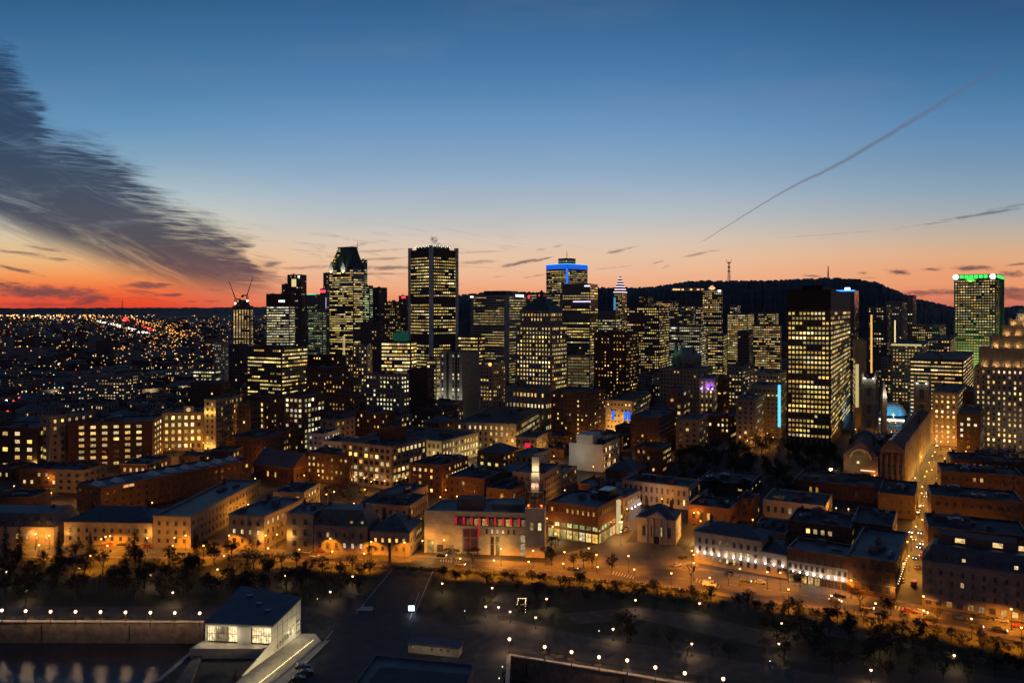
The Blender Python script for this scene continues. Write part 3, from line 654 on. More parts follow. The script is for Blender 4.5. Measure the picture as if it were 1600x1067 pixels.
r_, L, R_, h = bldg('dark block with a glowing red roof sign beside the tallest black tower', 623, 634, 641, 462, 540, D=1200, a=30, wall='dark_concrete', yvis=525, bay=3, fh=3.8, p=.15, pal='office', gain=.4, cat='office block', ind=40)
glow_box(r_, 'sign', 'red', 3, -L * .1, L * .45, -R_ / 2 - .3, -R_ / 2, h - 4, h - 1)
# --- left group
r_, L, R_, h = bldg('round-crowned apartment tower with bright vertical window columns under two cranes', 363, 391, 396, 478, 560, D=1300, a=8, wall='grey_stone', units=2, yvis=540, bay=4.2, fh=3.3, ww=.5, wh=.62, p=.93, pal='warm', gain=.85, land='the tower under the two cranes', cat='apartment tower', wtop=6)
b = MB(); b.cyl(0, 0, L * .38, L * .3, h - .5, h + 6, 14); b.cyl(0, 0, L * .25, L * .12, h + 6, h + 10, 14); b.build('round_crown', ['dark_concrete'], r_)
r_, L, R_, h = bldg('office tower with a dark top, small white sign and brightly striped lower floors', 416, 452, 461, 459, 560, D=1150, a=14, wall='concrete', yvis=537, bay=2.6, fh=3.7, ww=.9, wh=.4, p=.9, pal='white', gain=.8, wtop=18, cat='office tower', land='the bright striped office tower')
glow_box(r_, 'sign', 'white', 3, L * .05, L * .3, -R_ / 2 - .4, -R_ / 2, h - 12, h - 9.4)
b = MB(); b.box(-L / 2 - .1, L / 2 + .1, -R_ / 2 - .1, R_ / 2 + .1, h - 17, h - .2, 0); b.build('dark_crown', ['dark_brick'], r_)
r_, L, R_, h = bldg('dark residential tower with one large square lit window near its top', 449, 470, 479, 429, 560, D=1250, a=15, wall='dark_concrete', yvis=540, bay=3.4, fh=3.4, ww=.4, wh=.45, p=.10, pal='home', gain=.8, cat='apartment tower', land='the dark tower with one square lit window')
glow_box(r_, 'square_window', 'yellow', .8, -L * .18, L * .16, -R_ / 2 - .3, -R_ / 2 + .1, h - 19, h - 7); glow_box(r_, 'logo_sign', 'white', 2.5, L * .28, L * .42, -R_ / 2 - .3, -R_ / 2, h - 5, h - 2)
b = MB(); b.tube((-L * .45, 0, h + 2), (-L * .1, 0, h + 2), .3); b.tube((-L * .3, 0, h - 1), (-L * .3, 0, h + 3.5), .3); b.build('roof_crane', ['black_metal'], r_)
bldg('shorter dark shoulder block left of the tower with the square lit window', 440, 447, 452, 444, 560, D=1260, a=15, wall='dark_concrete', yvis=500, bay=3.4, fh=3.4, ww=.4, p=.12, pal='home', gain=.7, cat='apartment tower', ind=50)
r_, L, R_, h = bldg('low-lit glass tower with a green light line on top', 479, 500, 512, 460, 560, D=1350, a=30, wall='curtain_glass', yvis=485, bay=3, fh=3.7, p=.25, pal='green', gain=.4, cat='office tower', ind=50)
glow_box(r_, 'light_strip', 'teal', 1.2, -L * .45, L * .2, -R_ / 2 - .3, -R_ / 2, h - .6, h + 1)
bldg('softly lit pale office slab between the striped tower and the truncated-roof tower', 481, 504, 510, 482, 560, D=1150, a=18, wall='concrete', yvis=548, bay=2.6, fh=3.6, ww=.7, wh=.5, p=.82, pal='green', gain=.28, cat='office tower')
r_, L, R_, h = bldg('thin tower with a red sign on top and a violet light strip down its edge', 500, 510, 515, 451, 560, D=1250, a=25, wall='concrete', yvis=545, bay=3.3, fh=3.6, p=.15, pal='office', gain=.4, cat='office tower', ind=50)
glow_box(r_, 'sign', 'red', 4, -L * .5, L * .35, -R_ / 2 - .4, -R_ / 2, h - 6, h - 2.5); glow_box(r_, 'light_strip', 'violet', .8, L * .38, L * .5, -R_ / 2 - .3, -R_ / 2, 10, h - 14)
# --- centre
root, L, R_, h = bldg('cross-shaped tower with its top edge and centre glowing blue', 853.5, 886, 918, 412, 540, D=1500, a=45, wall='steel', units=0, yvis=447, bay=3.2, fh=3.9, ww=.6, wh=.5, p=.8, pal='office', gain=.6, wtop=12, land='the blue-lit tower', cat='skyscraper', name='skyscraper')
l, r = L / 2, R_ / 2
glow_box(root, 'blue_light_band', 'blue', .75, -l - .3, l + .3, -r - .3, r + .3, h - 9.5, h - 1.0); glow_box(root, 'blue_light_strip', 'blue', 1.3, l - 2.2, l + .8, -r - .8, -r + 2.2, 70, h - 9)
glow_box(root, 'white_light_line', 'cyan', 1.6, -l - .4, l + .4, -r - .4, r + .4, h - .8, h + .2)
b = MB(); b.box(-l * .42, l * .42, -r * .42, r * .42, h, h + 12); b.build('penthouse', ['bronze_metal'], root)
for i in range(6):
    for s, (o_, d_, nn_, ro, wd_) in faces_of(L * .42, R_ * .42).items():
        if s != 'left': w = ob('window', WIN['pane'], root, (o_[0] + d_[0] * wd_ * (i + .5) / 6 + nn_[0] * .1, o_[1] + d_[1] * wd_ * (i + .5) / 6 + nn_[1] * .1, h + 6), ro); w.scale = (2.4, 1, 2.2); w.color = (*wcol('warm', .5), 1)
antenna(root, 0, 0, h + 12, h + 27, .6, 2)
r_, L, R_, h = bldg('dark office tower with a curved white light line around its middle', 878, 922, 934, 443, 560, D=1150, a=20, wall='curtain_glass', yvis=520, bay=3, fh=3.9, ww=.85, wh=.4, p=.6, pal='office', gain=.8, run=.85, cat='office tower', bands=((95, 104), (118, 126)), wtop=4, land='the tower with the curved light line')
glow_box(r_, 'light_strip', 'violet', 2.2, -L * .1, L * .52, -R_ / 2 - .6, -R_ / 2, 121, 122.6); glow_box(r_, 'light_strip', 'white', 1.4, L * .3, L * .5, -R_ / 2 - .5, -R_ / 2, h - 4.5, h - 2.6)
r_, L, R_, h = bldg('wide pale slab office building with fine glowing window rows and blue-white corner signs', 735, 793, 824, 461, 580, D=1050, a=28, wall='pale_stone', yvis=570, bay=2.4, fh=3.5, ww=.86, wh=.38, p=.8, pal='office', gain=.45, run=.9, cat='office slab', land='the wide pale slab', edge=5)
glow_box(r_, 'sign', 'white', 2.2, -L / 2, -L * .42, -R_ / 2 - .5, -R_ / 2, h - 3, h - 1); glow_box(r_, 'sign', 'white', 2.2, L / 2 - .1, L / 2 + .4, -R_ * .1, R_ * .3, h - 2, h + 1)
b = MB(); b.box(-L * .25, L * .35, -R_ * .3, R_ * .3, h - .8, h + 6); b.build('penthouse', ['dark_concrete'], r_)
r_, L, R_, h = bldg('dim concrete slab tower with a red round sign behind the pyramid-roofed tower', 825, 878, 889, 458, 580, D=1200, a=20, wall='grey_stone', yvis=560, bay=2.6, fh=3.6, ww=.8, wh=.4, p=.8, pal='office', gain=.65, cat='office slab', edge=3)
b = MB(); b.cyl(0, 0, 2.6, 2.6, 0, .6, 12); m_ = b.build('sign', [emis('glow_red_4', (1, .03, .06), 4)], r_, loc=(-L * .12, -R_ / 2 - .1, h - 3.5)); m_.rotation_euler = (pi / 2, 0, 0); glow_box(r_, 'sign', 'red', 3, -L / 2, -L * .46, -R_ / 2 - .5, -R_ / 2, h - 8, h - 3)
# pyramid-roofed early skyscraper
root, L, R_, h = bldg('limestone tower with a dark pyramid roof and square lit windows', 806, 862, 886, 508, 640, D=760, a=30, wall='grey_stone', units=0, roof='none', yvis=606, bay=3.3, fh=3.9, ww=.42, wh=.5, p=.86, pal='office', gain=1.2, run=.3, land='the pyramid-roofed tower', cat='skyscraper', name='skyscraper', ribs=6.6)
l, r = L / 2, R_ / 2; b = MB(); b.box(-l, l, -r, r, h - .01, h + .6); b.box(-l * .82, l * .82, -r * .82, r * .82, h + .6, h + 13, 0); b.box(-l * .86, l * .86, -r * .86, r * .86, h + 13, h + 14, 1); b.build('upper_storeys', ['grey_stone', 'kerb_stone'], root)
b = MB(); b.loft([(-l * .86, -r * .86), (l * .86, -r * .86), (l * .86, r * .86), (-l * .86, r * .86)], h + 14, [(-2.2, -2.2), (2.2, -2.2), (2.2, 2.2), (-2.2, 2.2)], h + 28, 0, top=True); rf = b.build('roof', ['copper_roof'], root)
b = MB(); b.cyl(0, 0, 2, 1.9, h + 28, h + 31.5, 8); b.cyl(0, 0, 2.2, 0, h + 31.5, h + 34.5, 8); b.build('cupola', ['copper_roof'], rf)
add_windows(root, L * .82, R_ * .82, h + 3, h + 12, bay=3.3, fh=4.2, ww=.4, wh=.55, p=.7, pal='office', gain=1.1, ind=60)
r_, L, R_, h = bldg('pale columned stone base hall under the pyramid-roofed tower', 789, 852, 868, 607, 650, D=700, a=30, wall='limestone', yvis=640, bay=3.4, fh=8, ww=.5, wh=.35, p=.85, pal='warm', gain=1.1, cat='bank hall', ribs=3.4, cornice=.6, units=3)
bldg('warm ribbon-windowed office block right of the tallest black tower', 715, 748, 758, 524, 600, D=850, a=24, wall='dark_concrete', yvis=575, bay=2.7, fh=3.7, ww=.85, wh=.42, p=.75, pal='office', gain=.9, cat='office block', cornice=0)
r_, L, R_, h = bldg('small stone block with an orange lit ball on its corner', 749, 770, 790, 571, 640, D=760, a=30, wall='limestone', yvis=625, bay=3, fh=3.6, ww=.5, wh=.5, p=.4, pal='office', gain=.7, cat='office block'); b = MB(); b.ball((0, 0, 0), 1.7); b.build('lit_ball', [emis('ball', (1, .3, .08), 3)], r_, loc=(L * .3, -R_ / 2, h + 1))
bldg('pale low hall with a soft glowing glazed front right of the pyramid-roofed tower', 886, 922, 930, 556, 640, D=900, a=18, wall='pale_stone', yvis=582, bay=3, fh=3.4, ww=.9, wh=.6, p=.95, pal='office', gain=.2, cat='hall', units=1)
bldg('dark brick hotel tower with scattered small orange windows', 928, 978, 998, 520, 640, D=800, a=28, wall='dark_brick', yvis=600, bay=3.2, fh=3.3, ww=.34, wh=.42, p=.42, pal='amber', gain=1.1, run=.1, cat='hotel', land='the dark brick hotel', units=4)
bldg('boxy tower with cool greenish-white window rows', 934, 962, 970, 486, 560, D=1150, a=22, wall='curtain_glass', yvis=515, bay=2.8, fh=3.8, ww=.8, wh=.45, p=.7, pal='white', gain=.6, cat='office tower', wtop=12, ind=80)
# striped pyramid-topped tower
root, L, R_, h = bldg('slim tower crowned by a pyramid of white light bars', 959, 972, 981, 458, 560, D=1500, a=28, wall='curtain_glass', units=0, roof='none', yvis=490, bay=3, fh=3.8, ww=.8, wh=.5, p=.55, pal='office', gain=.6, land='the pyramid of light bars', cat='skyscraper', name='skyscraper', R=26)
l, r = L / 2, R_ / 2
for i in range(6):
    k = 1 - i * .16; b = MB(); b.box(-l * k, l * k, -r * k, r * k, h + i * 5.2, h + i * 5.2 + 5.2, 0, bottom=False); t_ = b.build('crown_tier', ['black_metal'], root)
    b = MB(); b.box(-l * k - .4, l * k + .4, -r * k - .4, r * k + .4, h + i * 5.2 + 1.2, h + i * 5.2 + 2.7); b.build('light_bar', [emis('glow_pink_2', (1, .75, .9), 1.6)], t_)
glow_box(root, 'light_strip', 'cyan', .5, -l - .2, -l + 4, -r - .4, -r, h - 42, h - 8)
bldg('broad amber-windowed office tower right of the pyramid of light bars', 979, 1030, 1046, 479, 580, D=1150, a=24, wall='dark_concrete', yvis=556, bay=2.9, fh=3.8, ww=.62, wh=.45, p=.66, pal='office', gain=.85, cat='office tower', units=4, land='the broad amber office tower')
bldg('small lit office slab behind the striped-pyramid tower', 998, 1012, 1020, 462, 560, D=1600, a=28, wall='dark_concrete', yvis=475, bay=3, fh=3.8, ww=.6, wh=.45, p=.3, pal='office', gain=.4, cat='office tower', ind=40)
# tower with lit triangular gable
root, L, R_, h = bldg('stepped glass tower with a lit triangular gable facing the harbour', 1097, 1128, 1136, 452, 560, D=1350, a=16, wall='curtain_glass', yvis=522, bay=2.8, fh=3.8, ww=.7, wh=.48, p=.8, pal='warm', gain=.65, land='the gabled glass tower', cat='skyscraper', name='skyscraper', units=1)
b = MB(); P = [(-L * .25, -R_ / 2, h), (L * .25, -R_ / 2, h), (0, -R_ / 2, h + 8)]; Q = [(p[0], R_ / 2, p[2]) for p in P]; b.q(P); b.q(Q[::-1]); b.q([P[0], P[2], Q[2], Q[0]]); b.q([P[1], Q[1], Q[2], P[2]]); b.build('gable', ['pale_stone'], root)
spot_light(root, (0, -R_ / 2 - 9, h - 5), (radians(140), 0, 0), (1, .6, .3), 24000, 70); glow_box(root, 'sign', 'white', 4, L * .3, L * .45, -R_ / 2 - .4, -R_ / 2, h - 4, h - 1.5)
for args in (('mid-rise block attached to the left foot of the gabled glass tower', 1086, 1096, 1099, 478, 560, 1300, .6, 'warm', 525), ('pale office block between the amber tower and the gabled tower', 1045, 1082, 1092, 486, 560, 1400, .5, 'office', 510),
             ('very bright ribbon-windowed block right of the gabled glass tower', 1136, 1168, 1178, 490, 560, 1350, .92, 'office', 520), ('long low office building with cool white window bands', 1045, 1094, 1103, 509, 600, 1150, .7, 'white', 558),
             ('compact office block with white and yellow ribbon windows', 1105, 1130, 1136, 523, 600, 1100, .75, 'office', 558), ('unlit dark slab in front of the bright ribbon block', 1152, 1170, 1177, 518, 600, 1050, .06, 'office', 560),
             ('slim office block with warm bands in front of the dark hillside', 1184, 1212, 1218, 489, 600, 1500, .6, 'office', 508), ('low pale office row at the foot of the dark hill', 1000, 1050, 1060, 470, 600, 1700, .5, 'warm', 482), ('amber lit apartment block on the hill foot beside the gabled tower', 1062, 1084, 1090, 478, 600, 1650, .5, 'warm', 488), ('narrow dark tower with cool windows below the broadcasting mast', 1140, 1152, 1157, 476, 600, 1600, .35, 'white', 490),
             ('wide low block with many amber window bands left of the great dark grid tower', 1176, 1220, 1232, 508, 600, 1300, .85, 'warm', 545), ('small pale block with cool windows at the foot of the hill', 1240, 1275, 1285, 492, 600, 1500, .5, 'white', 505)):
    lb, xl, xc, xr, yt, yb, D_, p_, pal_, yv = args
    bldg(lb, xl, xc, xr, yt, yb, D=D_, a=20, wall='concrete' if p_ > .3 else 'dark_concrete', yvis=yv, bay=2.8, fh=3.8, ww=.8, wh=.42, p=p_, pal=pal_, gain=.75, cat='office block', ind=70, units=2)
# church with lit green spire
root, L, R_, h = bldg('old stone church with a steep dark roof and lit green steeple', 1050, 1078, 1096, 562, 640, D=850, a=30, wall='grey_stone', roofm='slate_roof', roof='gable', rh=12, win=True, p=.1, bay=5, fh=10, ww=.3, wh=.6, yvis=585, cat='church', name='church', land='the green-spired church', units=0)
b = MB(); x = -L * .3; b.box(x - 3.5, x + 3.5, -R_ / 2 - 1, -R_ / 2 + 6, 0, h + 6); b.build('tower', ['grey_stone'], root)
b = MB(); b.cyl(x, -R_ / 2 + 2.5, 3.4, 0, h + 6, h + 24, 8); b.build('spire', ['copper_roof'], root); lamp_light(root, (x, -R_ / 2 - 4, h + 9), (.3, 1, .6), 500, .5)
for args in (('grey modern office block with one row of warm windows behind the purple-lit facade', 1030, 1095, 1113, 577, 650, 800, .10, 'concrete', 'warm'), ('tall brown block right of the purple-lit facade', 1118, 1130, 1140, 590, 650, 760, .12, 'brick', 'home'),
             ('lit stone block with rows of small yellow windows above the square', 1137, 1160, 1172, 572, 640, 900, .5, 'limestone', 'warm'), ('pale stone office with an attic of bright windows left of the great dark grid tower', 1171, 1216, 1230, 584, 665, 760, .35, 'pale_stone', 'warm')):
    lb, xl, xc, xr, yt, yb, D_, p_, wl, pal_ = args
    bldg(lb, xl, xc, xr, yt, yb, D=D_, a=28, wall=wl, yvis=640, bay=3.2, fh=3.8, ww=.5, wh=.45, p=p_, pal=pal_, gain=.9, cat='office block', units=4, cornice=.3)
root, L, R_, h = bldg('ornate narrow facade uplit in purple with a rounded parapet', 1092, 1116, 1122, 592, 650, D=720, a=18, wall='pale_stone', yvis=632, bay=3, fh=4, ww=.4, wh=.55, p=.5, pal='office', gain=.9, cat='theatre', land='the purple-lit facade')
for x in (-.32, .1, .38): lamp_light(root, (x * L, -R_ / 2 - 1.2, h - 9 + 3 * (x > 0)), (.35, .1, 1), 900, .3); b = MB(); b.ball((x * L, -R_ / 2 - 1.0, h - 9), .8, 6, 4); b.build('wall_lamp', [emis('purple_lamp', (.5, .25, 1), 5)], root)
b = MB(); b.cyl(0, 0, 3.2, 3.2, 0, .8, 14); o_ = b.build('round_window', ['kerb_stone'], root, loc=(L * .15, -R_ / 2, 8)); o_.rotation_euler = (pi / 2, 0, 0)
root, L, R_, h = bldg('pale block with a tall vertical blue neon strip on its side', 1170, 1219, 1228, 605, 690, D=680, a=24, wall='limestone', yvis=662, bay=3.2, fh=3.7, ww=.5, wh=.4, p=.18, pal='warm', gain=.8, cat='office block', units=3, land='the blue neon strip')
glow_box(root, 'neon_strip', 'cyan', 1.6, L / 2 - 1.8, L / 2 + .4, -R_ / 2 - .6, -R_ / 2 + .3, 10, h + 2)
# great dark grid tower
root, L, R_, h = bldg('massive black grid-windowed tower with a blank dark crown', 1229, 1298, 1334, 452, 700, D=620, a=27, wall='bronze_metal', yvis=692, bay=2.75, fh=3.75, ww=.62, wh=.52, p=.85, pal='office', gain=1.0, run=.75, pfaces={'right': .9}, wtop=17, wz0=9, cat='skyscraper', name='skyscraper', land='the black grid tower', units=2, colp=[1, 1, 1, 1, .8, 1, 1])
b = MB(); b.box(-L * .3, L * .2, -R_ * .3, R_ * .3, h - .8, h + 4); b.build('penthouse', ['black_metal'], root)
b = MB(); b.prism([(-L / 2 - .12, -R_ / 2 - .12), (L / 2 + .12, -R_ / 2 - .12), (L / 2 + .12, R_ / 2 + .12), (-L / 2 - .12, R_ / 2 + .12)], h - 16, h + .02, 0, top=False); b.build('blank_crown', ['black_metal'], root)
b = MB()
for i in range(8): x = -L / 2 + (i + .5) * L / 8; b.box(x - .5, x + .5, -R_ / 2 - .35, -R_ / 2, 0, 9)
b.build('ground_columns', ['concrete'], root)
root, L, R_, h = bldg('glass tower with a blue light line and white sign behind the black grid tower', 1300, 1335, 1342, 453, 600, D=1100, a=27, wall='curtain_glass', yvis=500, bay=3, fh=3.8, p=.1, pal='warm', gain=.5, cat='office tower', ind=50); glow_box(root, 'light_strip', 'blue', 4, -L / 2, L / 2, -R_ / 2 - .4, -R_ / 2, h - 2, h); glow_box(root, 'sign', 'white', 3, -L * .05, L * .2, -1, 0, h, h + 4.5)
root, L, R_, h = bldg('tall blank pale slab right of the black grid tower with one column of lit windows', 1336, 1354, 1361, 531, 720, D=700, a=20, wall='limestone', win=False, yvis=690, cat='office slab', units=1, land='the blank pale slab')
add_windows(root, L, R_, 25, 66, bay=3, fh=4.4, ww=.7, wh=.7, p=.98, pal='warm', gain=.8, sides=('left',), kind='pane', ind=20); glow_box(root, 'lit_stairwell', 'yellow', .55, -L / 2 + .3, -L / 2 + 3, -R_ / 2 - .25, -R_ / 2, 24, 62)
for args in (('residential tower with a lit vertical column of windows', 1356, 1386, 1393, 479, 600, 1150, .2, 535, 'home'), ('dark tower with a thin glowing central line', 1392, 1410, 1418, 487, 600, 1100, .08, 535, 'home'), ('office tower with broken white bands right of the hill', 1384, 1410, 1417, 471, 600, 1300, .4, 490, 'white'),
             ('dark tower topped by a small red beacon', 1417, 1427, 1432, 461, 600, 1350, .1, 520, 'home'), ('low lit commercial block left of the green-lit tower', 1424, 1468, 1478, 509, 600, 1200, .55, 545, 'office'), ('wide low building with a warm glowing canopy', 1393, 1440, 1451, 538, 600, 900, .6, 565, 'warm'),
             ('pale low block with yellow ground windows behind the blue dome', 1376, 1408, 1420, 561, 640, 960, .3, 600, 'warm'), ('lit block beside the green-lit tower foot', 1452, 1485, 1494, 530, 600, 1000, .6, 565, 'office')):
    lb, xl, xc, xr, yt, yb, D_, p_, yv, pal_ = args
    root, L, R_, h = bldg(lb, xl, xc, xr, yt, yb, D=D_, a=31, wall='concrete', yvis=yv, bay=3, fh=3.6, ww=.5, wh=.45, p=p_, pal=pal_, gain=.7, cat='office block', ind=60, colp=([1.9, .6, .6, 1.5] if p_ < .25 else None))
    if 'beacon' in lb: glow_box(root, 'beacon', 'red', 5, -L * .1, L * .3, -1, 1, h, h + 3)
    if 'central' in lb: glow_box(root, 'light_strip', 'yellow', 1, -L * .2, -L * .08, -R_ / 2 - .3, -R_ / 2, 20, h - 12)
    if 'vertical column' in lb: glow_box(root, 'light_strip', 'amber', 1, -L * .36, -L * .26, -R_ / 2 - .3, -R_ / 2, 18, h - 12)
    if 'canopy' in lb: glow_box(root, 'lit_canopy', 'yellow', .6, -L / 2, L / 2, -R_ / 2 - 2, -R_ / 2, h - 2, h)
bldg('long dark office slab striped with bright amber ribbon windows', 1421, 1505, 1521, 562, 660, D=760, a=33, wall='bronze_metal', yvis=602, bay=2.8, fh=3.7, ww=.9, wh=.36, p=.93, pal='warm', gain=.95, cat='office slab', land='the amber ribbon slab', units=4)
# green-lit tower
root, L, R_, h = bldg('tall tower washed in green light with white hexagon emblems on its corners', 1491, 1556, 1569, 428, 600, D=1150, a=37, wall='concrete', yvis=560, bay=3.2, fh=3.9, ww=.6, wh=.38, p=.94, pal='warm', gain=1.15, cat='skyscraper', name='skyscraper', land='the green-lit tower', ribs=3.2, units=1, wtop=8)
for i in range(6): glow_box(root, 'green_light_panel', 'green', 1.6, -L * .36 + i * L * .115, -L * .36 + i * L * .115 + L * .09, -R_ / 2 - .9, -R_ / 2 - .5, h - 5.5, h - 1)
glow_box(root, 'green_light_panel', 'green', 1.6, L / 2 + .5, L / 2 + .9, -R_ * .4, R_ * .4, h - 5, h - 1)
for x in (-L * .46, L * .43):
    b = MB(); b.cyl(0, 0, 4.2, 4.2, 0, .6, 6); o_ = b.build('hexagon_emblem', [emis('emblem_white', (.85, 1, .8), 2.6)], root, loc=(x, -R_ / 2 - .9, h - 3.5)); o_.rotation_euler = (pi / 2, 0, 0)
for x in (-.4, -.13, .13, .4): spot_light(root, (x * L, -R_ / 2 - 12, 6), (radians(168), 0, 0), (.1, 1, .12), 60000, 60)
for y in (-.3, .3): spot_light(root, (L / 2 + 10, y * R_, 40), (radians(168), 0, radians(90)), (.08, 1, .1), 90000, 60)
spot_light(root, (-L * .1, -R_ / 2 - 6, h - 14), (radians(160), 0, 0), (.1, 1, .12), 24000, 100)
# ---------------------------------------------------------------- masts on the mountain, cranes
def mast(label, px, y0, y1, D, w, heads=0):
    root = thing('radio_mast', label, 'mast', at(px, D, top(y0, D) - 6)); z = top(y1, D) - top(y0, D) + 6; b = MB()
    for sx, sy in ((-1, -1), (1, -1), (1, 1), (-1, 1)): b.tube((sx * w, sy * w, 0), (sx * w * .35, sy * w * .35, z), .8, .5, 4)
    k = 0
    while k < z: t = 1 - .65 * k / z; b.tube((-w * t, -w * t, k), (w * t, -w * t, k + 6), .5, .5, 4); b.tube((w * t, -w * t, k), (-w * t, -w * t, k + 6), .5, .5, 4); k += 7
    b.build('lattice', ['black_metal'], root)
    if heads:
        for i in range(heads): h_ = MB(); zz = z * (.55 + .2 * i); h_.cyl(0, 0, w * 1.2, w * 1.2, zz, zz + 5, 8); h_.build('antenna_drum', ['black_metal'], root)
        h_ = MB(); h_.tube((-w * 1.5, 0, z - 2), (-w * 2.2, 0, z + 14), 1); h_.tube((w * 1.5, 0, z - 2), (w * 2.2, 0, z + 14), 1); h_.tube((-w * 1.6, 0, z - 2), (w * 1.6, 0, z - 2), 1); h_.build('antenna_fork', ['steel'], root)
mast('tall broadcasting mast with a forked head on the wooded hill', 1139, 441, 410, 3450, 5, 3); mast('thin radio mast on the highest point of the hill', 1294, 436, 416, 3500, 2.5); mast('short thin mast far off on the horizon above the expressway', 191, 484, 470, 6000, 4)
def crane(label, px, py0, tipx, tipy, D, mpx, mpy):
    base = at(px, D, top(py0, D)); root = thing('tower_crane', label, 'crane', base)
    zt = top(mpy, D) - base[2]; xt = (mpx - px) / F * D; b = MB(); w = 1.1
    for sx, sy in ((-1, -1), (1, -1), (1, 1), (-1, 1)): b.tube((sx * w, sy * w, -2), (xt + sx * w, sy * w, zt), .35, .35, 4)
    b.build('mast', ['black_metal'], root)
    x2 = (tipx - px) / F * D; z2 = top(tipy, D) - base[2]; j = MB()
    for o_ in (-1.2, 1.2): j.tube((xt, o_, zt), (x2, 0, z2), .5, .3, 4)
    n = 10
    for i in range(n):
        t = i / n; t2 = (i + .5) / n; j.tube((xt + (x2 - xt) * t, -1.2 * (1 - t), zt + (z2 - zt) * t), (xt + (x2 - xt) * t2, 1.2 * (1 - t2), zt + (z2 - zt) * t2 + 1.2), .22, .22, 3)
    j.build('jib', ['black_metal'], root)
    j = MB(); s = -1 if x2 > xt else 1; j.box(xt + s * 1, xt + s * 8, -1.5, 1.5, zt - 1.5, zt + .4); j.box(xt + s * 6, xt + s * 9, -1.5, 1.5, zt - 4, zt - 1); j.build('counterweight', ['black_metal'], root)
    j = MB(); j.ball((0, -1, 2), 1.5, 8, 5); j.build('floodlight', [emis('flood', (1, .8, .75), 8)], root)
crane('luffing tower crane with a left-leaning jib above the round-crowned tower', 368, 476, 358, 440, 1290, 368, 467); crane('luffing tower crane with a steep right-leaning jib above the round-crowned tower', 387, 472, 395, 433, 1285, 386, 461)
# ================================================================ middle distance: blocks between the old town and the towers
def B4(label, xl, xc, xr, yt, yb, wall='brick', p=.3, pal='home', **k):
    k.setdefault('bay', 3.3); k.setdefault('fh', 3.7); k.setdefault('ww', .42); k.setdefault('wh', .5); k.setdefault('gain', .9); k.setdefault('run', .2)
    return bldg(label, xl, xc, xr, yt, yb, wall=wall, p=p, pal=pal, **k)
B4('large rounded office block wrapped in greenish-yellow ribbon windows', 386, 440, 481, 543, 640, 'bronze_metal', .72, 'office', D=800, a=26, ww=.85, wh=.42, bay=2.7, yvis=612, land='the large ribbon-windowed office block', units=5, run=.6, gain=1.1, cat='office block')
for a in (('dark office slab behind the ribbon-windowed block', 480, 540, 552, 556, 650, 850, 'dark_brick', .18, 'warm', 600), ('brown block with scattered orange windows above the old town', 478, 520, 548, 575, 650, 760, 'dark_brick', .3, 'amber', 628),
          ('pale concrete grid block right of the brown blocks', 551, 574, 582, 539, 640, 860, 'limestone', .35, 'warm', 600), ('dark stepped tower block behind the lit office with a glowing glass penthouse', 563, 590, 601, 504, 600, 950, 'dark_concrete', .12, 'office', 575),
          ('dark slab block below the truncated-roof tower', 540, 562, 570, 548, 640, 900, 'dark_concrete', .2, 'home', 590), ('tan block with warm stacked windows beside the brown block', 508, 540, 552, 592, 660, 700, 'brick', .35, 'amber', 640)):
    lb, xl, xc, xr, yt, yb, D_, wl, p_, pal_, yv = a; B4(lb, xl, xc, xr, yt, yb, wl, p_, pal_, D=D_, yvis=yv, a=24, cat='office block', units=3)
r_, L, R_, h = B4('office block with bright wavy window rows and a glowing glass penthouse', 595, 642, 651, 533, 620, 'bronze_metal', .92, 'office', D=850, a=12, ww=.92, wh=.5, bay=2.8, yvis=580, gain=1.2, land='the glowing glass penthouse', cat='office block')
glow_box(r_, 'glass_penthouse', 'teal', .06, -L * .1, L * .32, -R_ * .4, 0, h - .8, h + 9)
r_, L, R_, h = B4('white concrete slab tower with dark vertical slots and floodlit base', 686, 722, 749, 551, 640, 'concrete', .6, 'white', D=800, a=20, bay=5, ww=.3, wh=.6, yvis=618, run=.8, gain=.9, sides=('front',), land='the white slotted tower', cat='office tower', units=3)
b = MB()
for x in (-.17, .2): b.box(L * x, L * x + 2.4, -R_ / 2 - .25, -R_ / 2 - .05, 4, h - 1)
b.build('dark_slot', ['black_metal'], r_)
for x in (-.4, -.1, .15, .42): lamp_light(r_, (L * x, -R_ / 2 - 3, 4), (1, .98, .8), 26000, .6)
B4('glazed office wing with bright yellow floors attached to the white slotted tower', 666, 682, 688, 561, 640, 'concrete', .85, 'office', D=790, a=20, ww=.9, wh=.5, bay=3, yvis=612, gain=1.1, cat='office block')
B4('windowless dark box in front of the white slotted tower', 636, 668, 679, 578, 650, 'dark_brick', .03, 'home', D=740, a=20, yvis=618, cat='warehouse', units=4)
r_, L, R_, h = B4('nine-storey block with a checker of white windows and a pale lit right flank', 571, 626, 640, 585, 652, 'grey_stone', .6, 'white', D=700, a=24, yvis=645, ww=.45, wh=.48, gain=1.1, land='the white-checker block', cat='office block', units=4)
B4('tall dark brick warehouse with a vertical line of bright windows', 861, 921, 946, 614, 690, 'dark_brick', .28, 'office', D=660, a=26, yvis=686, gain=1.2, bay=3.6, ww=.36, wh=.42, run=0, colp=[.4, .5, .3, .6, 1.6, .3, 2.6, .4], land='the tall brick warehouse', cat='warehouse', units=4)
r_, L, R_, h = B4('pale stone hotel facade with blue-lit doorways', 946, 988, 1015, 626, 690, 'pale_stone', .5, 'warm', D=720, a=20, yvis=662, bay=3, fh=4.4, ww=.4, wh=.35, gain=1.0, land='the blue-lit doorways', cat='hotel', cornice=.4)
for x in (-.25, .2, .34): glow_box(r_, 'blue_doorway', 'blue', 1.3, L * x, L * x + 2.2, -R_ / 2 - .3, -R_ / 2, 10, 18)
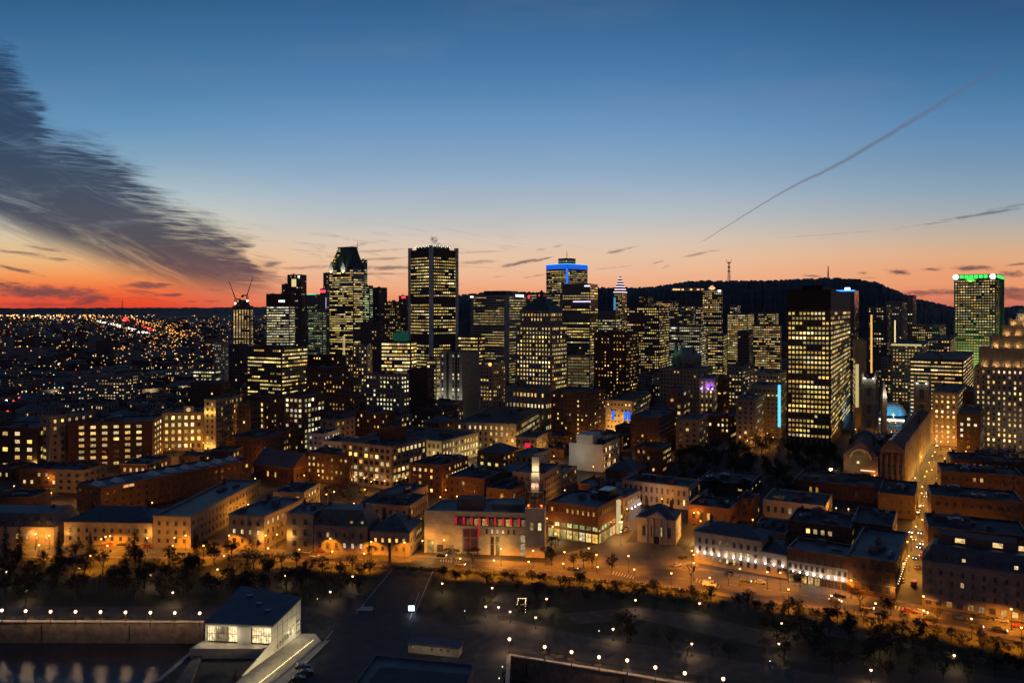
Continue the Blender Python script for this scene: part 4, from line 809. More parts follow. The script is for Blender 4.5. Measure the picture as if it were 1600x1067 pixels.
lamp_light(r_, (0, -R_ / 2 - 5, 4), SODIUM, 22000, .5)
B4('plain dark block in front of the blue-lit hotel facade', 985, 1030, 1058, 652, 712, 'dark_brick', .06, 'amber', D=600, a=26, yvis=705, cat='warehouse', units=3, land='the plain dark block')
B4('mid-brown block with amber windows beside the garden trees', 992, 1035, 1049, 700, 742, 'brick', .35, 'amber', a=26, cat='block', units=3)
B4('small office block with paired warm windows above the plain dark block', 1043, 1068, 1078, 608, 690, 'dark_concrete', .55, 'warm', D=690, a=24, yvis=645, cat='office block', bay=4, fh=5)
B4('pale low block with four bright yellow windows beside the garden', 1056, 1092, 1106, 656, 700, 'limestone', .25, 'office', D=620, a=24, yvis=696, cat='block', bay=4)
B4('old stone office with a corner turret left of the blue neon strip', 1150, 1180, 1196, 624, 690, 'limestone', .25, 'warm', D=640, a=26, yvis=684, cornice=.5, cat='office block', units=3)
# left quarter
B4('wide concrete apartment slab with a lit top floor on the far left', 112, 196, 222, 586, 640, 'concrete', .35, 'home', D=900, a=6, yvis=630, bay=3.4, fh=3.3, ww=.5, wh=.4, land='the wide apartment slab', cat='apartment block', units=4)
B4('dark box warehouse left of the ribbon-windowed block', 298, 345, 361, 598, 650, 'dark_brick', .04, 'home', D=800, a=8, yvis=625, cat='warehouse', land='the dark box warehouse')
B4('low complex with a pale curved stair tower left of the ribbon-windowed block', 334, 380, 388, 538, 620, 'dark_concrete', .06, 'home', D=1000, a=8, yvis=580, cat='office block', units=2)
r_, L, R_, h = B4('rounded pale stair tower with soft lit edge beside the low complex', 334, 352, 356, 536, 620, 'pale_stone', .5, 'white', D=960, a=8, yvis=580, bay=2, gain=.5, cat='office block')
B4('small office with bright white ground floors near the expressway', 301, 336, 345, 577, 640, 'concrete', .75, 'white', D=870, a=10, yvis=596, ww=.8, wh=.4, cat='office block', bay=3)
# big brick warehouse blocks
B4('five-storey brick warehouse wing with paired glowing windows at the left edge', -60, 58, 66, 668, 736, 'dark_brick', .7, 'office', a=5, bay=8, fh=4.6, ww=.42, wh=.5, gain=1.2, run=.1, land='the left-edge warehouse wing', cat='warehouse', R=30, units=3)
r_, L, R_, h = B4('floodlit yellow-stone warehouse end with plaster flank', 62, 78, 104, 650, 736, 'limestone', .5, 'office', D=545, a=26, bay=5, fh=4.6, ww=.35, wh=.45, gain=1.0, cat='warehouse', R=34, land='the floodlit warehouse end')
lamp_light(r_, (L / 2 + 7, -2, 7), (1, .82, .25), 7000, .4); lamp_light(r_, (L / 2 + 7, 9, 5), (1, .82, .25), 5000, .4); lamp_light(r_, (-2, -R_ / 2 - 6, 5), (1, .78, .25), 4000, .4)
r_, L, R_, h = B4('long dark brick warehouse with seven floors of paired amber windows', 106, 238, 243, 657, 722, 'dark_brick', .92, 'warm', D=560, a=-11, bay=7.2, fh=3.9, ww=.48, wh=.5, gain=1.15, run=.3, wtop=1.5, land='the long brick warehouse', cat='warehouse', R=32, sides=('front', 'right'), units=6, edge=5)
r_, L, R_, h = B4('old post hall with big bright windows and a round clock on its roofline', 253, 318, 322, 643, 697, 'limestone', .93, 'office', D=625, a=-10, bay=4.2, fh=5.4, ww=.5, wh=.55, gain=1.25, run=.5, cat='office block', R=30, cornice=.5, land='the clock-fronted hall', sides=('front', 'right'))
x = L * .14; b = MB(); b.box(x - 3.6, x + 3.6, -R_ / 2 - .5, -R_ / 2 + 2, h - 1, h + 4.5); b.build('clock_gable', ['limestone'], r_)
b = MB(); b.cyl(0, 0, 1.6, 1.6, 0, .25, 16); o_ = b.build('clock_face', [emis('clock_glow', (1, .76, .36), .6)], r_, loc=(x, -R_ / 2 - .5, h + 1.8)); o_.rotation_euler = (pi / 2, 0, 0)
b = MB(); b.box(-.08, .08, -.5, -.3, 0, 1.4); b.box(0, .9, -.5, -.3, -.08, .08); b.build('clock_hand', ['black_metal'], r_, loc=(x, -R_ / 2 - .2, h + 1.8))
r_, L, R_, h = B4('tall narrow stone block with a golden floodlit corner face', 319, 337, 371, 624, 701, 'limestone', .25, 'amber', D=610, a=12, bay=3, fh=4.2, ww=.4, wh=.55, R=38, land='the golden floodlit block', cornice=.6, cat='office block', units=4, gain=.8)
for x in (-.42, -.15, .15, .42):
    lamp_light(r_, (L * x, -R_ / 2 - 1.4, 5), (1, .6, .12), 1300, .3); lamp_light(r_, (L * x, -R_ / 2 - 1.4, h - 10), (1, .6, .12), 900, .3)
B4('dark brick office right of the golden floodlit block', 371, 392, 408, 630, 700, 'dark_brick', .1, 'amber', D=620, a=20, yvis=690, cat='office block')
r_, L, R_, h = B4('narrow block with a golden vertical strip of lit bays', 401, 414, 440, 622, 700, 'brick', .2, 'warm', D=640, a=20, yvis=668, R=30, cat='office block', sides=('right',))
add_windows(r_, L, R_, 10, h - 3, bay=3.2, fh=4, ww=.7, wh=.6, p=.95, pal='warm', gain=1.1, sides=('front',)); lamp_light(r_, (0, -R_ / 2 - 4, 6), SODIUM, 6000)
B4('brick block with big cool-lit loft windows', 444, 474, 508, 619, 690, 'brick', .65, 'white', D=620, a=24, yvis=655, bay=4, ww=.6, wh=.6, cat='loft block', gain=.9)
r_, L, R_, h = B4('four-storey stone corner block with amber uplit pillars and a square rooftop penthouse', 534, 612, 666, 697, 765, 'limestone', .45, 'warm', a=30, bay=4.2, fh=3.9, ww=.62, wh=.62, cornice=.7, ribs=4.2, ribw=.8, land='the uplit corner block', cat='office block', yvis=760, units=3, gain=.9)
part_box(r_, 'penthouse', 'brick', -L * .02, L * .26, -R_ * .1, R_ * .25, h - .9, h + 8)
for i in range(5):
    lamp_light(r_, (-L / 2 + (i + .3) * L / 5 + 1, -R_ / 2 - 1.2, 5.5), (1, .5, .12), 1100, .2, ); b = MB(); b.ball((-L / 2 + (i + .3) * L / 5 + 1, -R_ / 2 - 1.1, 5.2), .38, 6, 4); b.build('wall_lamp', [emis('wall_lamp_glow', (1, .55, .2), 6)], r_)
for i in range(4): lamp_light(r_, (L / 2 + 1.2, -R_ / 2 + (i + .4) * R_ / 4, 5.5), (1, .5, .12), 1100, .2); b = MB(); b.ball((L / 2 + 1.1, -R_ / 2 + (i + .4) * R_ / 4, 5.2), .38, 6, 4); b.build('wall_lamp', [emis('wall_lamp_glow', (1, .55, .2), 6)], r_)
r_, L, R_, h = B4('long yellow-lit stone office with rows of tall bright windows on its flank', 575, 690, 748, 689, 742, 'limestone', .35, 'office', D=560, a=30, yvis=740, cornice=.6, pfaces={'right': 2.0}, bay=3.6, fh=4.4, ww=.5, wh=.6, land='the yellow-lit stone office', cat='office block', units=5, gain=1.0)
lamp_light(r_, (L * .2, -R_ / 2 - 8, 6), (1, .7, .25), 5000); lamp_light(r_, (L * .45, -R_ / 2 - 8, 6), (1, .7, .25), 5000); lamp_light(r_, (L / 2 + 8, -4, 5), (1, .72, .3), 4000); lamp_light(r_, (L / 2 + 8, 18, 5), (1, .72, .3), 4000); lamp_light(r_, (-L * .1, -R_ / 2 - 8, 8), (1, .7, .25), 4500)
r_, L, R_, h = B4('arched-window stone bank block with tall glowing second floor', 712, 807, 860, 662, 706, 'limestone', .6, 'office', D=620, a=14, cornice=.6, bay=4, fh=4.6, ww=.36, wh=.6, land='the arched-window bank', cat='office block', units=4)
lamp_light(r_, (L * .4, -R_ / 2 - 10, 5), SODIUM, 7000)
r_, L, R_, h = B4('small stone corner building with a red square window sign', 806, 838, 880, 683, 713, 'limestone', .3, 'amber', D=570, a=20, R=28, cornice=.4, cat='building', land='the red-signed corner building')
glow_box(r_, 'red_sign', 'red', .8, -L * .05, L * .22, -R_ / 2 - .3, -R_ / 2, h - 8, h - 4.5); lamp_light(r_, (L * .5 + 5, -6, 4), SODIUM, 9000); lamp_light(r_, (-L * .3, -R_ / 2 - 6, 4), SODIUM, 5000)
r_, L, R_, h = B4('white plaster building with a blank front wall and brown windowed flank', 889, 942, 968, 695, 738, 'white_panel', .55, 'warm', a=26, cat='building', sides=('right',), land='the white plaster building', bay=3.6, fh=4.4, ww=.5, wh=.55, gain=1.1)
part_box(r_, 'stair_tower', 'white_panel', -L * .28, L * .2, -R_ / 2 + .2, -R_ * .05, h - .9, h + 6); part_box(r_, 'glazed_penthouse', 'teal_glass', L * .25, L / 2 - .3, -R_ * .3, R_ * .4, h - .85, h + 2.6)
lamp_light(r_, (-L * .2, -R_ / 2 - 13, 12), (1, .92, .7), 2200, 1)
r_, L, R_, h = B4('very long low warehouse with a blue-grey roof and a row of rooflights', 60, 158, 392, 762, 806, 'dark_brick', .04, 'amber', a=33, L=24, roofm='metal_roof', units=0, cat='warehouse', land='the long rooflit warehouse', bay=4.5, sides=('right', 'front'))
for i in range(9):
    y = -R_ / 2 + (i + .5) * R_ / 9; b = MB(); b.loft([(-4, y - 2.4), (4, y - 2.4), (4, y + 2.4), (-4, y + 2.4)], h - .85, [(-3, y - .3), (3, y - .3), (3, y + .3), (-3, y + .3)], h + 1.4, 0, top=True); b.build('rooflight', ['white_panel' if i != 2 else 'steel'], r_)
w = ob('lit_dormer', WIN['framed'], r_, (L / 2 + .03, -R_ * .34, h - 1.6), pi / 2); w.scale = (7, 1, 1.6); w.color = (1, .5, .16, 1)
B4('red-brick gabled hall with steep dark roof and rosy lit gable ends', 397, 459, 472, 733, 757, 'brick', .1, 'amber', a=30, roof='gable', rh=9, roofm='slate_roof', R=17, cat='hall', name='hall', land='the red-brick gabled hall', units=0)
B4('long low brick block at the left edge with one row of small lit windows', -80, 52, 70, 776, 815, 'dark_brick', .5, 'office', a=-4, R=18, bay=3.2, cat='building', sides=('front',), fh=9, wh=.14, ww=.5, units=5)
# old-town blocks, row behind row
for a in (('white classical terrace with two tiers of arcaded windows', 971, 1076, 1094, 760, 797, 'pale_stone', .22, 'amber', 30, dict(cornice=.6, land='the white classical terrace', bay=3, ww=.4, wh=.62, par=1.6)),
          ('brick block with paired white windows and a conical skylight', 641, 690, 748, 727, 776, 'brick', .3, 'office', 24, dict(land='the brick block with the skylight', R=34)),
          ('plain tan block with a wide dark roof right of the skylight block', 700, 757, 808, 748, 790, 'brick', .05, 'home', 24, dict(R=30)),
          ('grey block with a low blue metal roof behind the museum tower', 800, 850, 900, 740, 790, 'grey_stone', .1, 'home', 22, dict(roofm='metal_roof', R=30)),
          ('dark block with five pale windows left of the lit glass hall', 760, 800, 846, 765, 800, 'dark_brick', .1, 'home', 24, {}),
          ('narrow dark block with two bright window rows behind the skylight block', 646, 690, 740, 640, 672, 'dark_brick', .2, 'office', 24, dict(D=700, R=30, yvis=665)),
          ('brick block with roof terrace above the red-brick gabled hall', 427, 468, 535, 668, 706, 'brick', .1, 'amber', 24, dict(R=40)),
          ('low brick row lit orange from its street front', 354, 410, 470, 684, 712, 'brick', .1, 'amber', 14, dict(D=560, R=40, yvis=706)),
          ('small white-fronted house with glowing shop front', 480, 506, 556, 677, 697, 'white_panel', .5, 'white', 18, dict(D=590, R=24)),
          ('small cream house next to the glowing shop front', 503, 534, 560, 690, 712, 'white_panel', .2, 'home', 18, dict(D=560, R=24)),
          ('large loft block with red and white lit windows beside the bare trees', 478, 546, 560, 712, 765, 'dark_brick', .5, 'warm', 24, dict(D=500, R=20)),
          ('flat dark block with glass rooftop lantern in front of the skylight block', 560, 640, 690, 790, 838, 'grey_stone', .12, 'office', 14, dict(D=400, R=26, yvis=812)),
          ('wide grey block with silver rooftop ducts behind the street row', 590, 632, 700, 773, 812, 'grey_stone', .2, 'office', 22, dict(roofm='metal_roof', R=26, units=4)),
          ('brick house with a blank orange-lit flank above the square', 1152, 1176, 1190, 780, 815, 'brick', .05, 'amber', 30, dict(R=16)),
          ('dark brick block with a red-brown orange-lit side wall', 1075, 1140, 1168, 795, 832, 'brick', .06, 'amber', 30, dict(D=400, yvis=826, R=22)),
          ('brick house with steep dark roof by the small lane', 1075, 1106, 1120, 792, 812, 'pale_stone', .5, 'amber', 30, dict(roof='gable', rh=6, roofm='slate_roof', D=430, R=18, yvis=812)),
          ('low terrace with five glowing square windows near the garden', 1090, 1172, 1190, 757, 786, 'dark_brick', .6, 'office', 28, dict(fh=6, bay=9, ww=.25, wh=.3, D=470)),
          ('long pale house front facing the garden corner', 1192, 1290, 1310, 790, 830, 'pale_stone', .06, 'home', 28, dict(D=410, R=30, yvis=815)),
          ('brown-brick block with banks of warm windows behind the lamp-lit terrace', 1231, 1330, 1350, 824, 880, 'dark_brick', .3, 'warm', 29, dict(D=345, R=26, bay=3, ww=.55, wh=.5, land='the brown block with banks of warm windows', yvis=862)),
          ('dark-roofed block with a pale pyramid skylight by the traffic street', 1330, 1395, 1412, 822, 880, 'dark_brick', .12, 'home', 29, dict(D=345, R=30, yvis=862)),
          ('grey block with one arched lit window behind the lamp-lit terrace', 1172, 1228, 1245, 833, 880, 'grey_stone', .2, 'amber', 29, dict(D=355, R=24, yvis=860)),
          ('long dark block beside the traffic street with a single lit window', 1372, 1430, 1436, 775, 812, 'dark_brick', .06, 'home', 29, dict(R=40)),
          ('broad low block in front of the basilica with a sloping orange-lit wall', 1240, 1376, 1388, 762, 800, 'dark_brick', .05, 'amber', 29, dict(D=450, R=34, yvis=790))):
    lb, xl, xc, xr, yt, yb, wl, p_, pal_, a_, kw = a; kw = dict(kw); kw.setdefault('units', 7); B4(lb, xl, xc, xr, yt, yb, wl, p_, pal_, a=a_, cat='building', **kw)
# right-hand quarter
r_, L, R_, h = B4('stone office block with eight floors of glowing windows at the end of the traffic street', 1457, 1497, 1509, 614, 705, 'limestone', .9, 'warm', D=640, a=33, bay=3.3, fh=4.0, ww=.4, wh=.5, gain=1.1, cornice=.6, land='the block at the end of the street', cat='office block', yvis=700)
for x in (-.3, .2): lamp_light(r_, (L * x, -R_ / 2 - 6, 5), (1, .35, .06), 6000)
B4('dark block with a few white-lit windows left of the tiered deco tower', 1495, 1532, 1540, 648, 715, 'dark_brick', .3, 'white', D=590, a=33, yvis=712, bay=3.4, cat='office block', land='the dark block by the deco tower')
B4('tall thin dark slab behind the block at the end of the street', 1503, 1518, 1524, 612, 700, 'dark_brick', .03, 'home', D=680, a=33, yvis=650, cat='office block')
DD = 600
r_, L, R_, h = B4('cream stone art deco tower rising in uplit tiers at the right edge', 1522, 1680, 1700, 578, 715, 'limestone', .6, 'warm', D=DD, a=34, bay=3.4, fh=4.0, ww=.36, wh=.5, gain=1.2, run=0, land='the art deco tower', cat='skyscraper', name='skyscraper', R=50, yvis=712, units=0, par=.1)
for (f0, y0, y1, dd) in ((.05, 578, 547, 3), (.16, 547, 527, 7), (.27, 527, 510, 11), (.34, 510, 500, 15)):
    z0, z1 = top(y0, DD), top(y1, DD); x0 = -L / 2 + L * f0
    b = MB(); b.box(x0, L / 2 - L * f0 * .6, -R_ / 2 + dd, R_ / 2 - dd * .6, z0 - 1.2, z1, bottom=False)
    x = x0 + 1
    while x < 0: b.box(x, x + 1.3, -R_ / 2 + dd - .5, -R_ / 2 + dd, z0 - .5, z1 + 1); x += 4.2
    b.build('tier', ['limestone'], r_)
    x = x0 + 4
    while x < L * .2: lamp_light(r_, (x, -R_ / 2 + dd - 1.3, z0 + 1.5), (1, .58, .2), 650, .25); x += 7.5
for x in (-.4, -.2, 0): lamp_light(r_, (x * L, -R_ / 2 - 22, 12), (1, .66, .36), 2500, 1)  # added wash lights standing off the base to lift the lower facade
b = MB(); zt = top(500, DD); b.cyl(-L * .02, -R_ / 2 + 20, 4.5, 3.5, zt - 2, zt + 5, 10); b.cyl(-L * .02, -R_ / 2 + 20, 3.8, .4, zt + 5, zt + 9, 10); b.build('lantern', ['pale_stone'], r_); lamp_light(r_, (-L * .02, -R_ / 2 + 14, zt + 2), (1, .65, .3), 1200)
# two-towered basilica
nv, L, R_, h = B4('dark-roofed basilica nave with golden lit buttress bays along the street', 1375, 1413, 1456, 706, 764, 'dark_concrete', 0, 'warm', a=32, win=False, roof='gable', rh=6, roofm='tar_roof', cat='church', name='basilica', land='the basilica', cornice=0, units=0, yvis=764)
n = 16
for i in range(n):
    b = MB(); y = -R_ / 2 + (i + .2) * R_ / n; b.box(L / 2, L / 2 + 1.6, y, y + 1.6, 0, h + 2); b.loft([(L / 2, y), (L / 2 + 1.6, y), (L / 2 + 1.6, y + 1.6), (L / 2, y + 1.6)], h + 2, [(L / 2 + .7, y + .7), (L / 2 + .9, y + .7), (L / 2 + .9, y + .9), (L / 2 + .7, y + .9)], h + 6)
    b.build('buttress', ['pale_stone'], nv)
for i in range(n):
    y = -R_ / 2 + (i + .75) * R_ / n; w = ob('window', WIN['framed'], nv, (L / 2 + .02, y, h * .62), pi / 2); w.scale = (3.2, 1, 9); w.color = (.02, .015, .01, 1)
    lamp_light(nv, (L / 2 + 2.4, y, 2.5), (1, .62, .16), 900, .3)
for i in range(5):
    b = MB(); x = -L / 2 + .6 + i * (L - 1.2) / 4; b.box(x - .6, x + .6, -R_ / 2 - 1.2, -R_ / 2, 0, h * .9); b.build('buttress', ['dark_concrete'], nv)
for i in range(4):
    w = ob('window', WIN['framed'], nv, (-L / 2 + .6 + (i + .5) * (L - 1.2) / 4, -R_ / 2 - .03, h * .5)); w.scale = (1.6, 1, 7); w.color = (.006, .005, .006, 1)
for i in range(4): w = ob('skylight', WIN['pane'], nv, (-L * .2, -R_ / 2 + 20 + i * 16, h + 4.5), 0); w.rotation_euler = (radians(-60), 0, -pi / 2); w.scale = (6, 1, 3); w.color = (.2, .24, .3, 1)
def bell_tower(label, x0, x1, ytop, yv, D, lit):
    Lw = (x1 - x0) / F * D * .8; root, L, R_, h = bldg(label, x0, x1 - 4, x1, ytop, 720, D=D, a=32, L=Lw, R=Lw, wall='grey_stone', roof='flat', win=False, units=0, yvis=yv, cat='church tower', name='bell_tower', par=.3)
    for zc, hh in ((h * .80, 8), (h * .52, 8), (h * .3, 6)):
        for rot, (x, y) in ((0, (0, -R_ / 2 - .05)), (pi / 2, (L / 2 + .05, 0))): w = ob('louvre_window', WIN['framed'], root, (x, y, zc), rot); w.scale = (L * .32, 1, hh); w.color = (.004, .004, .006, 1)
    for sx, sy in ((-1, -1), (1, -1), (1, 1), (-1, 1)):
        b = MB(); x, y = sx * L / 2 * .92, sy * R_ / 2 * .92; b.cyl(x, y, 1.3, 1.1, 0, h + 1.5, 6); b.cyl(x, y, 1.2, 0, h + 1.5, h + 7.5, 6); b.build('pinnacle', ['grey_stone'], root)
    for x in (-.3, .3): lamp_light(root, (L * x, -R_ / 2 - 1.5, h + .5), (.9, 1, .8), lit, .3); b = MB(); b.ball((L * x, -R_ / 2 - .3, h + .2), .7, 6, 4); b.build('tower_lamp', [emis('tower_lamp', (.9, 1, .85), 3)], root)
    b = MB(); b.box(-L / 2 - .4, L / 2 + .4, -R_ / 2 - .4, R_ / 2 + .4, h * .62, h * .62 + 1); b.build('string_course', ['pale_stone'], root)
bell_tower('left bell tower of the basilica with four floodlit pinnacles', 1347, 1373, 592, 690, 655, 700); bell_tower('right bell tower of the basilica standing over the street', 1430, 1456, 600, 700, 690, 200)
ch, L, R_, h = B4('squat stone chapel with a great dark arched window under its gable', 1318, 1372, 1385, 715, 770, 'dark_concrete', 0, 'warm', D=500, a=28, win=False, roof='gable', rh=9, roofm='tar_roof', cat='church', name='chapel', R=40, yvis=748, units=0)
A = [(6 * cos(t * pi / 12), 6 * sin(t * pi / 12)) for t in range(13)]; b = MB(); b.q([(x, -R_ / 2 - .15, h - 1.5 + z) for x, z in A] + [(-6, -R_ / 2 - .15, h - 6), (6, -R_ / 2 - .15, h - 6)]); b.build('arched_window', ['curtain_glass'], ch)
b = MB()
for i in range(12): p_, q_ = A[i], A[i + 1]; b.tube((p_[0], -R_ / 2 - .4, h - 1.5 + p_[1]), (q_[0], -R_ / 2 - .4, h - 1.5 + q_[1]), .5)
b.build('arch_moulding', ['pale_stone'], ch)
b = MB(); b.box(0, L * .42, -R_ / 2 - .6, -R_ / 2 - .2, h - 9, h - 8.3); b.build('lit_ledge', [emis('ledge', (1, .6, .28), 1.5)], ch); lamp_light(ch, (-2, -R_ / 2 - 7, h - 5), (1, .68, .3), 800, .3)
# bank with blue-lit dome and lit pediment row
bk, L, R_, h = B4('classical bank with a shallow blue-lit dome and a row of white lamps on its cornice', 1366, 1427, 1434, 655, 700, 'pale_stone', 0, 'warm', D=760, a=29, win=False, cat='bank', land='the blue-lit dome', name='bank', units=0, yvis=690, cornice=.8, R=46)
b = MB(); rr = L * .35; n = 24; prev = None
for j in range(7):
    t = j / 6 * pi / 2; ring = [(rr * cos(t) * cos(2 * pi * i / n) - L * .06, rr * cos(t) * sin(2 * pi * i / n) + R_ * .05) for i in range(n)]; z = h + .5 + rr * 1.05 * sin(t)
    if prev: b.loft(prev[0], prev[1], ring, z, 0)
    prev = (ring, z)
b.build('dome', ['white_panel'], bk, smooth_=True)
for x in (-.45, 0, .3): lamp_light(bk, (L * x, -R_ / 2 + 2, h + 3), (.03, .5, 1.0), 9000, .6)
b = MB()
for i in range(14): x = -L / 2 + (i + .5) * L / 14; b.box(x - 1, x + 1, -R_ / 2 - 1.3, -R_ / 2 - .8, h - 2.6, h - 1)
b.build('cornice_lamp', [emis('cornice_lamp', (1, .93, .85), 3)], bk); b = MB(); b.box(-.4, .4, -R_ / 2 - 1.2, -R_ / 2 - .9, h + .5, h + 5); b.box(-1.6, 1.6, -R_ / 2 - 1.2, -R_ / 2 - .9, h + 2.8, h + 3.5); b.build('lit_cross', [emis('cross', (1, .8, .5), 1.6)], bk)
sp_ = thing('obelisk', 'slender white floodlit obelisk between the two bell towers', 'monument', at(1381, 720, 0)); b = MB(); b.box(-2, 2, -2, 2, 0, 30, 0); b.build('plinth', ['pale_stone'], sp_); b = MB(); b.loft([(-2.2, -2.2), (2.2, -2.2), (2.2, 2.2), (-2.2, 2.2)], 30, [(-.3, -.3), (.3, -.3), (.3, .3), (-.3, .3)], top(596, 720), 0, top=True); b.build('needle', ['white_panel'], sp_); lamp_light(sp_, (0, -6, 34), WHITE, 1500)
# ================================================================ street front, left to right
def uplights(root, xs, y, z, col, pw, r=.32, s=7):
    for x in xs:
        b = MB(); b.ball((x, y - .25, z), r, 8, 5); b.box(x - .12, x + .12, y - .25, y, z - .5, z - .2); b.build('wall_lamp', [emis('facade_lamp_%s' % round(s), (1, .86, .74), s)], root); lamp_light(root, (x, y - .75, z + .6), col, pw, .2)
r_, L, R_, h = bldg('low pale stone market hall with orange wall lamps and a dark mansard roof', -60, 84, 92, 824, 851, a=3, wall='limestone', roof='mansard', rh=5.5, roofm='slate_roof', R=22, bay=4.6, fh=3.6, p=.22, pal='amber', kind='framed', ww=.3, wh=.5, cat='hall', land='the low market hall', name='house')
lamp_light(r_, (L * .27, -R_ / 2 - 1.0, 5), SODIUM, 900, .2); lamp_light(r_, (L * .43, -R_ / 2 - 3.0, 4), SODIUM, 1500)
r_, L, R_, h = bldg('long four-storey pale stone warehouse with small square windows above the lamp glow', 100, 238, 244, 818, 853, a=3.5, wall='limestone', roofm='slate_roof', roof='hip', rh=5, R=22, bay=3.9, fh=3.3, ww=.34, wh=.5, p=.05, pal='home', kind='framed', land='the long pale warehouse', cat='warehouse', name='warehouse')
lamp_light(r_, (-L * .46, -R_ / 2 - 1.0, 5.5), SODIUM, 1500, .2); lamp_light(r_, (L * .48, -R_ / 2 - 1.2, 6), SODIUM, 1500, .2)
r_, L, R_, h = bldg('taller pale stone corner warehouse with an angled flank along the side street', 239, 298, 352, 806, 856, a=5, wall='limestone', roofm='slate_roof', R=80, bay=3.9, fh=3.4, ww=.32, wh=.48, p=.16, pal='home', kind='framed', cat='warehouse', name='warehouse', cornice=.3, land='the corner warehouse')
r_, L, R_, h = bldg('stone apartment house with its corner lit orange by a wall lamp', 357, 413, 447, 806, 858, a=14, wall='limestone', roofm='grey_roof', R=36, bay=3.8, fh=3.5, ww=.34, wh=.5, p=.22, pal='home', kind='framed', cat='apartment house', name='apartment_house', units=4, land='the orange-cornered apartment house', cornice=.3)
lamp_light(r_, (L * .42, -R_ / 2 - 1.0, 6), SODIUM, 1500, .2)
r_, L, R_, h = bldg('narrow stone house with a blue-grey flat roof and an orange wall lamp', 448, 489, 494, 802, 862, a=8, wall='limestone', roofm='metal_roof', R=20, bay=3.6, fh=3.7, ww=.34, wh=.5, p=.15, pal='amber', kind='framed', cat='house', name='house', cornice=.4)
lamp_light(r_, (-L * .38, -R_ / 2 - 1.2, 7), SODIUM, 1400, .2)
r_, L, R_, h = bldg('long grey stone terrace with dormered slate roof and pairs of lit windows', 490, 574, 580, 824, 866, a=8, wall='grey_stone', roof='mansard', rh=6.5, roofm='slate_roof', R=18, bay=3.4, fh=3.5, ww=.34, wh=.5, p=.22, pal='home', kind='framed', cat='terrace', name='terraced_house', land='the dormered slate terrace')
r_, L, R_, h = bldg('dark-roofed stone tavern at the end of the row with orange-lit ground floor', 578, 640, 662, 833, 869, a=8, wall='grey_stone', roof='hip', rh=6, roofm='slate_roof', R=22, bay=3.2, fh=3.3, ww=.36, wh=.48, p=.35, pal='amber', kind='framed', cat='house', name='house')
# ---- museum: long pale wing, glazed red gallery band, round-headed tower
mx0, mD0 = at(663, 361)[:2]; mx1, mD1 = at(822, 356)[:2]; a_ = atan2(mD0 - mD1, mx1 - mx0); ML = hypot(mx1 - mx0, mD0 - mD1); mh = 19.2
mu = thing('museum', 'pale stone museum wing with a red-lit gallery window band and tall slot windows', 'museum', (mx0, mD0, 0), -a_); LANDS.append(('the museum', 740, 830)); FOOT.append(([(mx0, mD0), (mx1, mD1), (mx1 + 2, mD1 + 30), (mx0 + 4, mD0 + 24)], 661, 852, 872, 356))
b = MB(); P_ = [(0, 0), (ML, 0), (ML + 2, 30), (4, 22)]; S = ML / 159.0       # S: metres per photo column along the facade
holes = []
b.prism(P_, 0, mh, 0, top=False); b.loft(P_, mh, [(.4, .4), (ML - .4, .4), (ML + 1.6, 29.4), (4.4, 21.4)], mh); b.loft([(.4, .4), (ML - .4, .4), (ML + 1.6, 29.4), (4.4, 21.4)], mh, [(.4, .4), (ML - .4, .4), (ML + 1.6, 29.4), (4.4, 21.4)], mh - .8)
b.build('wall', ['pale_stone'], mu); b = MB(); b.q([(.4, .4, mh - .8), (ML - .4, .4, mh - .8), (ML + 1.6, 29.4, mh - .8), (4.4, 21.4, mh - .8)]); b.build('roof', ['metal_roof'], mu)
part_box(mu, 'roof_unit', 'dark_concrete', 14, 26, 6, 15, mh - .8, mh + 4); part_box(mu, 'roof_unit', 'metal_roof', 30, 44, 8, 17, mh - .8, mh + 1.8)
def zy(y): return top(y, 358.5)
b = MB(); x0, x1, z0, z1 = 48 * S, 158 * S, zy(821), zy(807); b.box(x0, x1, -.06, 0, z0, z1, 0)
b.build('gallery_recess', ['black_metal'], mu)
for i in range(9):
    xa = x0 + (x1 - x0) * (i + .05) / 9; b = MB(); b.box(xa, xa + .9, -.3, -.08, z0 + .6, z1 - .2, 0); b.build('red_banner_light', [emis('museum_red', (1, .02, .05), .5)], mu)
    w = ob('gallery_window', WIN['framed'], mu, (xa + 3.1, -.08, (z0 + z1) / 2 - .3)); w.scale = (3.2, 1, (z1 - z0) * .82); w.color = (*[(c * .5) for c in wcol('warm', .9)], 1) if i not in (0,) else (.05, .005, .01, 1)
for x0_, x1_, ya, yb_, c in ((60, 85, 826, 863, (.05, .002, .006)), (104, 109.5, 837, 868, (.004, .004, .005)), (112, 118, 837, 868, (.12, .07, .02)), (150, 158, 832, 868, (.35, .26, .14)), (5, 15, 845, 864, (.2, .14, .04)), (20, 30, 852, 864, (.02, .01, .01)), (34, 46, 852, 864, (.3, .12, .03))):
    w = ob('tall_window', WIN['framed'], mu, ((x0_ + x1_) / 2 * S, -.03, (zy(ya) + zy(yb_)) / 2)); w.scale = ((x1_ - x0_) * S, 1, zy(ya) - zy(yb_)); w.color = (*c, 1)
for i in range(6): w = ob('small_window', WIN['framed'], mu, ((98 + i * 8.4) * S, -.03, zy(829))); w.scale = (.9, 1, 2); w.color = (*((.8, .65, .35) if i in (1, 2, 3) else (.01, .006, .006)), 1)
b = MB(); b.box(85.2 * S - .2, 86 * S, -.8, -.2, 8, 14); b.build('red_neon', [emis('museum_red', (1, .02, .05), .5)], mu)
b = MB()
for zz in (5, 9.2, 13.4): b.box(0, 60 * S, -.05, .0, zz, zz + .08); b.box(86 * S, ML, -.05, 0, zz, zz + .08)
b.build('stone_course', ['limestone'], mu)
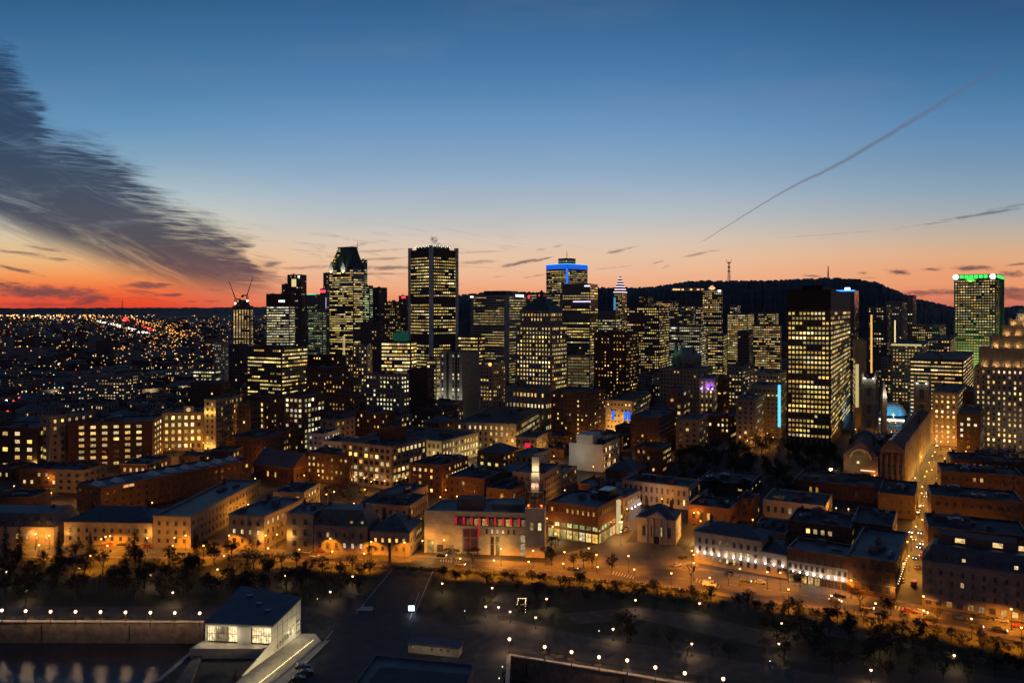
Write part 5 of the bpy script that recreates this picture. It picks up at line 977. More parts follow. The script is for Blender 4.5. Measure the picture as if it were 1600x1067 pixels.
for x in (118, 55, 10): lamp_light(mu, (x * S, -4.5, 3.6), (1, .5, .12), 3200 if x == 118 else 1900, .2)
tw = thing('museum_tower', 'pale square museum tower with a glass lantern storey and a lit slender block on top', 'tower', (*at(836, 355)[:2], 0), -a_); LANDS.append(('the museum tower', 836, 800)); FOOT.append((footprint(*at(836, 365)[:2], 10, 20, a_), 820, 852, 872, 353))
th = zy(790); part_box(tw, 'shaft', 'pale_stone', -4.3, 4.3, -1.2, 11, 0, th, lambda b: [b.box(-4.36, 4.36, -1.26, -1.2, z, z + .1) for z in (5, 9.2, 13.4, 17.6)])
w = ob('tower_window', WIN['framed'], tw, (2.2, -1.28, zy(818))); w.scale = (1.6, 1, 3.6); w.color = (1, .75, .32, 1); w = ob('tower_window', WIN['framed'], tw, (-1.3, -1.28, zy(818))); w.scale = (1.5, 1, 3.6); w.color = (.3, .22, .08, 1)
b = MB(); b.cyl(0, 4, 4.2, 4.2, th, th + 6.5, 16, 0, top=False)
for i in range(16): b.tube((4.3 * cos(i * pi / 8), 4 + 4.3 * sin(i * pi / 8), th), (4.3 * cos(i * pi / 8), 4 + 4.3 * sin(i * pi / 8), th + 7), .13, m=1)
for z in (2.2, 4.4, 6.6): b.cyl(0, 4, 4.4, 4.4, th + z, th + z + .25, 16, 1)
b.build('glass_lantern', ['curtain_glass', 'black_metal'], tw)
for x in (-2.9, 2.9): b = MB(); b.ball((x, -.3, th + 1.0), .55); b.build('orange_lamp', [emis('orange_lamp', (1, .18, .03), 2.5)], tw); lamp_light(tw, (x, -.9, th + 1.4), (1, .2, .03), 160)
b = MB(); b.cyl(0, 4, 3.6, 3.3, th + 6.9, th + 11, 12); b.build('belvedere', ['dark_concrete'], tw)
z2, z3, z4 = zy(760), zy(737), zy(713); part_box(tw, 'upper_shaft', 'pale_stone', -1.8, 1.8, 2, 6, th + 10, z3); part_box(tw, 'upper_block', 'pale_stone', -1.6, 1.6, 2.2, 5.8, z3 + .5, z4); part_box(tw, 'joint', 'black_metal', -1.5, 1.5, 2.3, 5.7, z3, z3 + .5)
for x in (-1, .9): lamp_light(tw, (x, .3, z2 + 1.0), (1, .74, .42), 1500, .15); 
lamp_light(tw, (0, .2, z3 + 1.0), (1, .74, .42), 1100, .15)
b = MB()
for x, y in ((-4, -.5), (4, -.5), (4, 8), (-4, 8)): b.tube((x, y, th), (x, y, zy(745)), .12)
for z in (zy(745), zy(752), zy(760)):
    for p_, q_ in (((-4, -.5), (4, -.5)), ((4, -.5), (4, 8)), ((4, 8), (-4, 8)), ((-4, 8), (-4, -.5))): b.tube((*p_, z), (*q_, z), .08)
b.build('steel_frame', ['steel'], tw)
# ---- glazed corner hall with glowing ground floor
gh, L, R_, h = bldg('brown brick corner hall with a glowing yellow-green glazed ground floor', 856, 935, 958, 793, 851, a=30, wall='brick', roofm='grey_roof', R=30, win=False, cat='hall', name='hall', units=3, land='the glazed corner hall')
add_windows(gh, L, R_, h - 5.5, h - 1.5, bay=2.7, fh=3.8, ww=.36, wh=.5, p=.8, pal='office', gain=.9, kind='framed', run=.1)
for s, (o_, d_, nn_, ro, wd_) in faces_of(L, R_).items():
    if s == 'left': continue
    n = int(wd_ / 3.2)
    for i in range(n):
        u = (i + .5) * wd_ / n; w = ob('shop_window', WIN['framed'], gh, (o_[0] + d_[0] * u + nn_[0] * .02, o_[1] + d_[1] * u + nn_[1] * .02, 2.6), ro); w.scale = (wd_ / n * .92, 1, 4.4); w.color = (*wcol('office', .85), 1)
        w = ob('window', WIN['framed'], gh, (o_[0] + d_[0] * u + nn_[0] * .02, o_[1] + d_[1] * u + nn_[1] * .02, 7), ro); w.scale = (wd_ / n * .8, 1, 2); w.color = (*(wcol('green', .8) if rnd.random() < .65 else DARKW), 1)
b = MB(); b.box(L / 2 - .2, L / 2 + 1.4, R_ * .22, R_ * .3, 0, h - 1); b.build('lit_column', [emis('column_glow', (1, .72, .36), .6)], gh); part_box(gh, 'glass_penthouse', 'teal_glass', L * .2, L * .42, R_ * .1, R_ * .42, h - .9, h + 4)
lamp_light(gh, (-L * .2, -R_ / 2 - 4, 3), (1, .95, .4), 900, .4); lamp_light(gh, (L / 2 + 4, -4, 3), (1, .8, .35), 900, .4)
g2, L, R_, h = bldg('dim stone block behind the glazed corner hall with a pink-white lit corner', 905, 975, 1004, 778, 830, D=420, a=30, wall='grey_stone', roofm='metal_roof', R=24, bay=3.2, fh=3.8, ww=.4, wh=.5, p=.08, pal='warm', cat='building', cornice=.4, yvis=822)
for y in (-.1, .1, .3, .42): lamp_light(g2, (L / 2 + 1.3, R_ * y, 4), (1, .8, .8), 420, .2); b = MB(); b.ball((L / 2 + .7, R_ * y, 3.4), .4, 6, 4); b.build('wall_lamp', [emis('pink_lamp', (1, .85, .85), 7)], g2)
# ---- old customs house
cu, L, R_, h = bldg('small stone customs house with a pedimented front and dark hipped roof', 996, 1056, 1082, 813, 852, a=20, wall='pale_stone', roof='hip', rh=5, roofm='slate_roof', R=17, bay=3.9, fh=4.6, ww=.34, wh=.55, p=.03, pal='warm', kind='framed', cat='customs house', name='customs_house', land='the pedimented customs house')
b = MB(); P_ = [(-4.6, -R_ / 2 - .8, h + .4), (4.6, -R_ / 2 - .8, h + .4), (0, -R_ / 2 - .8, h + 2.9)]; Q = [(p[0], -R_ / 2 + 4, p[2]) for p in P_]; b.q(P_); b.q([P_[1], Q[1], Q[2], P_[2]]); b.q([P_[0], P_[2], Q[2], Q[0]]); b.q([P_[0], Q[0], Q[1], P_[1]]); b.build('pediment', ['pale_stone'], cu)
b = MB()
for x in (-4.6, -1.7, 1.7, 4.6): b.box(x - .35, x + .35, -R_ / 2 - .5, -R_ / 2, 0, h)
b.box(-1.2, 1.2, -R_ / 2 - .3, -R_ / 2, 0, 3.4, 1); b.build('pilaster', ['pale_stone', 'black_metal'], cu); lamp_light(cu, (L / 2 + 6, 3, 5), SODIUM, 6500, .3); lamp_light(cu, (-L / 2 - 7, -R_ / 2 - 3, 5), SODIUM, 2000, .3)
# ---- lamp-lit terrace
r1, L, R_, h = bldg('four-storey pale terrace with a row of nine glowing white wall lamps', 1085, 1190, 1194, 846, 897, a=33, wall='pale_stone', roofm='slate_roof', roof='hip', rh=3.5, R=17, bay=3.0, fh=3.3, ww=.38, wh=.6, p=.3, pal='warm', kind='framed', cat='terrace', name='terraced_house', land='the nine-lamp terrace', gain=.7)
uplights(r1, [-L / 2 + (i + .5) * L / 9.3 for i in range(9)], -R_ / 2, 5.0, PINK, 190)
r2, L, R_, h = bldg('low three-storey link house with three glowing wall lamps', 1189, 1230, 1234, 868, 904, a=33, wall='pale_stone', roofm='slate_roof', roof='hip', rh=3, R=15, bay=3.0, fh=3.2, ww=.38, wh=.6, p=.1, pal='warm', kind='framed', cat='house', name='house')
uplights(r2, [-L * .33, 0, L * .33], -R_ / 2, 5.0, PINK, 190)
r3, L, R_, h = bldg('brick-topped terrace with a row of eight bright wall lamps over its shopfronts', 1231, 1325, 1329, 869, 925, a=33, wall='brick', roofm='metal_roof', R=17, bay=2.9, fh=3.3, ww=.42, wh=.6, p=.12, pal='warm', kind='framed', cat='terrace', name='terraced_house', land='the eight-lamp terrace', cornice=.35, wz0=7)
part_box(r3, 'stone_storey', 'pale_stone', -L / 2 + .01, L / 2, -R_ / 2 - .12, -R_ / 2, 3.6, 8.8)
for i in range(11): w = ob('window', WIN['framed'], r3, (-L / 2 + (i + .5) * L / 11, -R_ / 2 - .14, 6.8)); w.scale = (1.1, 1, 1.9); w.color = (*(wcol('amber', .5) if rnd.random() < .15 else DARKW), 1)
for i in range(9): w = ob('shopfront', WIN['framed'], r3, (-L / 2 + (i + .5) * L / 9, -R_ / 2 - .03, 1.9)); w.scale = (2.2, 1, 3); w.color = (*(wcol('warm', .9) if i in (2, 3, 4, 0) else (.03, .015, .006)), 1)
uplights(r3, [-L / 2 + (i + .8) * L / 8.5 for i in range(8)], -R_ / 2 - .12, 4.6, PINK, 230, .38, 9)
r4, L, R_, h = bldg('five-storey ornate red brick corner block with orange-lit ground arcade', 1325, 1399, 1416, 876, 938, a=31, wall='dark_brick', roofm='grey_roof', R=46, bay=2.9, fh=3.1, ww=.5, wh=.62, p=.06, pal='amber', kind='framed', cat='corner block', name='corner_block', land='the ornate brick corner block', cornice=.55, units=4)
lamp_light(r4, (L * .45, -R_ / 2 - 1.5, 4), SODIUM, 900, .2); lamp_light(r4, (-L * .46, -R_ / 2 - 2, 5.5), SODIUM, 1100, .2)
b = MB()
for i in range(12): b.ball((L / 2 + .8, -R_ / 2 + 2 + i * 3.3, 6), .17, 6, 4)
b.build('string_light', [emis('string', (1, .75, .45), 3.5)], r4)
r5, L, R_, h = bldg('long grey stone inn with a tall blue slate mansard and warm shopfronts', 1441, 1660, 1680, 906, 981, D=275, a=30, wall='grey_stone', roofm='slate_roof', roof='mansard', rh=5.5, R=16, bay=3.3, fh=3.3, ww=.32, wh=.52, p=.07, pal='home', kind='framed', cat='inn', name='inn', land='the long mansard inn', yvis=981, wz0=4.2)
for i in range(16): w = ob('shopfront', WIN['framed'], r5, (-L / 2 + (i + .6) * 3.4, -R_ / 2 - .03, 2.0)); w.scale = (2.0, 1, 2.2); w.color = (*(wcol('warm', .7) if i in (2, 4, 5, 7, 8, 9, 10, 11) else (.01, .008, .008)), 1)
part_box(r5, 'glazed_attic', 'dark_concrete', -L * .38, L * .2, -R_ * .1, R_ * .4, h + 5.8, h + 9.0)
for i in (1, 4, 6): w = ob('attic_window', WIN['pane'], r5, (-L * .38 + 3 + i * 4, -R_ * .1 - .05, h + 7.5)); w.scale = (3.4, 1, 1.8); w.color = (1, .62, .25, 1)
b = MB(); b.box(-L / 2 + .5, -L / 2 + 5.5, -R_ / 2 - 1.6, -R_ / 2, 2.9, 3.2); b.build('awning', ['white_panel'], r5)
# blocks east of the traffic street
for a in (('flat dark block with a strip of amber attic windows east of the traffic street', 1486, 1580, 1640, 722, 760, 480, .55, 752), ('dark block with a row of lit penthouse windows right of the basilica', 1470, 1600, 1680, 744, 800, 420, .15, 780),
          ('wide dark tenement with three dim window lines east of the traffic street', 1455, 1600, 1700, 785, 850, 365, .08, 830), ('low roofscape block directly behind the long mansard inn', 1450, 1610, 1700, 838, 900, 318, .1, 868)):
    lb, xl, xc, xr, yt, yb, D_, p_, yv = a; r_, L, R_, h = B4(lb, xl, xc, xr, yt, yb, 'dark_brick', p_, 'amber', D=D_, a=24, yvis=yv, R=26, units=7, cat='building', wz0=max(1, top(yt, D_) - 6))
# ================================================================ harbour side
pv_ = thing('pavilion', 'white harbour pavilion with a tilted dark roof, glazed lit front and glowing side ramp', 'pavilion', (-76.3, 253.8, 0)); LANDS.append(('the white pavilion', 400, 970))
base = (-76.3, 253.8)
def wl(px, py, D): x, y, z = (px - 800) / F * D, D, top(py, D); return (x - base[0], y - base[1], z)
A0 = wl(426, 979, 253.8); B0 = wl(321, 975, 256.5); Cc = wl(470, 935, 270.0); Dc = wl(377, 930, 279.0)
u1 = [B0[k] - A0[k] for k in range(3)]; u2 = [Cc[k] - A0[k] for k in range(3)]; nx_, ny_, nz_ = u1[1] * u2[2] - u1[2] * u2[1], u1[2] * u2[0] - u1[0] * u2[2], u1[0] * u2[1] - u1[1] * u2[0]
Dc = (Dc[0], Dc[1], A0[2] - (nx_ * (Dc[0] - A0[0]) + ny_ * (Dc[1] - A0[1])) / nz_)
tz = 3.2
b = MB(); b.q([(A0[0], A0[1], 0), (Cc[0], Cc[1], 0), Cc, A0]); b.q([(Cc[0], Cc[1], 0), (Dc[0], Dc[1], 0), Dc, Cc]); b.q([(Dc[0], Dc[1], 0), (B0[0], B0[1], 0), B0, Dc])
fx = lambda t, z: (B0[0] + (A0[0] - B0[0]) * t, B0[1] + (A0[1] - B0[1]) * t, z)
ft = lambda t: B0[2] + (A0[2] - B0[2]) * t
for t0, t1 in ((0, .015), (.48, .68), (.985, 1)): b.q([fx(t0, 0), fx(t1, 0), fx(t1, ft(t1)), fx(t0, ft(t0))])
b.q([fx(0, 0), fx(1, 0), fx(1, tz), fx(0, tz)]); b.q([fx(0, ft(0) - .5), fx(1, ft(1) - .5), fx(1, ft(1)), fx(0, ft(0))])
b.build('wall', ['white_panel'], pv_)
b = MB(); o_ = .35; cen = [(A0[k] + B0[k] + Cc[k] + Dc[k]) / 4 for k in range(3)]
tp = [tuple(cen[k] + (p[k] - cen[k]) * 1.02 if k < 2 else p[2] + .45 for k in range(3)) for p in (B0, A0, Cc, Dc)]; bt = [(p[0], p[1], p[2] - .44) for p in tp]
b.q(tp)
for i in range(4): j = (i + 1) % 4; b.q([bt[i], bt[j], tp[j], tp[i]])
b.build('roof', ['metal_roof'], pv_)
# glazed front bays with a lit room behind
for t0, t1, s in ((.02, .14, 1.3), (.15, .32, .2), (.33, .475, 1.5), (.685, .98, 1.2)):
    b = MB(); b.q([fx(t0, tz), fx(t1, tz), fx(t1, ft(t1) - .5), fx(t0, ft(t0) - .5)]); 
    for p_ in range(1): pass
    b.v = [(x, y + 1.2, z) for x, y, z in b.v]; b.c = [(s, s * .74, s * .38)] * len(b.c); gz = b.build('glazing', [GLASS], pv_, True)
    m_ = MB(); n = max(2, int((t1 - t0) * 28))
    for i in range(n + 1): t = t0 + (t1 - t0) * i / n; p_ = fx(t, tz); m_.tube(p_, (p_[0], p_[1], ft(t) - .5), .07)
    for z in (tz + 2.9,): m_.tube(fx(t0, z), fx(t1, z), .09)
    m_.build('mullion', ['frame_paint'], gz)
for t in (.08, .4, .82): p_ = fx(t, 0); lamp_light(pv_, (p_[0], p_[1] - 2.2, tz + 3.0), (1, .8, .5), 480, .4)
rq = MB()
for k in range(3): t = (.3, .5, .68)[k]; x, y, z = [Dc[i] + (A0[i] - Dc[i]) * t for i in range(3)]; rq.box(x - .9 + k, x + .7 + k, y - .7, y + .7, z - .3, z + 1.1)
rq.build('roof_vent', ['steel'], pv_)
# sloping parapet continuing the side wall, side windows, ramp with lit edge, terrace
tip = G(380, 1057); tipl = (tip[0] - base[0], tip[1] - base[1])
b = MB(); w_ = .35; b.q([(A0[0], A0[1], 0), (tipl[0], tipl[1], 0), (tipl[0], tipl[1], .6), (A0[0], A0[1], tz + 1.2)]); b.q([(A0[0] - w_, A0[1], 0), (tipl[0] - w_, tipl[1], 0), (tipl[0] - w_, tipl[1], .6), (A0[0] - w_, A0[1], tz + 1.2)]); b.q([(A0[0], A0[1], tz + 1.2), (tipl[0], tipl[1], .6), (tipl[0] - w_, tipl[1], .6), (A0[0] - w_, A0[1], tz + 1.2)])
b.build('sloping_parapet', ['white_panel'], pv_)
dxs, dys = Cc[0] - A0[0], Cc[1] - A0[1]; ls = hypot(dxs, dys); ux, uy = dxs / ls, dys / ls; an = atan2(uy, ux)
for i in range(8): u = 1.2 + i * 1.55; w = ob('side_window', WIN['pane'], pv_, (A0[0] + ux * u + uy * .05, A0[1] + uy * u - ux * .05, 1.4 + i * .33), an); w.scale = (.9, 1, 1.3 + i * .14); w.color = (*(wcol('office', .5)), 1)
jb = MB()
for k in range(1, 6):
    u = ls * k / 6; x, y = A0[0] + ux * u, A0[1] + uy * u; jb.tube((x + uy * .02, y - ux * .02, 1), (x + uy * .02, y - ux * .02, A0[2] + (Cc[2] - A0[2]) * k / 6 - .1), .045, n=4)
for zz in (5.2, 8): jb.tube((A0[0] + uy * .02, A0[1] - ux * .02, zz), (Cc[0] + uy * .02, Cc[1] - ux * .02, zz), .045, n=4)
jb.build('panel_joint', ['frame_paint'], pv_)
w = ob('side_window', WIN['framed'], pv_, (A0[0] + ux * (ls - 1.8) + uy * .05, A0[1] + uy * (ls - 1.8) - ux * .05, 3.6), an); w.scale = (2.6, 1, 3.6); w.color = (.5, .42, .25, 1)
rp = thing('ramp', 'concrete walkway ramp beside the pavilion with a continuous glowing strip along its edge', 'ramp', (0, 0, 0)); rl = [G(*p) for p in ((466, 991), (492, 991), (503, 1003), (398, 1090), (344, 1090), (380, 1057.5))]
b = MB(); b.prism([(p[0], p[1]) for p in rl][::-1], .02, .35); b.build('deck', ['pale_stone'], rp)
e0, e1 = G(489, 1004), G(388, 1085); b = MB(); b.tube((e0[0], e0[1], 1.15), (e1[0], e1[1], 1.15), .06); b.tube((e0[0], e0[1], .5), (e1[0], e1[1], .5), .05)
n = 34
for i in range(n + 1): t = i / n; x, y = e0[0] + (e1[0] - e0[0]) * t, e0[1] + (e1[1] - e0[1]) * t; b.tube((x, y, .3), (x, y, 1.15), .05)
b.build('handrail', ['steel'], rp)
b = MB(); n = 40
for i in range(n): t = i / n; x, y = e0[0] + (e1[0] - e0[0]) * t, e0[1] + (e1[1] - e0[1]) * t; b.ball((x, y, .95), .10, 6, 4)
b.build('edge_light', [emis('edge_light', (1, .8, .36), 7)], rp)
for i in range(7): t = (i + .5) / 7; lamp_light(rp, (e0[0] + (e1[0] - e0[0]) * t - .6, e0[1] + (e1[1] - e0[1]) * t, 1.3), (1, .8, .42), 850, .15)
lamp_light(rp, (*G(462, 1002)[:2], 3.0), (1, .85, .5), 1100, .3)
b = MB(); sl = [G(503, 1003), G(398, 1090), G(426, 1090), G(516, 1000)]; b.prism([(p[0], p[1]) for p in sl], .02, .2); b.build('stone_bank', ['pale_stone'], rp)
tr = thing('terrace', 'raised stone terrace in front of the pavilion glazing around a dark sunken yard', 'terrace', (0, 0, 0)); f0 = (B0[0] + base[0], B0[1] + base[1]); f1 = (A0[0] + base[0] - .4, A0[1] + base[1])
b = MB(); y1 = f0[1] - 5.2; x2 = (408 - 800) / F * y1 * 1.0
b.prism([(f0[0], f0[1]), (f0[0] - 1.5, f0[1] - .2), (f0[0] - 3.0, y1), (x2, y1), f1], .02, tz - .02); b.build('paving_slab', ['pale_stone'], tr)
q0, q1, q2, q3 = G(321, 1004, 1), (0, 0), (0, 0), (0, 0); wl_ = [G(312, 1010, 1), G(322, 1010, 1), G(290, 1085, 1), G(262, 1085, 1)]
b = MB(); b.prism([(p[0], p[1]) for p in (wl_[3], wl_[2], wl_[1], wl_[0])], .02, 1.0); b.build('side_wall', ['quay_stone'], tr)
rs = thing('rooflight', 'triangular white skylight wedge rising from the dark sunken yard', 'skylight', (*G(355, 1025)[:2], .02)); b = MB(); b.q([(-5, 0, 0), (3, -1.5, 0), (4, 2.2, 2.0), (-3, 1.5, .6)]); b.q([(3, -1.5, 0), (4.4, -1, 0), (4, 2.2, 2.0)]); b.q([(-5, 0, 0), (-3, 1.5, .6), (-3, 1.5, 0)]); b.q([(-3, 1.5, .6), (4, 2.2, 2.0), (4, 2.2, 0), (-3, 1.5, 0)]); b.build('glass_wedge', ['white_panel'], rs)
# hangar, long hut, screen
hg = thing('hangar', 'large dark flat-roofed hangar cut off by the bottom edge of the photo', 'hangar', (0, 0, 0)); P_ = [G(586, 1022, 7), G(740, 1037, 7), G(722, 1100, 7), G(520, 1115, 7)]; b = MB(); q_ = [(p[0], p[1]) for p in P_][::-1]; b.prism(q_, 0, 7, 0, top=False); c_ = (sum(p[0] for p in q_) / 4, sum(p[1] for p in q_) / 4); inn = [(c_[0] + (p[0] - c_[0]) * .975, c_[1] + (p[1] - c_[1]) * .975) for p in q_]
b.loft(q_, 7, inn, 7, 1); b.loft(inn, 7, inn, 6.3, 1); b.build('wall', ['dark_concrete', 'metal_roof'], hg); b = MB(); b.q([(*p, 6.3) for p in inn]); b.build('roof', ['grey_roof'], hg)
inn2 = [(c_[0] + (p[0] - c_[0]) * .86 + 1, c_[1] + (p[1] - c_[1]) * .72 - 3) for p in q_]; b = MB(); b.prism(inn2, 6.3, 6.9); b.build('roof_deck', ['tar_roof'], hg)
LANDS.append(('the hangar', 650, 1045))
hu = thing('site_hut', 'long low cream hut with a blue-grey metal roof and small square windows', 'hut', (*G(638, 1019)[:2], 0), -radians(13)); HL = 16.8; b = MB(); b.box(0, HL, 0, 4, 0, 3.0, bottom=False); b.build('wall', ['pale_stone'], hu); b = MB(); b.q([(-.3, -.4, 2.9), (HL + .3, -.4, 2.9), (HL + .3, 4.4, 3.9), (-.3, 4.4, 3.9)]); b.q([(-.3, -.4, 2.7), (HL + .3, -.4, 2.7), (HL + .3, -.4, 2.9), (-.3, -.4, 2.9)], 1); b.q([(HL + .3, -.4, 2.7), (HL + .3, 4.4, 2.7), (HL + .3, 4.4, 3.9), (HL + .3, -.4, 2.9)], 1); b.build('roof', ['metal_roof', 'brick'], hu)
for x in (1.6, 5.0, 8, 11, 13.4): w = ob('window', WIN['framed'], hu, (x, -.03, 1.9)); w.scale = (.8, 1, .8); w.color = (*((.3, .12, .03) if x < 6 else (.05, .02, .01)), 1)
lamp_light(hu, (5, -6, 4), (1, .8, .5), 260, .3); lamp_light(hu, (12, -6, 4), (1, .8, .5), 260, .3)
sc_ = thing('lit_screen', 'small bright blue-white electronic screen standing on the dark pier road', 'screen', (*G(643, 957)[:2], 0)); part_box(sc_, 'cabinet', 'black_metal', -1.3, 1.3, -.2, .3, .6, 2.9); part_box(sc_, 'post', 'lamp_metal', -.15, .15, -.1, .2, 0, .6); b = MB(); b.box(-1.1, 1.1, -.24, -.2, .8, 2.7); b.build('display', [emis('screen_glow', (.55, .78, 1), 3.5)], sc_); lamp_light(sc_, (0, -1, 1.8), (.5, .75, 1), 60, .3)
tp_ = thing('tarpaulin_cover', 'pale blue tarpaulin-covered mound lying on the dark grass by the pier road', 'tarpaulin', (*G(570, 952)[:2], .02)); b = MB(); b.loft([(-3, -.9), (2.6, -1.1), (3.2, .9), (-2.4, 1.0)], 0, [(-1.6, -.3), (1.6, -.5), (2.8, .3), (-1.2, .4)], 1.0, 0, top=True); b.build('cover', ['pale_blue_cover'], tp_)
# bulb-lit frame in the park
fr = thing('bulb_arch', 'open box frame outlined with warm bulbs on the park path', 'light frame', (*G(814, 958)[:2], 0)); b = MB(); pts = [(-1.4, 0), (1.6, 0), (1.9, 6), (-.9, 6)]
for (x, y) in pts: b.tube((x, y, 0), (x, y, 3.2), .1)
for i in range(4): p_, q_ = pts[i], pts[(i + 1) % 4]; b.tube((*p_, 3.2), (*q_, 3.2), .08)
b.build('frame', ['frame_paint'], fr); b = MB()
for i in range(4):
    p_, q_ = pts[i], pts[(i + 1) % 4]
    for k in range(4): b.ball((p_[0] + (q_[0] - p_[0]) * k / 4, p_[1] + (q_[1] - p_[1]) * k / 4, 3.3), .13, 6, 4)
for (x, y) in pts[1:3]:
    for k in range(3): b.ball((x, y, .6 + k), .13, 6, 4)
b.build('bulb', [emis('bulb', (1, .68, .35), 7)], fr); lamp_light(fr, (.3, 3, 2.5), (1, .65, .3), 60, .3)
# ================================================================ the ordinary blocks between the landmarks
AUTO = []      # (object, base phrase, px, py) still to be told apart by their nearest landmark
def overlaps(poly, gap=1.5):
    for f in FOOT:
        if sat(poly, f[0], gap): return True
    for r in RESERVED:
        if sat(poly, r, 0): return True
    return False
nfill = 0
def filler(x, y, w, d, hh, ar, near):
    global nfill
    poly = footprint(x, y, w, d, ar)
    pts = [pix(p[0], p[1], hh) for p in poly]; x0, x1 = min(p[0] for p in pts), max(p[0] for p in pts)
    if x1 < -20 or x0 > 1620 or overlaps(poly): return False
    lim = 0
    Dn = min(p[1] for p in poly)
    for f in FOOT:
        if f[4] > Dn and f[1] < x1 - 3 and f[2] > x0 + 3: lim = max(lim, f[3])
    lim = max(lim, 500 if x < -.35 * y else 492)
    zmax = H - (lim - 4 - HY) * Dn / F
    hh = min(hh, zmax)
    if hh < 6: return False
    ytop_ = HY - F * (hh - H) / Dn
    walls = [('brick', 'brick'), ('dark_brick', 'dark brick'), ('grey_stone', 'grey stone'), ('limestone', 'stone'), ('concrete', 'concrete')]
    wl, wn = rnd.choices(walls, (3, 4, 3, 2, 1.5))[0]
    rfm = rnd.choice(('tar_roof', 'tar_roof', 'grey_roof', 'slate_roof', 'metal_roof') if near else ('tar_roof', 'grey_roof', 'tar_roof'))
    p = rnd.choice((.02, .05, .1, .2, .4)) if near else rnd.choice((.08, .15, .3, .45, .6))
    root = ob('block', None, None, (x, y, 0), -ar); root['category'] = 'building'; root['group'] = 'ordinary city blocks'
    kind = rnd.random()
    if near and kind < .22 and hh < 20:
        b = MB(); l, r = w / 2, d / 2; b.prism([(-l, -r), (l, -r), (l, r), (-l, r)], 0, hh, 0, top=False); b.build('wall', [wl], root)
        g = MB(); i = min(l, r) * .98; rh = rnd.uniform(3, 6); B = [(-l + i, -r + i), (l - i, -r + i), (l - i, r - i), (-l + i, r - i)]; g.loft([(-l - .3, -r - .3), (l + .3, -r - .3), (l + .3, r + .3), (-l - .3, r + .3)], hh, B, hh + rh, 0, top=True); rf = g.build('roof', [rnd.choice(('slate_roof', 'slate_roof', 'metal_roof'))], root)
        c = MB(); c.box(-l * .5, -l * .5 + 1.2, 0, 1, hh, hh + rh + 1.4); c.build('chimney', ['brick'], rf); rn = 'hipped roof'
    else:
        shell(root, w, d, hh, wl, rfm, .8, .25 if near and rnd.random() < .5 else 0, 0); roof_units(root, w, d, hh, rnd.randint(3, 8) if near else rnd.randint(0, 2), .8); rn = {'tar_roof': 'flat black roof', 'grey_roof': 'flat grey roof', 'slate_roof': 'flat slate roof', 'metal_roof': 'blue-grey metal roof'}[rfm]
        if near and rnd.random() < .3: b = MB(); s_ = rnd.uniform(2, 4); X_, Y_ = rnd.uniform(-.2, .2) * w, rnd.uniform(-.2, .2) * d; b.loft([(X_ - s_, Y_ - s_), (X_ + s_, Y_ - s_), (X_ + s_, Y_ + s_), (X_ - s_, Y_ + s_)], hh - .8, [(X_ - .2, Y_ - .2), (X_ + .2, Y_ - .2), (X_ + .2, Y_ + .2), (X_ - .2, Y_ + .2)], hh + 1.8, 0, top=True); b.build('skylight', ['steel'], root)
    it = add_windows(root, w, d, 1.0, hh - 1.3, bay=rnd.choice((3.2, 3.8, 4.6)), fh=3.7, ww=rnd.uniform(.32, .5), wh=.5, p=p, pal=rnd.choice(('home', 'amber', 'warm', 'office')), gain=.75, run=.2, sides=('front', 'right'), ind=(36 if near else 0), stuff_all=not near)
    st = max(2, round(hh / 3.7)); lit = sum(1 for t in it if t[7] is not DARKW)
    AUTO.append((root, '%s %s-storey %s block with %s, %s' % ('small' if w * d < 420 else 'broad', {2: 'two', 3: 'three', 4: 'four', 5: 'five', 6: 'six', 7: 'seven'}.get(st, 'eight' if st == 8 else 'many'), wn, rn, 'unlit' if lit == 0 else ('few lit windows' if lit < 6 else 'many lit windows')), *pix(x, y, hh)))
    FOOT.append((poly, x0, x1, min(700 if near else 640, HY + F * H / Dn) if False else ytop_ + (5 if near else 4), Dn)); nfill += 1; return True
fr_ = random.Random(5)
for ar, xr, u_rng in ((radians(29), (-.70, .72), None),):
    ux, uy = cos(ar), -sin(ar); vx, vy = sin(ar), cos(ar)
    # near rows
    v_ = 300
    while v_ < 1500:
        near = v_ < 760; dep = fr_.uniform(16, 26) if near else fr_.uniform(28, 48)
        u = -1300
        while u < 1000:
            w = fr_.uniform(13, 30) if near else fr_.uniform(24, 55)
            x = ux * (u + w / 2) + vx * v_; y = uy * (u + w / 2) + vy * v_
            if 345 < y < (1450 if x > -.3 * y else 1500) and abs(x) < .68 * y + 20 and nfill < 330:
                hmax = fr_.uniform(9, 17) if y < 600 else (fr_.uniform(12, 30) if x > -.35 * y else fr_.uniform(6, 15))
                a2 = ar + radians(fr_.uniform(-2, 2)) - (radians(22) if x < -.25 * y and y < 700 else 0)
                if fr_.random() < (.97 if near else .72): filler(x, y, w - .5, dep - .5, hmax, a2, near)
            u += w + (9 if fr_.random() < .22 else .6)
        v_ += dep + (9 if fr_.random() < .4 else 1.2)
print('fill', nfill)
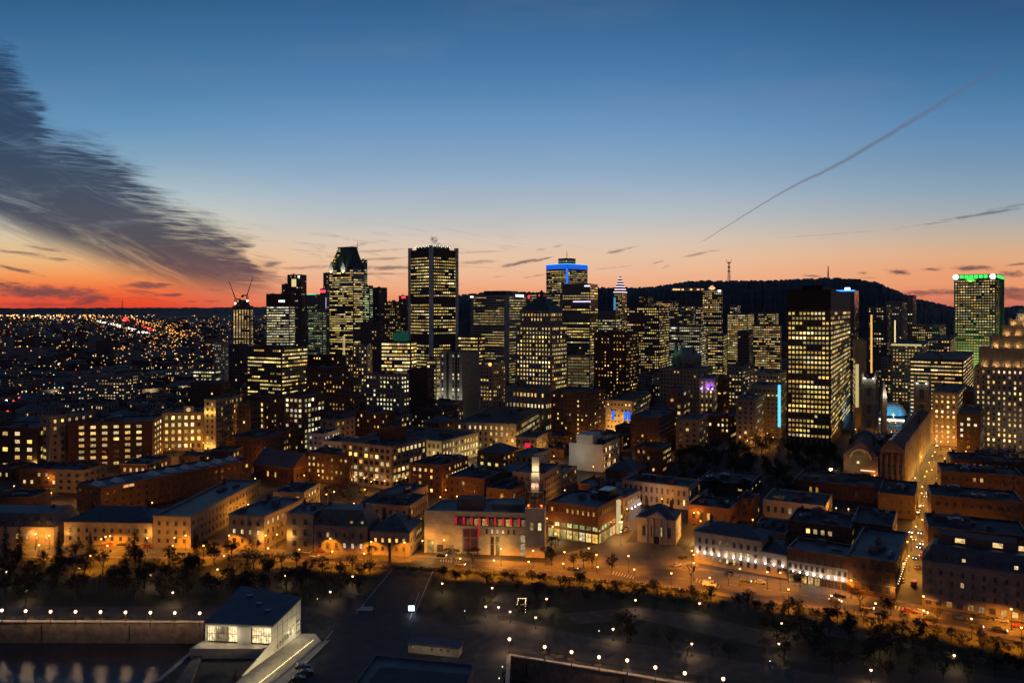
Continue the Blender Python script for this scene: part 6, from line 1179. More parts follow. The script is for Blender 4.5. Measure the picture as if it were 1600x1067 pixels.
# ---------------------------------------------------------------- far city: a mass of small blocks and lights
fb = MB(); lb_ = MB(); r2 = random.Random(21)
def far_ok(px, y):   # keep clear of the mountain slopes
    return True
for i in range(2600):
    D = 1450 * math.exp(r2.random() * 2.0); px = r2.uniform(-20, 620) if r2.random() < .62 else r2.uniform(620, 1620)
    if px > 640 and D > 2400: D = r2.uniform(1500, 2400)
    x, y, _ = at(px, D); w, d = r2.uniform(10, 34), r2.uniform(10, 30); hh = r2.choice((5, 7, 8, 10, 12, 16)) if r2.random() < .94 else r2.uniform(20, 45)
    if px > 640: hh = r2.uniform(8, 32)
    fb.box(x - w / 2, x + w / 2, y - d / 2, y + d / 2, 0, hh, r2.randint(0, 2), bottom=False)
    if r2.random() < .55:
        nf, nb = max(1, int(hh / 4)), max(1, int(w / 4))
        c0 = r2.choice(((1, .48, .14), (1, .6, .25), (1, .75, .42)))
        for j in range(nf):
            for k in range(nb):
                if r2.random() < .16: s = r2.uniform(.2, 1.3); ww_ = 2.2 + D / 2500; lb_.q([(x - w / 2 + k * w / nb, y - d / 2 - .2, 1.5 + j * hh / nf), (x - w / 2 + k * w / nb + ww_, y - d / 2 - .2, 1.5 + j * hh / nf), (x - w / 2 + k * w / nb + ww_, y - d / 2 - .2, 3.4 + j * hh / nf), (x - w / 2 + k * w / nb, y - d / 2 - .2, 3.4 + j * hh / nf)], 0, (c0[0] * s, c0[1] * s, c0[2] * s))
fb.build('distant_city', ['dark_concrete', 'dark_brick', 'grey_stone'], kind='stuff'); 
lb_.build('distant_city_windows', [GLASS], cols=True, kind='stuff')
dl = MB()
def dlight(px, py, z, c, s, size=1.0):
    x, y, _ = G(px, py, z) if py > HY + 3 else at(px, F * (H - z) / max(py - HY, 1.2)); r = y * .00042 * size + .25
    dl.ball((x, y, z), r, 5, 4, 0, (c[0] * s, c[1] * s, c[2] * s))
OR, RD, WH, YL, BG = (1, .36, .05), (1, .05, .04), (1, .88, .75), (1, .62, .25), (.4, .7, 1)
for k in range(22):     # lines of street lamps running away from the viewer
    a_, s_, off_ = r2.uniform(-.95, .1), r2.choice((26, 32, 40)), r2.uniform(-900, 500); g_ = radians(r2.choice((29, 29, -55)))
    for i in range(34):
        t = 500 + i * s_ * 1.3; x_, y_ = off_ * cos(g_) - 600 + sin(g_) * t, 900 + k * 60 + cos(g_) * t * .9 - off_ * sin(g_) * .2
        if y_ > 800 and -.68 * y_ < x_ < -.36 * y_: dl.ball((x_, y_, 9), y_ * .0006 + .25, 5, 4, 0, (2.2, 1.0, .22))
for i in range(800):      # street and yard lights of the suburbs
    px = r2.uniform(-5, 360) if r2.random() < .8 else r2.uniform(360, 700); py = HY + 3 + 130 * r2.random() ** 1.7
    dlight(px, py, 8, r2.choices((OR, YL, WH, RD, BG), (12, 5, 1.2, 1.0, .12))[0], r2.uniform(.5, 3.2) * (1.6 if r2.random() < .15 else .8), r2.uniform(.5, 1.4))
for i in range(480): dlight(r2.gauss(70, 80), HY + abs(r2.gauss(7, 4)), 10, r2.choices((OR, YL, WH), (6, 4, 2))[0], r2.uniform(1, 5), r2.uniform(.8, 1.8))
for i in range(130): dlight(r2.uniform(-5, 520), HY + r2.uniform(1.2, 4), 10, r2.choice((OR, YL, WH, RD)), r2.uniform(.6, 2.5), 1)
for i in range(150): t = r2.random(); dlight(150 + 92 * t + r2.gauss(0, 1.5), 502 + 22 * t ** 1.2 + r2.gauss(0, .9), 5, WH if r2.random() < .8 else YL, r2.uniform(1.5, 5), 1.2)   # headlights on the expressway
for i in range(80): t = r2.random(); dlight(190 + 50 * t + r2.gauss(0, 1.5), 496 + 20 * t + r2.gauss(0, 1), 5, RD, r2.uniform(1, 3), 1.2)
for i in range(6): dlight(194 + r2.uniform(-4, 6), 500 + r2.uniform(-3, 2), 6, RD, 6, 2.4)
for k in range(2):
    for i in range(24): t = i / 24; dlight(196 + 110 * t, 494 + 36 * t ** 1.1 + k * 8 * t, 12, OR, r2.uniform(2, 4), 1.3)
for i in range(260): dlight(r2.gauss(265, 40), 500 + abs(r2.gauss(20, 25)), 8, r2.choices((OR, YL), (5, 1))[0], r2.uniform(1, 3.5), r2.uniform(.8, 1.4))
for i in range(260): dlight(r2.uniform(700, 1620), r2.uniform(520, 600), 6, r2.choices((OR, YL, WH), (6, 4, 2))[0], r2.uniform(.5, 3), r2.uniform(.7, 1.4))
for i in range(60): dlight(r2.uniform(1400, 1500), r2.uniform(486, 530), 8, r2.choices((OR, YL, WH), (6, 4, 2))[0], r2.uniform(1, 4), r2.uniform(.8, 1.5))
for i in range(60): dlight(r2.uniform(1180, 1330), r2.uniform(490, 505), 8, r2.choices((OR, YL, WH), (3, 4, 3))[0], r2.uniform(1, 3), r2.uniform(.7, 1.2))
for px, py, c, s, z_ in ((112, 564, RD, 5, 3), (92, 569, WH, 5, 2), (10, 626, WH, 6, 3), (21, 627, RD, 6, 2.4), (38, 634, RD, 6, 2.6), (30, 622, RD, 3, 3), (12, 643, RD, 4, 3), (5, 645, OR, 4, 2), (76, 607, WH, 5, 1.8), (86, 606, WH, 4, 1.8), (98, 606, (.5, 1, .6), 3, 1.6), (237, 598, RD, 6, 2), (299, 570, WH, 7, 2.2), (172, 594, (1, .1, .1), 2, 2), (146, 534, OR, 7, 3), (311, 557, WH, 3, 2)): dlight(px, py, 7, c, s, z_)
dl.build('distant_lights', [LENS], cols=True, kind='stuff')
# villas on the mountain slope
hv = MB()
for px in (1053, 1057, 1061, 1067, 1080, 1091, 1098): p_ = at(px, 2900, top(452.5, 2900)); hv.box(p_[0] - 4, p_[0] + 4, p_[1], p_[1] + 3, p_[2] - 1.5, p_[2] + 1.8)
hl = thing('hillside_mansion', 'long lit mansion row high on the dark mountain slope', 'mansion', (0, 0, 0)); hv.build('lit_window_row', [emis('villa', (1, .55, .2), 2.2)], hl)
p_ = at(1075, 2915, top(451, 2915)); part_box(hl, 'wall', 'limestone', p_[0] - 60, p_[0] + 60, p_[1], p_[1] + 12, p_[2] - 10, p_[2] + 3)
# pale lit expressway retaining walls on the left
for lb, a, b2, hh, pw in (('pale floodlit expressway retaining wall at the left edge', (-10, 632), (69, 626), 6, 2500), ('pale floodlit expressway wall left of the dark box warehouse', (222, 617), (300, 612), 7, 3500), ('short floodlit expressway wall right of the dark box warehouse', (352, 606), (388, 604), 6, 2500), ('low curved lit shed roof among the suburbs', (40, 563), (82, 563), 2.5, 1500), ('lit concrete flyover parapet with red tail lights above', (112, 617), (70, 618), 3, 1500)):
    p_, q_ = G(*a), G(*b2)
    if p_[0] > q_[0]: p_, q_ = q_, p_
    Lw = hypot(q_[0] - p_[0], q_[1] - p_[1]); root = thing('retaining_wall', lb, 'wall', (p_[0], p_[1], 0), atan2(q_[1] - p_[1], q_[0] - p_[0])); b = MB(); b.box(0, Lw, 0, 1, 0, hh); b.box(-.2, Lw + .2, -.2, 1.2, hh, hh + .5)
    x = 3
    while x < Lw: b.box(x, x + .6, -.25, 0, 0, hh - .1); x += 7
    b.build('wall_face', ['pale_stone'], root)
    for k in range(3): lamp_light(root, (Lw * (k + .5) / 3, -8, 5), (1, .8, .4), pw, .4)
# ================================================================ street lamps
def lamp_proto(name, hgt, double, gcol, gs, gr, lcol, pw):
    root = ob(name, None, None, (0, 0, 0)); b = MB(); b.cyl(0, 0, .22, .16, 0, .9, 8); b.cyl(0, 0, .09, .06, .9, hgt - .3, 6)
    if double: b.tube((-.7, 0, hgt - .25), (.7, 0, hgt - .25), .05)
    b.build('pole', ['lamp_metal'], root)
    h_ = MB(); g = MB()
    for x in ((-.7, .7) if double else (0,)): h_.cyl(x, 0, .34, .1, hgt + .28, hgt + .5, 8); g.ball((x, 0, hgt), gr, 8, 6)
    h_.build('lamp_cap', ['lamp_metal'], root); g.build('globe', [emis(name + '_glow', gcol, gs)], root)
    (spot_light(root, (0, .1, hgt - gr - .25), (radians(16), 0, 0), lcol, pw, 140, .6, .25) if name == 'street_lamp' else lamp_light(root, (0, 0, hgt - gr - .3), lcol, pw, .25)); remember(root); return root
protoS = lamp_proto('street_lamp', 7.0, False, (1, .50, .13), 6, .36, (1, .29, .008), 19000)
protoA = lamp_proto('alley_lamp', 6.5, False, (1, .50, .13), 6, .34, (1, .36, .03), 3200)
protoT = lamp_proto('avenue_lamp', 6.5, False, (1, .50, .13), 6, .34, (1, .40, .04), 5500)
protoW = lamp_proto('park_lamp', 4.0, False, (1, .58, .32), 5, .38, (1, .62, .32), 800)
protoQ = lamp_proto('quay_lamp', 4.6, False, (1, .58, .30), 6, .5, (1, .64, .34), 1100)
protoB = lamp_proto('bollard_light', 2.6, False, (1, .9, .7), 3, .16, WHITE, 12)
def lamps(proto, pts, z, phrase, cat, group, first=[]):
    for i, q in enumerate(pts):
        px, py = q[0], q[1]; g = G(px, py, z)
        if proto.name not in first: c = proto; first.append(proto.name); c.location = (g[0], g[1], 0)
        else: c = clone(proto, None, (g[0], g[1], 0), 0)
        c['category'] = cat; c['group'] = group
        AUTO.append((c, phrase, px, py))
left_street = [(55, 834), (61, 851), (165, 838), (172, 837), (168, 852), (141, 868), (270, 852), (290, 836), (318, 852), (350, 868), (358, 836), (415, 836), (419, 856), (468, 858), (519, 861), (516, 841), (569, 864), (580, 846), (595, 841), (632, 847)]
mid_street = [(719, 872), (772, 875), (826, 877), (783, 857), (833, 860), (880, 880), (934, 885), (882, 862), (991, 889), (932, 866), (982, 868), (920, 856), (972, 815), (1001, 819), (1049, 895), (1109, 902), (1156, 888), (1084, 866), (1081, 860), (1084, 879)]
right_street = [(1190, 815), (1199, 893), (1232, 920), (1299, 930), (1368, 942), (1443, 953), (1443, 931), (1518, 966), (1580, 951), (1596, 980), (1219, 894), (1330, 906)]
lamps(protoS, left_street, 7, 'orange street lamp on a tall pole', 'street lamp', 'orange street lamps')
lamps(protoS, mid_street, 7, 'orange street lamp on a tall pole', 'street lamp', 'orange street lamps')
lamps(protoS, right_street, 7, 'orange street lamp on a tall pole', 'street lamp', 'orange street lamps')
back = [(265, 712), (298, 697), (307, 722), (322, 700), (330, 703), (345, 700), (376, 712), (388, 712), (510, 772), (522, 768), (498, 742), (580, 752), (688, 776), (714, 775), (815, 694), (822, 701), (858, 706), (856, 712), (827, 712), (961, 672), (970, 668), (953, 676), (1025, 700), (1038, 696), (1199, 677), (1202, 663), (1208, 683), (976, 735), (985, 732), (1087, 792), (1091, 800), (1103, 797), (1107, 775), (1013, 797), (1004, 806), (640, 650), (905, 640), (480, 668), (540, 660), (226, 700)]
lamps(protoT, [(1481, 690), (1484, 701), (1461, 706), (1457, 712), (1452, 722), (1448, 736), (1445, 744), (1441, 760), (1440, 770), (1437, 790), (1434, 800), (1431, 822), (1424, 838), (1420, 868), (1413, 855), (1418, 846), (1412, 880), (1446, 878), (1454, 812), (1470, 690), (1476, 716), (1490, 662)], 6.5, 'amber lamp lining the steep traffic street', 'street lamp', 'amber lamps of the traffic street')
lamps(protoA, back, 6.5, 'orange street lamp between the old-town blocks', 'street lamp', 'orange street lamps')
gl_, g3 = [], random.Random(31)
while len(gl_) < 150:      # lamps added at random in the gaps, for glow between the blocks
    px, py = g3.uniform(0, 1600), g3.uniform(650, 845); g = G(px, py, 6.5)
    if 1050 < px < 1330 and 690 < py < 780: continue
    q_ = [(g[0] - 1, g[1] - 1), (g[0] + 1, g[1] - 1), (g[0] + 1, g[1] + 1), (g[0] - 1, g[1] + 1)]
    if any(sat(q_, f[0], .4) for f in FOOT) or any(hypot(px - a, py - c) < 8 for a, c in gl_): continue
    gl_.append((px, py))
lamps(protoA, gl_, 6.5, 'orange street lamp added for glow behind the rooftops', 'street lamp', 'orange street lamps')
fl = thing('floodlight_mast', 'very bright amber floodlight burning over the dark garden', 'floodlight', G(1298, 733, 9)[:2] + (0,)); b = MB(); b.cyl(0, 0, .2, .12, 0, 9, 6); b.box(-.8, .8, -.3, .2, 9, 9.3); b.build('pole', ['lamp_metal'], fl); b = MB(); b.ball((-.4, -.3, 8.9), .7); b.ball((.6, -.3, 9.1), .5); b.build('flood_lens', [emis('floodlens', (1, .66, .3), 20)], fl); lamp_light(fl, (0, -1, 8.6), (1, .6, .22), 9000, .5)
park = [(10, 893), (124, 887), (41, 923), (235, 898), (340, 889), (270, 925), (445, 899), (516, 924), (551, 900), (691, 911), (769, 918), (854, 935), (759, 947), (779, 948), (797, 955), (837, 964), (958, 982), (993, 937), (1221, 973), (1217, 1005), (1367, 1000), (1361, 1046), (1491, 1023), (1081, 1005), (1093, 942)]
lamps(protoW, park, 4, 'white globe park lamp', 'park lamp', 'white globe lamps in the park')
quayl = [(3, 953), (40, 954), (79, 955), (118, 955), (157, 955.5), (196, 956), (235, 956.5), (273, 957), (312, 957.5)]; quayr = [(796, 998), (851, 1010), (893, 1018), (936, 1026), (980, 1031), (1024, 1042), (1070, 1051), (1130, 1060)]
lamps(protoQ, quayl, 4.6, 'bright white promenade lamp above the long quay wall', 'promenade lamp', 'promenade lamps on the quay'); lamps(protoQ, quayr, 4.6, 'bright white promenade lamp on the right-hand promenade', 'promenade lamp', 'promenade lamps on the quay')
lamps(protoB, [(496, 935), (726, 954), (936, 985), (785, 1041), (780, 1059), (1203, 1032)], 2.6, 'slim dim light column', 'light column', 'slim light columns')
# railings and benches along the quay edges
def railing(label, a, b2):
    root = thing('railing', label, 'railing', (a[0], a[1], 0), atan2(b2[1] - a[1], b2[0] - a[0])); L = hypot(b2[0] - a[0], b2[1] - a[1]); b = MB()
    for z in (.5, .8, 1.1): b.tube((0, 0, z), (L, 0, z), .035, n=4)
    b.build('rail', ['lamp_metal'], root); b = MB(); x = 0
    while x < L: b.box(x - .05, x + .05, -.05, .05, .3, 1.15); x += 2.4
    b.build('rail_post', ['lamp_metal'], root)
railing('thin dark railing along the top of the long quay wall', (-200, 283.6), (-109, 281.6)); railing('thin dark railing along the edge of the right-hand promenade', (RC[0] + 1, RC[1] + .2), (RC[0] + rd[0] * 260, RC[1] + rd[1] * 260 + .4))
bp_ = ob('planter_box', None, None, (0, 0, 0)); part_box(bp_, 'box', 'dark_concrete', -1.1, 1.1, -.5, .5, 0, .8); b = MB()
for k in range(60): x, y, z = rnd.uniform(-1, 1), rnd.uniform(-.45, .45), .8 + abs(rnd.gauss(0, .25)); s = .16; b.q([(x - s, y, z - s), (x + s, y, z - s), (x + s, y + .1, z + s), (x - s, y + .1, z + s)])
b.build('shrub', ['leaf_dark'], bp_); remember(bp_)
pl = [(50, 970), (78, 969.5), (138, 970.5), (157, 970), (196, 971), (234, 971), (272, 972), (850, 1027), (866, 1031), (874, 1033), (892, 1037), (934, 1047), (979, 1055), (1060, 1065)]
for i, (px, py) in enumerate(pl):
    g = G(px, py - 1.5 if px < 400 else py - 7); c = bp_ if i == 0 else clone(bp_, None, g); c.location = g; c['category'] = 'planter'; c['group'] = 'dark planters along the quay edge'; AUTO.append((c, 'dark planter box by the quay railing', px, py))
# ================================================================ cars
def car_proto(name, van=False):
    root = ob(name, None, None, (0, 0, 0)); Lc, Wc = (4.5, 1.8) if not van else (5.4, 2.0); w = Wc / 2
    prof = [(-2.2, .35), (-2.25, .75), (-2.1, .92), (-1.5, .95), (1.1, .95), (2.0, .82), (2.25, .62), (2.22, .35)] if not van else [(-2.7, .35), (-2.7, 1.0), (-2.65, 2.1), (1.5, 2.1), (2.1, 1.15), (2.65, 1.0), (2.7, .6), (2.65, .35)]
    b = MB(); n = len(prof)
    for i in range(n):
        p_, q_ = prof[i], prof[(i + 1) % n]; b.q([(p_[0], -w, p_[1]), (q_[0], -w, q_[1]), (q_[0], w, q_[1]), (p_[0], w, p_[1])][::-1])
    b.q([(x, -w, z) for x, z in prof][::-1]); b.q([(x, w, z) for x, z in prof])
    if not van:
        cab = [(-1.75, .94), (-1.2, 1.4), (.35, 1.42), (1.15, .94)]; b.q([(-1.2, -w * .8, 1.4), (.35, -w * .8, 1.42), (.35, w * .8, 1.42), (-1.2, w * .8, 1.4)])
    b.build('body', [PAINT], root)
    g = MB()
    if not van:
        for s in (-1, 1): g.q([(-1.75, s * w * .92, .94), (1.15, s * w * .92, .94), (.35, s * w * .8, 1.41), (-1.2, s * w * .8, 1.39)])
        g.q([(1.15, -w * .92, .94), (1.15, w * .92, .94), (.35, w * .8, 1.41), (.35, -w * .8, 1.41)]); g.q([(-1.75, -w * .92, .94), (-1.75, w * .92, .94), (-1.2, w * .8, 1.39), (-1.2, -w * .8, 1.39)])
    else:
        g.q([(2.12, -w * .9, 1.17), (2.12, w * .9, 1.17), (1.55, w * .9, 2.05), (1.55, -w * .9, 2.05)])
        for s in (-1, 1): g.q([(.4, s * (w + .01), 1.2), (1.9, s * (w + .01), 1.2), (1.5, s * (w + .01), 1.9), (.4, s * (w + .01), 1.9)])
    g.build('window', ['curtain_glass'], root)
    xw = 1.4 if not van else 1.75
    for x in (-xw, xw):
        for s in (-1, 1):
            q_ = MB(); q_.cyl(0, 0, .33, .33, -.1, .1, 10); o_ = q_.build('wheel', ['rubber'], root, loc=(x, s * (w - .05), .33)); o_.rotation_euler = (pi / 2, 0, 0)
    xf = Lc / 2 + (.0 if not van else .02)
    for s in (-1, 1):
        q_ = MB(); q_.ball((0, 0, 0), .17, 6, 4); q_.build('headlight', [LENS], root, True, (xf - .04, s * w * .7, .65)); q_ = MB(); q_.box(-.04, .04, -.16, .16, -.07, .07); q_.build('tail_light', [LENS], root, True, (-xf + .02, s * w * .7, .72))
    remember(root); return root
carP, vanP = car_proto('parked_car'), car_proto('delivery_van', True)
usedc = set()
CARC = {'white': (.7, .7, .68), 'silver': (.35, .36, .38), 'black': (.01, .01, .012), 'dark grey': (.05, .05, .055), 'red': (.35, .02, .02), 'blue': (.02, .05, .16), 'beige': (.3, .24, .15)}
def car(px, py, ang, colr, head, tail, proto=None, where_='on the harbour street', dz=0.03):
    proto = proto or carP; g = G(px, py)
    c = proto if proto.name not in usedc else clone(proto); usedc.add(proto.name); c.location = (g[0], g[1], dz); c.rotation_euler = (0, 0, radians(ang))
    kids = [o for o in COL.objects if o.parent is c] if c is proto else list(c.children)
    for k in kids:
        st = k.name.split('.')[0]
        if st == 'body': k.color = (*CARC[colr], 1)
        elif st == 'headlight': k.color = ((14, 13, 11, 1) if head == 2 else (6, 5, 3.6, 1) if head else (.01, .01, .01, 1))
        elif st == 'tail_light': k.color = ((6, .25, .2, 1) if tail else (.04, .002, .002, 1))
    c['category'] = 'van' if proto is vanP else 'car'; c['group'] = 'cars ' + where_
    AUTO.append((c, '%s %s %s' % (colr, 'van' if proto is vanP else 'car', ('with bright headlights ' if head else 'with glowing tail lights ' if tail else 'parked ') + where_), px, py))
def heading(px): return -9 if px < 500 else (-14 if px < 900 else -24 if px < 1250 else -28)
cs = list(CARC)
for px, py in ((170, 852), (190, 852), (205, 851), (232, 855), (437, 870), (455, 868), (500, 863), (492, 870), (520, 860), (478, 864), (555, 862), (388, 854), (398, 854), (410, 849), (540, 851), (585, 864), (225, 854)): car(px, py, heading(px) + rnd.uniform(-6, 6) + rnd.choice((0, 180)), rnd.choice(cs), 0, 0)
car(465, 863, -10, 'silver', 1, 1); car(690, 869, -12, 'dark grey', 1, 1); car(719, 883, -14, 'beige', 1, 0); car(894, 890, -14, 'dark grey', 1, 0); car(1058, 884, 35, 'white', 0, 0); car(1067, 872, 40, 'black', 0, 0)
car(1109, 915, -22, 'white', 0, 0, vanP); car(1165, 909, -26, 'black', 1, 0); car(1188, 911, -27, 'silver', 0, 0); car(1128, 880, -30, 'white', 0, 0, vanP); car(1305, 940, -28, 'dark grey', 1, 1); car(1312, 932, -28, 'black', 0, 0); car(1355, 951, -28, 'beige', 1, 0)
car(1421, 956, -28, 'red', 0, 1); car(1439, 958, -28, 'white', 1, 0); car(1455, 969, -28, 'black', 0, 0); car(1536, 966, -28, 'dark grey', 0, 0); car(1565, 971, -28, 'white', 0, 0); car(1525, 980, -28, 'dark grey', 1, 0); car(1562, 986, -28, 'black', 1, 0); car(1592, 980, -28, 'red', 0, 1); car(1500, 968, -28, 'blue', 0, 0)
car(1428, 914, 60, 'red', 0, 0, vanP, 'on the traffic street')
for px, py, h_ in ((1441, 850, 2), (1436, 855, 2), (1424, 832, 2), (1437, 833, 2), (1449, 829, 1), (1429, 843, 1), (1457, 781, 2), (1461, 780, 2), (1476, 732, 2), (1477, 736, 2), (1477, 742, 1), (1472, 753, 2), (1466, 748, 1), (1456, 760, 1), (1446, 776, 1), (1434, 800, 1), (1436, 797, 1), (1441, 790, 1), (1449, 770, 1), (1430, 872, 1), (1440, 868, 1), (1464, 697, 2)): car(px, py, 240 + rnd.uniform(-5, 5), rnd.choice(cs), h_, 0, None, 'on the traffic street')
for px, py in ((1451, 806), (1446, 815), (1453, 799), (1433, 887), (1410, 908)): car(px, py, 60, rnd.choice(cs), 0, 1, None, 'on the traffic street')
for px, py in ((302, 703), (312, 706), (318, 708), (286, 700), (322, 710), (292, 702), (308, 700)): car(px, py, 20, rnd.choice(cs), 0, 1, None, 'on the avenue by the clock-fronted hall')
for px, py in ((1083, 804), (1090, 806), (1085, 810), (1170, 802), (980, 830), (977, 826)): car(px, py, 50, rnd.choice(cs), 1, 0, None, 'in the lanes behind the square')
for px, py in ((466, 1062), (478, 1052), (472, 1043)): car(px, py, 15, rnd.choice(('white', 'dark grey', 'black')), 0, 0, None, 'on the pier beside the ramp')
# street signs, posts: a tall advertising column
ad = thing('totem_column', 'tall dark column standing at the end of the tavern forecourt', 'column', G(609, 882)); part_box(ad, 'shaft', 'black_metal', -.5, .5, -.5, .5, 0, 9); b = MB(); b.cyl(0, 0, .9, .9, 9, 9.5, 8); b.build('cap', ['lamp_metal'], ad)
# ================================================================ trees
mat('leaf_rust', (.026, .010, .006), scale=.6, var=.6); mat('leaf_olive', (.020, .018, .008), scale=.6, var=.5); mat('needle_green', (.012, .02, .010), scale=.6, var=.5)
def leafy(seed, h, r, m, dens=74, gap=.12):
    q = random.Random(seed); t = MB(); c = MB(); th = h * .35; t.tube((0, 0, 0), (0, 0, th), h * .024, h * .017, 7); limbs = []
    for i in range(6):
        a = i * 1.05 + q.random(); e = (cos(a) * r * .55, sin(a) * r * .55, h * q.uniform(.55, .82)); t.tube((0, 0, th * q.uniform(.8, 1)), e, h * .012, h * .004, 5); limbs.append(e)
    t.tube((0, 0, th), (0, 0, h * .85), h * .015, h * .004, 5)
    for i in range(dens):
        a = q.uniform(0, 2 * pi); u = q.uniform(-1, 1); rr = (q.random() ** .45) * q.uniform(.75, 1.08); s = math.sqrt(max(0, 1 - u * u))
        cx, cy, cz = cos(a) * s * r * rr, sin(a) * s * r * rr, h * .64 + u * h * .36 * rr
        if q.random() < gap: continue
        cr = r * q.uniform(.14, .26)
        for k in range(20):
            dx_, dy_, dz_ = q.gauss(0, .5) * cr, q.gauss(0, .5) * cr, q.gauss(0, .42) * cr; L_ = r * q.uniform(.035, .065); n1 = (q.uniform(-1, 1) * L_, q.uniform(-1, 1) * L_, q.uniform(-1, 1) * L_); n2 = (q.uniform(-1, 1) * L_, q.uniform(-1, 1) * L_, q.uniform(-1, 1) * L_)
            x, y, z = cx + dx_, cy + dy_, cz + dz_; c.q([(x - n1[0], y - n1[1], z - n1[2]), (x + n2[0], y + n2[1], z + n2[2]), (x + n1[0], y + n1[1], z + n1[2]), (x - n2[0], y - n2[1], z - n2[2])])
    return t.mesh('trunk', ['trunk_bark']), c.mesh('crown', [m])
def conifer(seed, h, r):
    q = random.Random(seed); t = MB(); c = MB(); t.tube((0, 0, 0), (0, 0, h * .95), h * .018, h * .003, 6); z = h * .1
    while z < h * .98:
        rr = r * (1 - z / h) ** .85 + .15; n = int(8 + rr * 5)
        for i in range(n):
            a = q.uniform(0, 2 * pi); l = rr * q.uniform(.65, 1.1)
            for k in range(4): f = (k + 1) / 4; w = .12 + .22 * rr * (1 - f) * .5; x, y = cos(a) * l * f, sin(a) * l * f; zz = z - l * f * .28; c.q([(x - sin(a) * w, y + cos(a) * w, zz), (x + cos(a) * .3, y + sin(a) * .3, zz - .15), (x + sin(a) * w, y - cos(a) * w, zz), (x - cos(a) * .4, y - sin(a) * .4, zz + .12)])
        z += h * .045
    return t.mesh('trunk', ['trunk_bark']), c.mesh('crown', ['needle_green'])
def bare(seed, h, r):
    q = random.Random(seed); t = MB(); c = MB(); t.tube((0, 0, 0), (0, 0, h * .35), h * .022, h * .016, 6)
    def grow(p, d, L, rad, lev):
        e = tuple(p[k] + d[k] * L for k in range(3)); c.tube(p, e, rad, rad * .6, 3)
        if lev < 4:
            for k in range(3): dd = [d[0] + q.uniform(-.6, .6), d[1] + q.uniform(-.6, .6), d[2] + q.uniform(-.15, .4)]; l = math.sqrt(sum(x * x for x in dd)); grow(e, [x / l for x in dd], L * .68, rad * .6, lev + 1)
        else:
            for k in range(2): s = .22; x, y, z = [e[m] + q.uniform(-.4, .4) for m in range(3)]; c.q([(x - s, y, z), (x, y + s, z + s), (x + s, y, z)])
    for i in range(5): a = i * 1.26; grow((0, 0, h * .33), [cos(a) * .45, sin(a) * .45, .78], h * .23, h * .012, 1)
    return t.mesh('trunk', ['trunk_bark']), c.mesh('crown', ['trunk_bark'])
KINDT = {'green': [leafy(i, 10, 3.8, 'leaf_dark') for i in range(4)], 'rust': [leafy(20 + i, 9, 3.6, 'leaf_rust', 60, .25) for i in range(3)], 'olive': [leafy(40 + i, 9, 3.4, 'leaf_olive', 50, .3) for i in range(3)],
         'conifer': [conifer(60 + i, 13, 3.3) for i in range(3)], 'bare': [bare(70 + i, 9, 3) for i in range(3)]}
def tree(px, py, kind, s=1.0, where_='in the dark park', known=True):
    g = G(px, py) if px is not None else py; t, c = rnd.choice(KINDT[kind]); root = ob('tree', None, None, g, rnd.uniform(0, 6.28)); root.scale = (s * rnd.uniform(.9, 1.15), s * rnd.uniform(.9, 1.15), s * rnd.uniform(.88, 1.15))
    ob('trunk', t, root); ob('crown', c, root); root['category'] = 'tree'
    nm = {'green': 'dark leafy tree', 'rust': 'rust-brown autumn tree', 'olive': 'thin olive-leaved tree', 'conifer': 'dark pointed conifer', 'bare': 'bare branching tree'}[kind]
    if known: root['group'] = 'trees ' + where_; AUTO.append((root, nm + ' ' + where_, px, py))
    else: root['group'] = 'dark trees massed ' + where_; root['label'] = '%s, one of many alike massed %s' % (nm, where_)
    return root
for px, py, k, s in ((8, 874, 'conifer', 1.15), (30, 878, 'conifer', 1.2), (92, 873, 'conifer', 1.05), (118, 874, 'green', .95), (141, 868, 'conifer', .9), (210, 870, 'conifer', 1.1), (201, 868, 'green', .7), (306, 870, 'conifer', 1.0), (318, 869, 'green', .8), (362, 872, 'green', 1.0), (398, 870, 'bare', .9), (580, 876, 'bare', .9), (709, 880, 'bare', .8), (739, 888, 'bare', 1.15), (862, 884, 'green', .75), (855, 880, 'bare', .9),
                     (896, 887, 'green', .65), (912, 886, 'green', .7), (925, 889, 'green', .8), (956, 895, 'green', .85), (862, 858, 'olive', .8), (872, 852, 'olive', .7), (1080, 910, 'bare', 1.0), (1138, 914, 'bare', .75), (1145, 898, 'bare', .7), (1232, 912, 'bare', .8), (1250, 920, 'green', .75), (1242, 916, 'green', .5), (1344, 952, 'bare', .9), (1382, 962, 'green', .7), (1392, 962, 'green', .6), (1465, 974, 'bare', .8), (700, 874, 'bare', .6), (1330, 930, 'bare', .6)):
    tree(px, py, k, s, 'along the harbour street')
for px, py, k, s in ((118, 935, 'rust', 1.1), (192, 930, 'rust', 1.0), (255, 935, 'olive', .9), (338, 930, 'rust', .9), (40, 942, 'green', .8), (300, 895, 'rust', .9), (512, 928, 'olive', .9), (420, 905, 'green', 1.0), (240, 905, 'rust', 1.1), (818, 968, 'green', .8), (765, 925, 'rust', .7), (965, 930, 'rust', .7), (995, 940, 'olive', .7), (980, 1005, 'green', 1.0), (965, 990, 'green', .7), (1300, 1050, 'rust', .8), (1365, 1040, 'green', .9), (1225, 1030, 'olive', .8), (835, 935, 'green', .7), (880, 925, 'green', .7)):
    tree(px, py, k, s, 'in the dark park')
tr_ = random.Random(9)
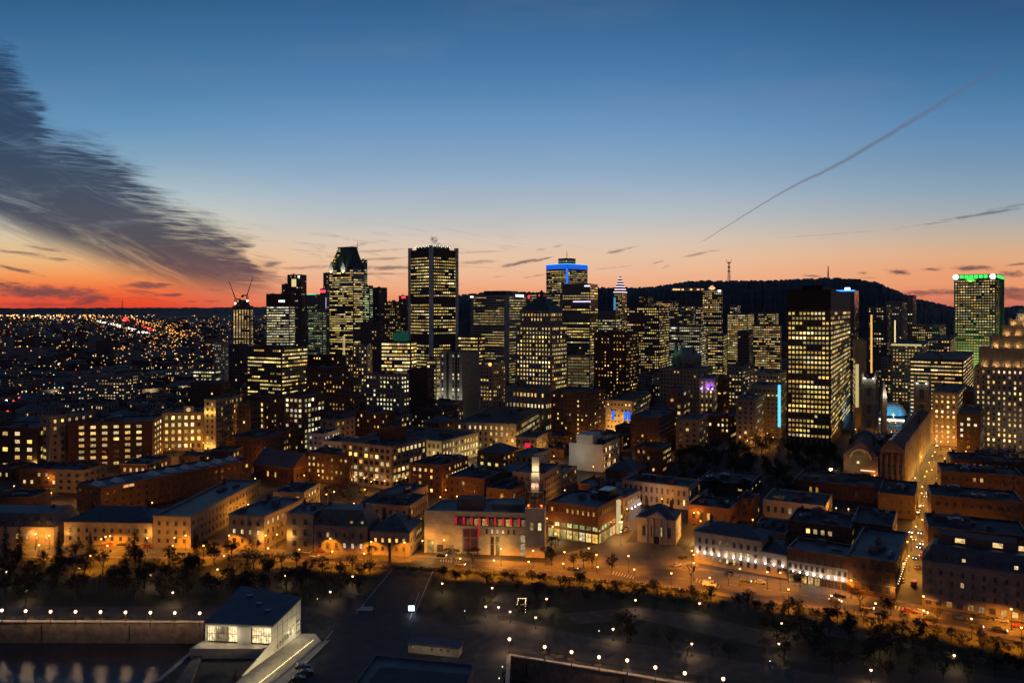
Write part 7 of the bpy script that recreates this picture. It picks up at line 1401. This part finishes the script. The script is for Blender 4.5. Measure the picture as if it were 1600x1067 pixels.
def scatter(poly, n, where_, smin=.6, smax=1.0, kinds=('green', 'green', 'rust', 'olive', 'bare'), gap=5):
    P_ = [G(*p)[:2] for p in poly]; xs = [p[0] for p in P_]; ys_ = [p[1] for p in P_]; done = []; tries = 0
    while len(done) < n and tries < n * 60:
        tries += 1; x, y = tr_.uniform(min(xs), max(xs)), tr_.uniform(min(ys_), max(ys_)); ins = False
        for i in range(len(P_)):
            (x1, y1), (x2, y2) = P_[i], P_[(i + 1) % len(P_)]
            if (y1 > y) != (y2 > y) and x < (x2 - x1) * (y - y1) / (y2 - y1) + x1: ins = not ins
        if not ins or any(hypot(x - a, y - b_) < gap for a, b_ in done): continue
        if any(sat([(x - 1, y - 1), (x + 1, y - 1), (x + 1, y + 1), (x - 1, y + 1)], f[0], 1) for f in FOOT): continue
        done.append((x, y)); tree(None, (x, y, 0), tr_.choice(kinds), tr_.uniform(smin, smax), where_, False)
scatter([(-20, 880), (300, 878), (470, 884), (590, 896), (560, 930), (490, 938), (-20, 938)], 96, 'in the left-hand park', .7, 1.05, gap=4.4)
scatter([(690, 902), (900, 914), (1060, 930), (1200, 950), (1200, 968), (1000, 950), (780, 930), (700, 930)], 44, 'in the middle of the park', .45, .75, gap=4.5)
scatter([(1180, 952), (1420, 984), (1620, 1020), (1620, 1066), (1400, 1066), (1180, 1020)], 78, 'in the right-hand park', .5, .85, gap=4.5)
P_ = [G(*p)[:2] for p in [(1055, 778), (1230, 786), (1330, 748), (1310, 702), (1180, 700), (1060, 712)]]; gv, gf, spots = [], [], []
while len(spots) < 110:        # the walled garden reads as one dark mass of crowns
    x, y = tr_.uniform(min(p[0] for p in P_), max(p[0] for p in P_)), tr_.uniform(min(p[1] for p in P_), max(p[1] for p in P_)); ins = False
    for i in range(len(P_)):
        (x1, y1), (x2, y2) = P_[i], P_[(i + 1) % len(P_)]
        if (y1 > y) != (y2 > y) and x < (x2 - x1) * (y - y1) / (y2 - y1) + x1: ins = not ins
    if not ins or any(hypot(x - a, y - b_) < 4.5 for a, b_ in spots) or any(sat([(x - 1, y - 1), (x + 1, y - 1), (x + 1, y + 1), (x - 1, y + 1)], f[0], 1) for f in FOOT):
        if tr_.random() < .002: spots.append((-9999 - len(spots) * 50, 0))
        continue
    spots.append((x, y)); s_ = tr_.uniform(.8, 1.35)
    for mm in KINDT[tr_.choice(('green', 'green', 'olive'))][tr_.randint(0, 2)]:
        o_ = len(gv); gv += [(v_.co.x * s_ + x, v_.co.y * s_ + y, v_.co.z * s_) for v_ in mm.vertices]; gf += [tuple(o_ + k for k in p_.vertices) for p_ in mm.polygons]
me = bpy.data.meshes.new('garden_trees'); me.from_pydata(gv, [], gf); me.materials.append(MATS['leaf_dark']); ob('garden_trees', me, kind='stuff')
scatter([(480, 770), (640, 785), (640, 800), (500, 790)], 10, 'in the courtyard square', .6, .9)
scatter([(960, 1000), (1100, 1020), (1200, 1040), (1100, 1030)], 6, 'on the promenade lawn', .5, .7)
hd = MB()      # clipped hedge between street and park
root = thing('hedge', 'long dark hedge between the harbour street and the park', 'hedge', (0, 0, 0)); pts = ROADS[4:9]
for a, c_ in zip(pts, pts[1:]):
    L_ = hypot(c_[0] - a[0], c_[1] - a[1]); n = int(L_ * 16)
    for k in range(n): t = rnd.random(); x = a[0] + (c_[0] - a[0]) * t + rnd.gauss(0, .5) - .9; y = a[1] + (c_[1] - a[1]) * t - 5.2 + rnd.gauss(0, .5); z = rnd.uniform(.1, 1.5); s = .2; hd.q([(x - s, y - s * rnd.random(), z - s), (x + s, y, z - s * rnd.random()), (x + s, y + s, z + s), (x - s * rnd.random(), y, z + s)])
hd.build('foliage', ['leaf_dark'], root)
# ================================================================ labels that single each thing out
ORD = ['nearest', 'second nearest', 'third nearest', 'fourth nearest', 'fifth nearest', 'sixth nearest', 'seventh nearest', 'eighth nearest', 'ninth nearest', 'tenth nearest', 'eleventh nearest', 'twelfth nearest']
groups = {}
for o, ph, px, py in AUTO:
    best = min(LANDS, key=lambda l: hypot((l[1] - px), 1.4 * (l[2] - py)) - (0)); dx_, dy_ = px - best[1], py - best[2]
    rel = ('right of ' if dx_ > 0 else 'left of ') if abs(dx_) > 1.2 * abs(dy_) else ('in front of ' if dy_ > 0 else 'behind ')
    groups.setdefault((ph, rel + best[0]), []).append((hypot(dx_, dy_), o))
for (ph, w_), L_ in groups.items():
    L_.sort(key=lambda t: t[0])
    for i, (_, o) in enumerate(L_):
        s = ph + (', ' if len(L_) == 1 else ', %s, ' % ORD[min(i, 11)]) + w_
        ws = s.split()
        if len(ws) > 16: s = s.replace(' block with', ' block,').replace('-storey', '-storey'); ws = s.split()
        if len(ws) > 16: s = s.replace('flat ', '').replace(' lit windows', '-lit').replace('with bright headlights', 'headlit').replace('with glowing tail lights', 'tail-lit').replace('small ', ''); ws = s.split()
        if len(ws) > 16: s = s.replace(' on the harbour street', '').replace('on a tall pole', '').replace('between the old-town blocks', '').replace(' office', '').replace(' the traffic street', ' the street'); ws = s.split()
        o['label'] = ' '.join(ws[:16])
print('objects', len(bpy.data.objects), 'lights', sum(1 for o in bpy.data.objects if o.type == 'LIGHT'), 'landmarks', len(LANDS))
